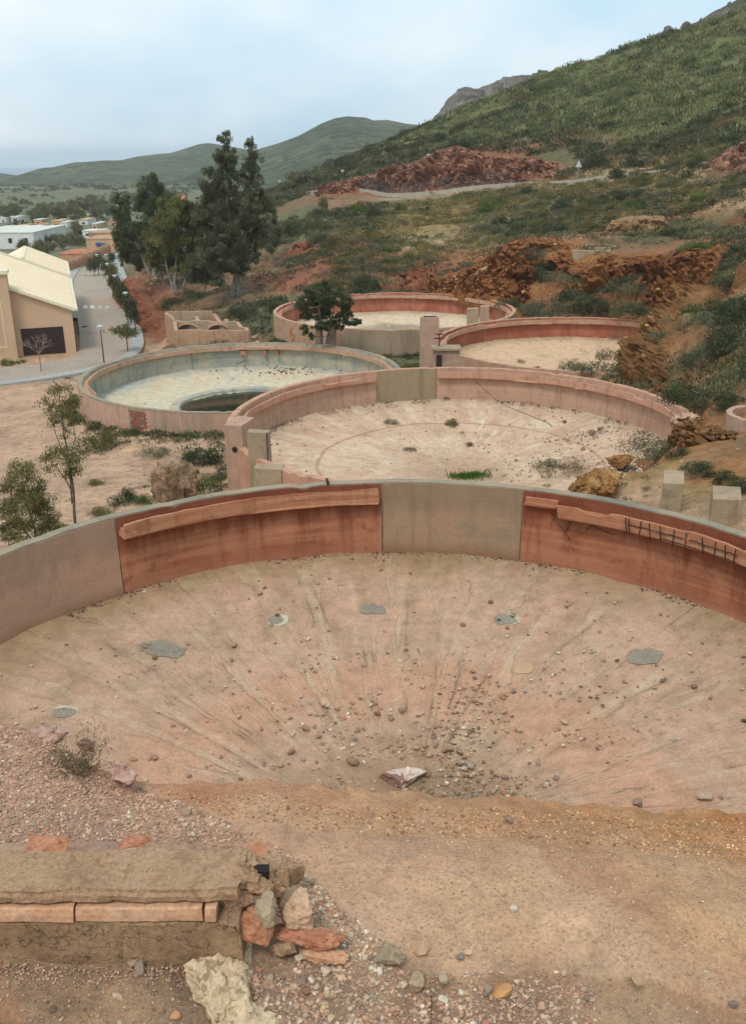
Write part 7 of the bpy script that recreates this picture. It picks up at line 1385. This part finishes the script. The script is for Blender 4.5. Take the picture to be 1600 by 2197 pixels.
# ------------------------------------------------------------------ hill road with its fence, wall, sign and lamps
HR = [atY(x, y, Y) for x, y, Y in ((660,424,182),(760,421,165),(850,418,152),(940,411,147),(1040,402,143),(1140,395,138),(1240,391,132),(1330,387,128),(1450,380,122),(1600,372,114),(1750,366,106))]
hr = resample(HR, 120); hr[:, 2] = h(hr[:, 0], hr[:, 1])+.35; 
for _ in range(30): hr[1:-1, 2] = (hr[:-2, 2]+hr[1:-1, 2]*2+hr[2:, 2])/4
n_ = np.gradient(hr[:, :2], axis=0); n_ /= np.linalg.norm(n_, axis=1)[:, None]; side = np.stack([-n_[:, 1], n_[:, 0], n_[:, 0]*0], 1); side *= np.sign(side[:, 1])[:, None]
V = np.vstack([np.stack([hr-side*.3-np.array([0, 0, .9]), hr-side*.3, hr+side*3.6, hr+side*4.2-np.array([0, 0, .9])], 1).reshape(-1, 3)]); F = [(i*4+j, i*4+j+1, (i+1)*4+j+1, (i+1)*4+j) for i in range(119) for j in range(3)]
mesh_np('hill_road', V, F, m_mottle('dusty_road', [lin(168,158,142), lin(186,174,156)], .3, 4))['kind'] = 'structure'
i0, i1 = 26, 66; fr = empty('fence', tuple(hr[i0])); fo = hr[i0]; tag(fr, 'dark metal fence along the hill road under the red rock cutting', 'fence')
post = None; L = [hr[i]-side[i]*.1-fo for i in range(i0, i1)]
for i, p in enumerate(L):
    if post is None: q = MB(); q.box((0, 0, .75), (.10, .10, 1.5)); post = q.build('fence_post', M['darkmetal'], fr).data; o = fr.children[0]
    else: o = bpy.data.objects.new('fence_post', post); COL.objects.link(o); o.parent = fr
    o.location = tuple(p)
for zz in (.25, .55, .85, 1.15, 1.42): q = MB(); q.tube([tuple(p+np.array([0, 0, zz])) for p in L], .035, 4); q.build('fence_rail', M['darkmetal'], fr)
q = MB(); 
for i in range(i0, i1+4): a_, b_ = hr[i]-side[i]*.45, hr[i+1]-side[i+1]*.45; c_ = (a_+b_)/2; q.box((c_[0], c_[1], c_[2]-.25), (np.linalg.norm(b_-a_)+.02, .25, .62), rz=math.atan2(b_[1]-a_[1], b_[0]-a_[0]))
tag(q.build('parapet_wall', m_plain('pale_parapet', lin(170,162,146), .9, .15, 1)), 'low pale parapet wall under the fence of the hill road', 'wall')
p = on_ground(1238, 392, 100); mpp = slant(p)/FPX; sg = empty('road_sign', tuple(p)); tag(sg, 'triangular road sign on a pole beside the hill road', 'road sign'); q = MB(); q.tube([(0, 0, -.2), (0, 0, 40*mpp)], .05, 6); q.build('pole', m_plain('grey_pole', lin(150,150,146), .5, .1, 5), sg)
q = MB(); z_ = 26*mpp; w_ = 6.5*mpp; q.add([(-w_, -.08, z_), (w_, -.08, z_), (0, -.08, z_+14*mpp), (-w_, -.05, z_), (w_, -.05, z_), (0, -.05, z_+14*mpp)], ((0,1,2),(5,4,3),(0,3,4,1),(1,4,5,2),(2,5,3,0))); q.build('sign_plate', m_plain('sign_back', lin(186,190,188), .4, .05, 5), sg)
def lamp(base, H, label):
    root = empty('street_lamp', base); q = MB(); q.tube([(0, 0, -.2), (0, 0, .5), (0, 0, H-.35)], [.07, .06, .04], 8); q.build('post', M['darkmetal'], root)
    q = MB(); q.tube([(0, 0, H-.36), (0, 0, H-.10)], [.10, .17], 8); q.build('lantern', M['lampglass'], root); q = MB(); q.tube([(0, 0, H-.10), (0, 0, H-.04), (0, 0, H+.06)], [.32, .28, .05], 10); q.build('hood', m_plain('pale_hood', lin(176,180,180), .5, .05, 5) if 'pale_hood' not in bpy.data.materials else bpy.data.materials['pale_hood'], root)
    return tag(root, label, 'street lamp')
for x, y, H, lab in ((224,778,3.15,'nearest street lamp with dark post at the street corner'),(276,694,3.3,'street lamp among the columnar trees beside the crossing'),(252,648,3.3,'street lamp on the right pavement half way along the avenue'),(236,616,3.3,'street lamp on the right pavement behind two others'),(213,590,3.2,'street lamp on the left side near the far end of the street'),(232,590,3.2,'farthest street lamp on the right side of the street')):
    p = on_road(x, y); lamp(tuple(p), H, lab)
for x, y, Y, lab in ((735,372,168,'lamp on a post at the left end of the hill road'),(600,388,182,'lone lamp on a post beyond the tallest tree')):
    p = atY(x, y, Y); g = float(h(p[0], p[1])); lamp((p[0], p[1], g), max(3.0, p[2]-g), lab)
q = MB(); p = on_ground(918, 395, 100); lamp(tuple(p), 3.4, 'lamp in front of the red rock cutting by the fence')
# street trees
def street_tree(x, y, w, hp, label, mat='leaf_dark', trunk=.35, leafn=1300):
    p = on_road(x, y); mpp = slant(p)/FPX; H = hp*mpp; W_ = w/2*mpp; root = empty('street_tree', tuple(p)); q = MB(); q.tube([(0, 0, 0), (.03, 0, H*trunk), (0, 0, H*.8)], [.06, .05, .02], 6)
    for k in range(5): a = k*1.3; q.tube([(0, 0, H*(trunk+.04*k)), (math.cos(a)*W_*.6, math.sin(a)*W_*.6, H*(trunk+.28+.06*k))], [.03, .012], 4, False)
    q.build('trunk', M['bark'], root); u = rng.normal(size=(14, 3)); u /= np.linalg.norm(u, axis=1)[:, None]; sc = np.array([0, 0, H*(trunk+(1-trunk)/2)])+u*rng.uniform(.3, .9, (14, 1))*np.array([W_, W_, H*(1-trunk)/2])
    i = rng.integers(0, 14, leafn); C = sc[i]+rng.normal(0, .35, (leafn, 3))*np.array([W_, W_, H*(1-trunk)/2])*.7; cards_at(C, .22, .10, M[mat], root); return tag(root, label, 'tree')
ST = [(275,757,58,58,'leaf_ol2','small round street tree standing alone near the street lamp',.55),(291,712,24,62,'leaf_dark','first columnar street tree from the street corner',.3),(281,698,24,60,'leaf_dark','second columnar street tree from the corner',.3),(270,680,26,62,'leaf_dark','dense dark street tree left of the columnar pair',.25),(262,662,26,60,'leaf_dark','dark street tree beside the crossing end of the avenue',.25),
      (250,640,26,52,'leaf_olive','pale street tree in the middle of the avenue',.25),(244,622,28,50,'leaf_olive','bushy olive street tree behind the pale one',.2),(236,606,26,44,'leaf_dark','dark street tree in the far part of the avenue',.2),(228,590,20,36,'leaf_olive','small street tree in the far part of the avenue',.25),(203,592,26,34,'leaf_dark','street tree on the left pavement beyond the warehouse',.2),(212,578,22,30,'leaf_dark','street tree at the far left end of the street',.2),(240,570,20,26,'leaf_dark','farthest street tree on the right',.2)]
for x, y, w, hp, mt, lab, tr_ in ST: street_tree(x, y, w, hp, lab, mt, tr_)
# long ruined wall with brick piers and low ruins beyond the warehouse
LW = [on_road(*p) for p in ((143,584),(170,574),(205,560),(238,545))]; LWr = resample(LW, 36); lw = empty('ruined_wall', tuple(LWr[0])); lo = LWr[0]; tag(lw, 'long low ruined wall with repeated brick piers behind the warehouse', 'wall')
for i in range(34):
    a_, b_ = LWr[i]-lo, LWr[i+1]-lo; q = MB(); c_ = (a_+b_)/2; d_ = b_-a_; rz = math.atan2(d_[1], d_[0]); q.box((c_[0], c_[1], .75+random.uniform(-.1, .1)), (.38, .5, 1.7), rz=rz, jit=.03); q.build('brick_pier', M['ruin'], lw)
q = MB()
for i in range(35): a_, b_ = LWr[i]-lo, LWr[i+1]-lo; c_ = (a_+b_)/2; d_ = b_-a_; q.box((c_[0], c_[1]+.05, .5), (np.linalg.norm(d_)+.02, .26, 1.4), rz=math.atan2(d_[1], d_[0]))
q.build('wall', M['redclay'], lw)
def low_house(px0, px1, pyt, pyb, Y, dep, wall, roof, label, nwin=2, name='house', pitched=False, win=True):
    a, b_ = atY(px0, pyb, Y), atY(px1, pyb, Y); t = atY((px0+px1)/2, pyt, Y); w = b_[0]-a[0]; H = max(t[2]-a[2], 1.2); root = empty(name, ((a[0]+b_[0])/2, Y+dep/2, a[2]-.2)); q = MB(); q.box((0, 0, (H+.2)/2-1.6), (w, dep, H+3.4)); q.build('wall', wall, root)
    q = MB()
    if pitched: q.add([(-w/2-.2, -dep/2-.3, H+.1), (w/2+.2, -dep/2-.3, H+.1), (w/2+.2, dep/2+.3, H+.1), (-w/2-.2, dep/2+.3, H+.1), (-w/2-.2, 0, H+1.2), (w/2+.2, 0, H+1.2)], ((0,1,5,4),(2,3,4,5),(1,2,5),(3,0,4),(3,2,1,0)))
    else: q.box((0, 0, H+.22), (w+.16, dep+.16, .22))
    q.build('roof', roof, root)
    if win:
        for i in range(nwin):
            x = -w/2+w*(i+.5)/nwin; q = MB(); q.box((x, -dep/2-.02, H*.55), (min(.9, w/nwin*.45), .08, min(1.1, H*.4))); f = q.build('window', M['trim'], root); q = MB(); q.box((x, -dep/2-.07, H*.55), (min(.75, w/nwin*.38), .04, min(.95, H*.33))); q.build('pane', M['door'], f)
    return tag(root, label, 'house')
M['tanwall'] = m_plain('tan_house_wall', lin(190,158,126), .9, .15, .8); M['whiteroof'] = m_plain('pale_flat_roof', lin(204,204,192), .8, .08, .5); M['terra'] = m_plain('terracotta_roof', lin(176,116,88), .9, .2, 1.5)
HS = [(-60,76,500,532,205,22,'white','whiteroof','long white flat roofed hall at the left picture edge',4,0),(20,60,489,499,262,8,'white','whiteroof','white house in a row left of the palms',3,0),(60,86,487,498,268,8,'white','terra','white house with pinkish terrace in the row',2,0),(84,112,486,497,262,8,'white','whiteroof','white house at the right end of the row',2,0),(0,26,478,490,285,9,'white','whiteroof','white house at the far left behind the row',2,0),
      (112,143,465,477,300,9,'tanwall','tanwall','tan house standing among dark trees in the valley',2,0),(172,190,462,474,305,8,'white','tanwall','small pale house left of the street axis far away',1,0),(174,203,474,482,285,8,'white','whiteroof','low white house behind the palm belt',2,0),(205,228,452,466,330,8,'tanwall','tanwall','pinkish house below the far slope',2,0),(376,394,426,438,330,8,'tanwall','terra','pink house seen between the two eucalyptus crowns',1,1),
      (188,246,513,538,196,14,'tanwall','ruin','flat ruin with a blue graffiti wall past the long wall',1,0),(192,246,508,513,206,8,'ruin','ruin','broken upper storey of the flat ruin',1,0),(178,220,500,508,222,6,'white','whiteroof','white garden wall house behind the palms',2,0),(130,190,546,560,176,9,'ruin','redclay','ruined terrace foundation left of the long wall',1,0)]
for x0, x1, yt, yb, Y, d_, wm_, rm_, lab, nw, pt in HS: low_house(x0, x1, yt, yb, Y, d_, M[wm_], M[rm_], lab, nw, pitched=bool(pt), win='terrace foundation' not in lab)
rh = random.Random(8)
for i in range(22):
    x, y = rh.uniform(-10, 240), rh.uniform(448, 497); Y_ = float(on_ground(x, y, 180)[1])-1; w_ = rh.uniform(8, 24); wm_ = rh.choice(['white', 'tanwall', 'white', 'ochre']); low_house(x, x+w_, y-rh.uniform(5, 9), y, Y_, rh.uniform(5, 9), M[wm_], M[rh.choice(['whiteroof', 'terra', 'tanwall'])], 'small pale flat roofed house of the valley village among dark trees', rh.choice((1, 2)))['group'] = 'houses of the valley village'
p = atY(221, 527, 195.8); q = MB(); rr_ = random.Random(3)
for k in range(9): c_ = (p[0]+rr_.uniform(-1.1, 1.1), p[1], p[2]+rr_.uniform(-.35, .35)); q.tube([(c_[0]+.35*math.cos(t), c_[1], c_[2]+.3*math.sin(t)) for t in np.linspace(0, rr_.uniform(3, 6), 9)], .07, 4)
gf = q.build('graffiti', m_plain('blue_paint', lin(70,100,150), .8, .1, 3)); par = [o for o in bpy.data.objects if o.get('label', '').startswith('flat ruin with a blue')][0]; gf.parent = par; gf.matrix_parent_inverse = Matrix.Translation(-Vector(par.location))
# scrub on the valley floor and the foot of the far hills
n = 5200; Xv = rng.uniform(-420, 420, n); Yv = 260+rng.random(n)**1.3*620; kv = (np.abs(Xv) < Yv*.47) & (fbm(np.stack([Xv, Yv, Xv*0], -1), .02, 3, 71) > -.12); Xv, Yv = Xv[kv], Yv[kv]
tuft_mass('valley_scrub', Xv, Yv, h_base(Xv, Yv)-.2, rng.uniform(.8, 2.6, len(Xv)), 26, (.5, .22), M['scrub'], [lin(78,86,62)[:3], lin(96,100,74)[:3], lin(112,106,84)[:3]], 'scrub dotted over the far valley floor', 'scrub', .6)
# valley trees
VT = []
for s_ in range(4):
    u = rng.normal(size=(26, 3)); u /= np.linalg.norm(u, axis=1)[:, None]; sc = np.array([0, 0, .95])+u*rng.uniform(.35, .9, (26, 1))*np.array([.95, .95, .75]); i = rng.integers(0, 26, 900); T = rng.uniform(.6, 1.35, 26)[i][:, None]*np.ones((1, 3)); C = sc[i]+rng.normal(0, .17, (900, 3)); C[:, 2] = np.maximum(C[:, 2], .02)
    o = cards_at(C, .20, .10, M['leaf_grey'] if s_ % 2 else M['leaf_ol2'], None, 'valley_tree', tint=T); VT.append(o.data); bpy.data.objects.remove(o)
pl = []
for k in range(30): pl.append((random.uniform(0, 235), random.uniform(455, 480), random.uniform(300, 420), random.uniform(1.2, 2.6)))
for k in range(60): pl.append((random.uniform(5, 250), random.uniform(497, 545)if False else random.uniform(503, 548), 0, random.uniform(.9, 1.6)))
for k in range(26): pl.append((random.uniform(150, 420), random.uniform(425, 470), 0, random.uniform(1.2, 2.6)))
for k in range(20): pl.append((random.uniform(240, 300), random.uniform(530, 600), 0, random.uniform(1.0, 2.0)))
cnt = 0
for x, y, Yv, r in pl:
    p = on_ground(x, y, 120)
    if 500 <= y and x < 76 and y < 535 or (x > 180 and x < 250 and y > 500 and y < 545 and random.random() < .75): continue
    if _segdist(np.array([p[0]]), np.array([p[1]]), ROAD_M)[0] < 7 or p[1] > 415: continue
    o = bpy.data.objects.new('tree', random.choice(VT)); COL.objects.link(o); o.location = tuple(p-np.array([0, 0, .2])); o.scale = (r, r, r*random.uniform(.8, 1.3)); o.rotation_euler = (0, 0, random.uniform(0, 6.28)); tag(o, 'dark rounded tree in the valley beyond the warehouses', 'tree', 'trees in the valley')
def px_one(x, y, w, hh, lab): p = on_ground(x, y, 110); mpp = slant(p)/FPX; o = bpy.data.objects.new('tree', VT[1]); COL.objects.link(o); o.location = tuple(p); o.scale = (w/2*mpp, w/2*mpp, hh/2*mpp); tag(o, lab, 'tree')
px_one(700, 455, 36, 40, 'round dark green tree on the slope below the hill road'); px_one(640, 400, 56, 36, 'flat crowned tree at the foot of the hill beyond the eucalyptus'); px_one(830, 312, 14, 10, 'tiny tree on the hill outline')
for x, y, w, hh, lab in ((1180,505,90,34,'wide dark tree like bush on the terrace edge above the cliff'),(1110,510,60,34,'dark bush at the left end of the terrace edge'),(1440,505,60,40,'dark bush on the terrace right of the red bank'),(1545,560,50,40,'dark bush on the cliff top at right'),(1500,352,70,50,'brown green bush beside the upper rock bank at right'),(1130,505,40,30,'small bush between the terrace edge bushes')): p = on_ground(x, y, 50); shrub(p, w/2/FPX*slant(p), 'dark' if 'dark' in lab else 'olive', lab, None, .9)
p = on_ground(745, 452, 110); q = MB(); q.box((0, 0, .5), (5.5, .6, 1.9), rz=.1, jit=.08); o = q.build('stone_wall', M['ruin']); o.location = tuple(p); tag(o, 'short dry stone wall on the slope right of the round dark tree', 'wall')
# ------------------------------------------------------------------ air
hm = bpy.data.materials.new('air'); hm.use_nodes = True; hn = hm.node_tree; hn.nodes.clear(); ho = hn.nodes.new('ShaderNodeOutputMaterial'); pv = hn.nodes.new('ShaderNodeVolumePrincipled')
pv.inputs['Color'].default_value = (.90, .96, 1.0, 1); pv.inputs['Density'].default_value = 0.00019; pv.inputs['Anisotropy'].default_value = 0.3; SC.cycles.volume_bounces = 2; hn.links.new(pv.outputs[0], ho.inputs['Volume'])
q = MB(); q.box((0, 5900, -15.5), (17000, 12600, 171)); hz_ = q.build('haze', hm); hz_['kind'] = 'stuff'
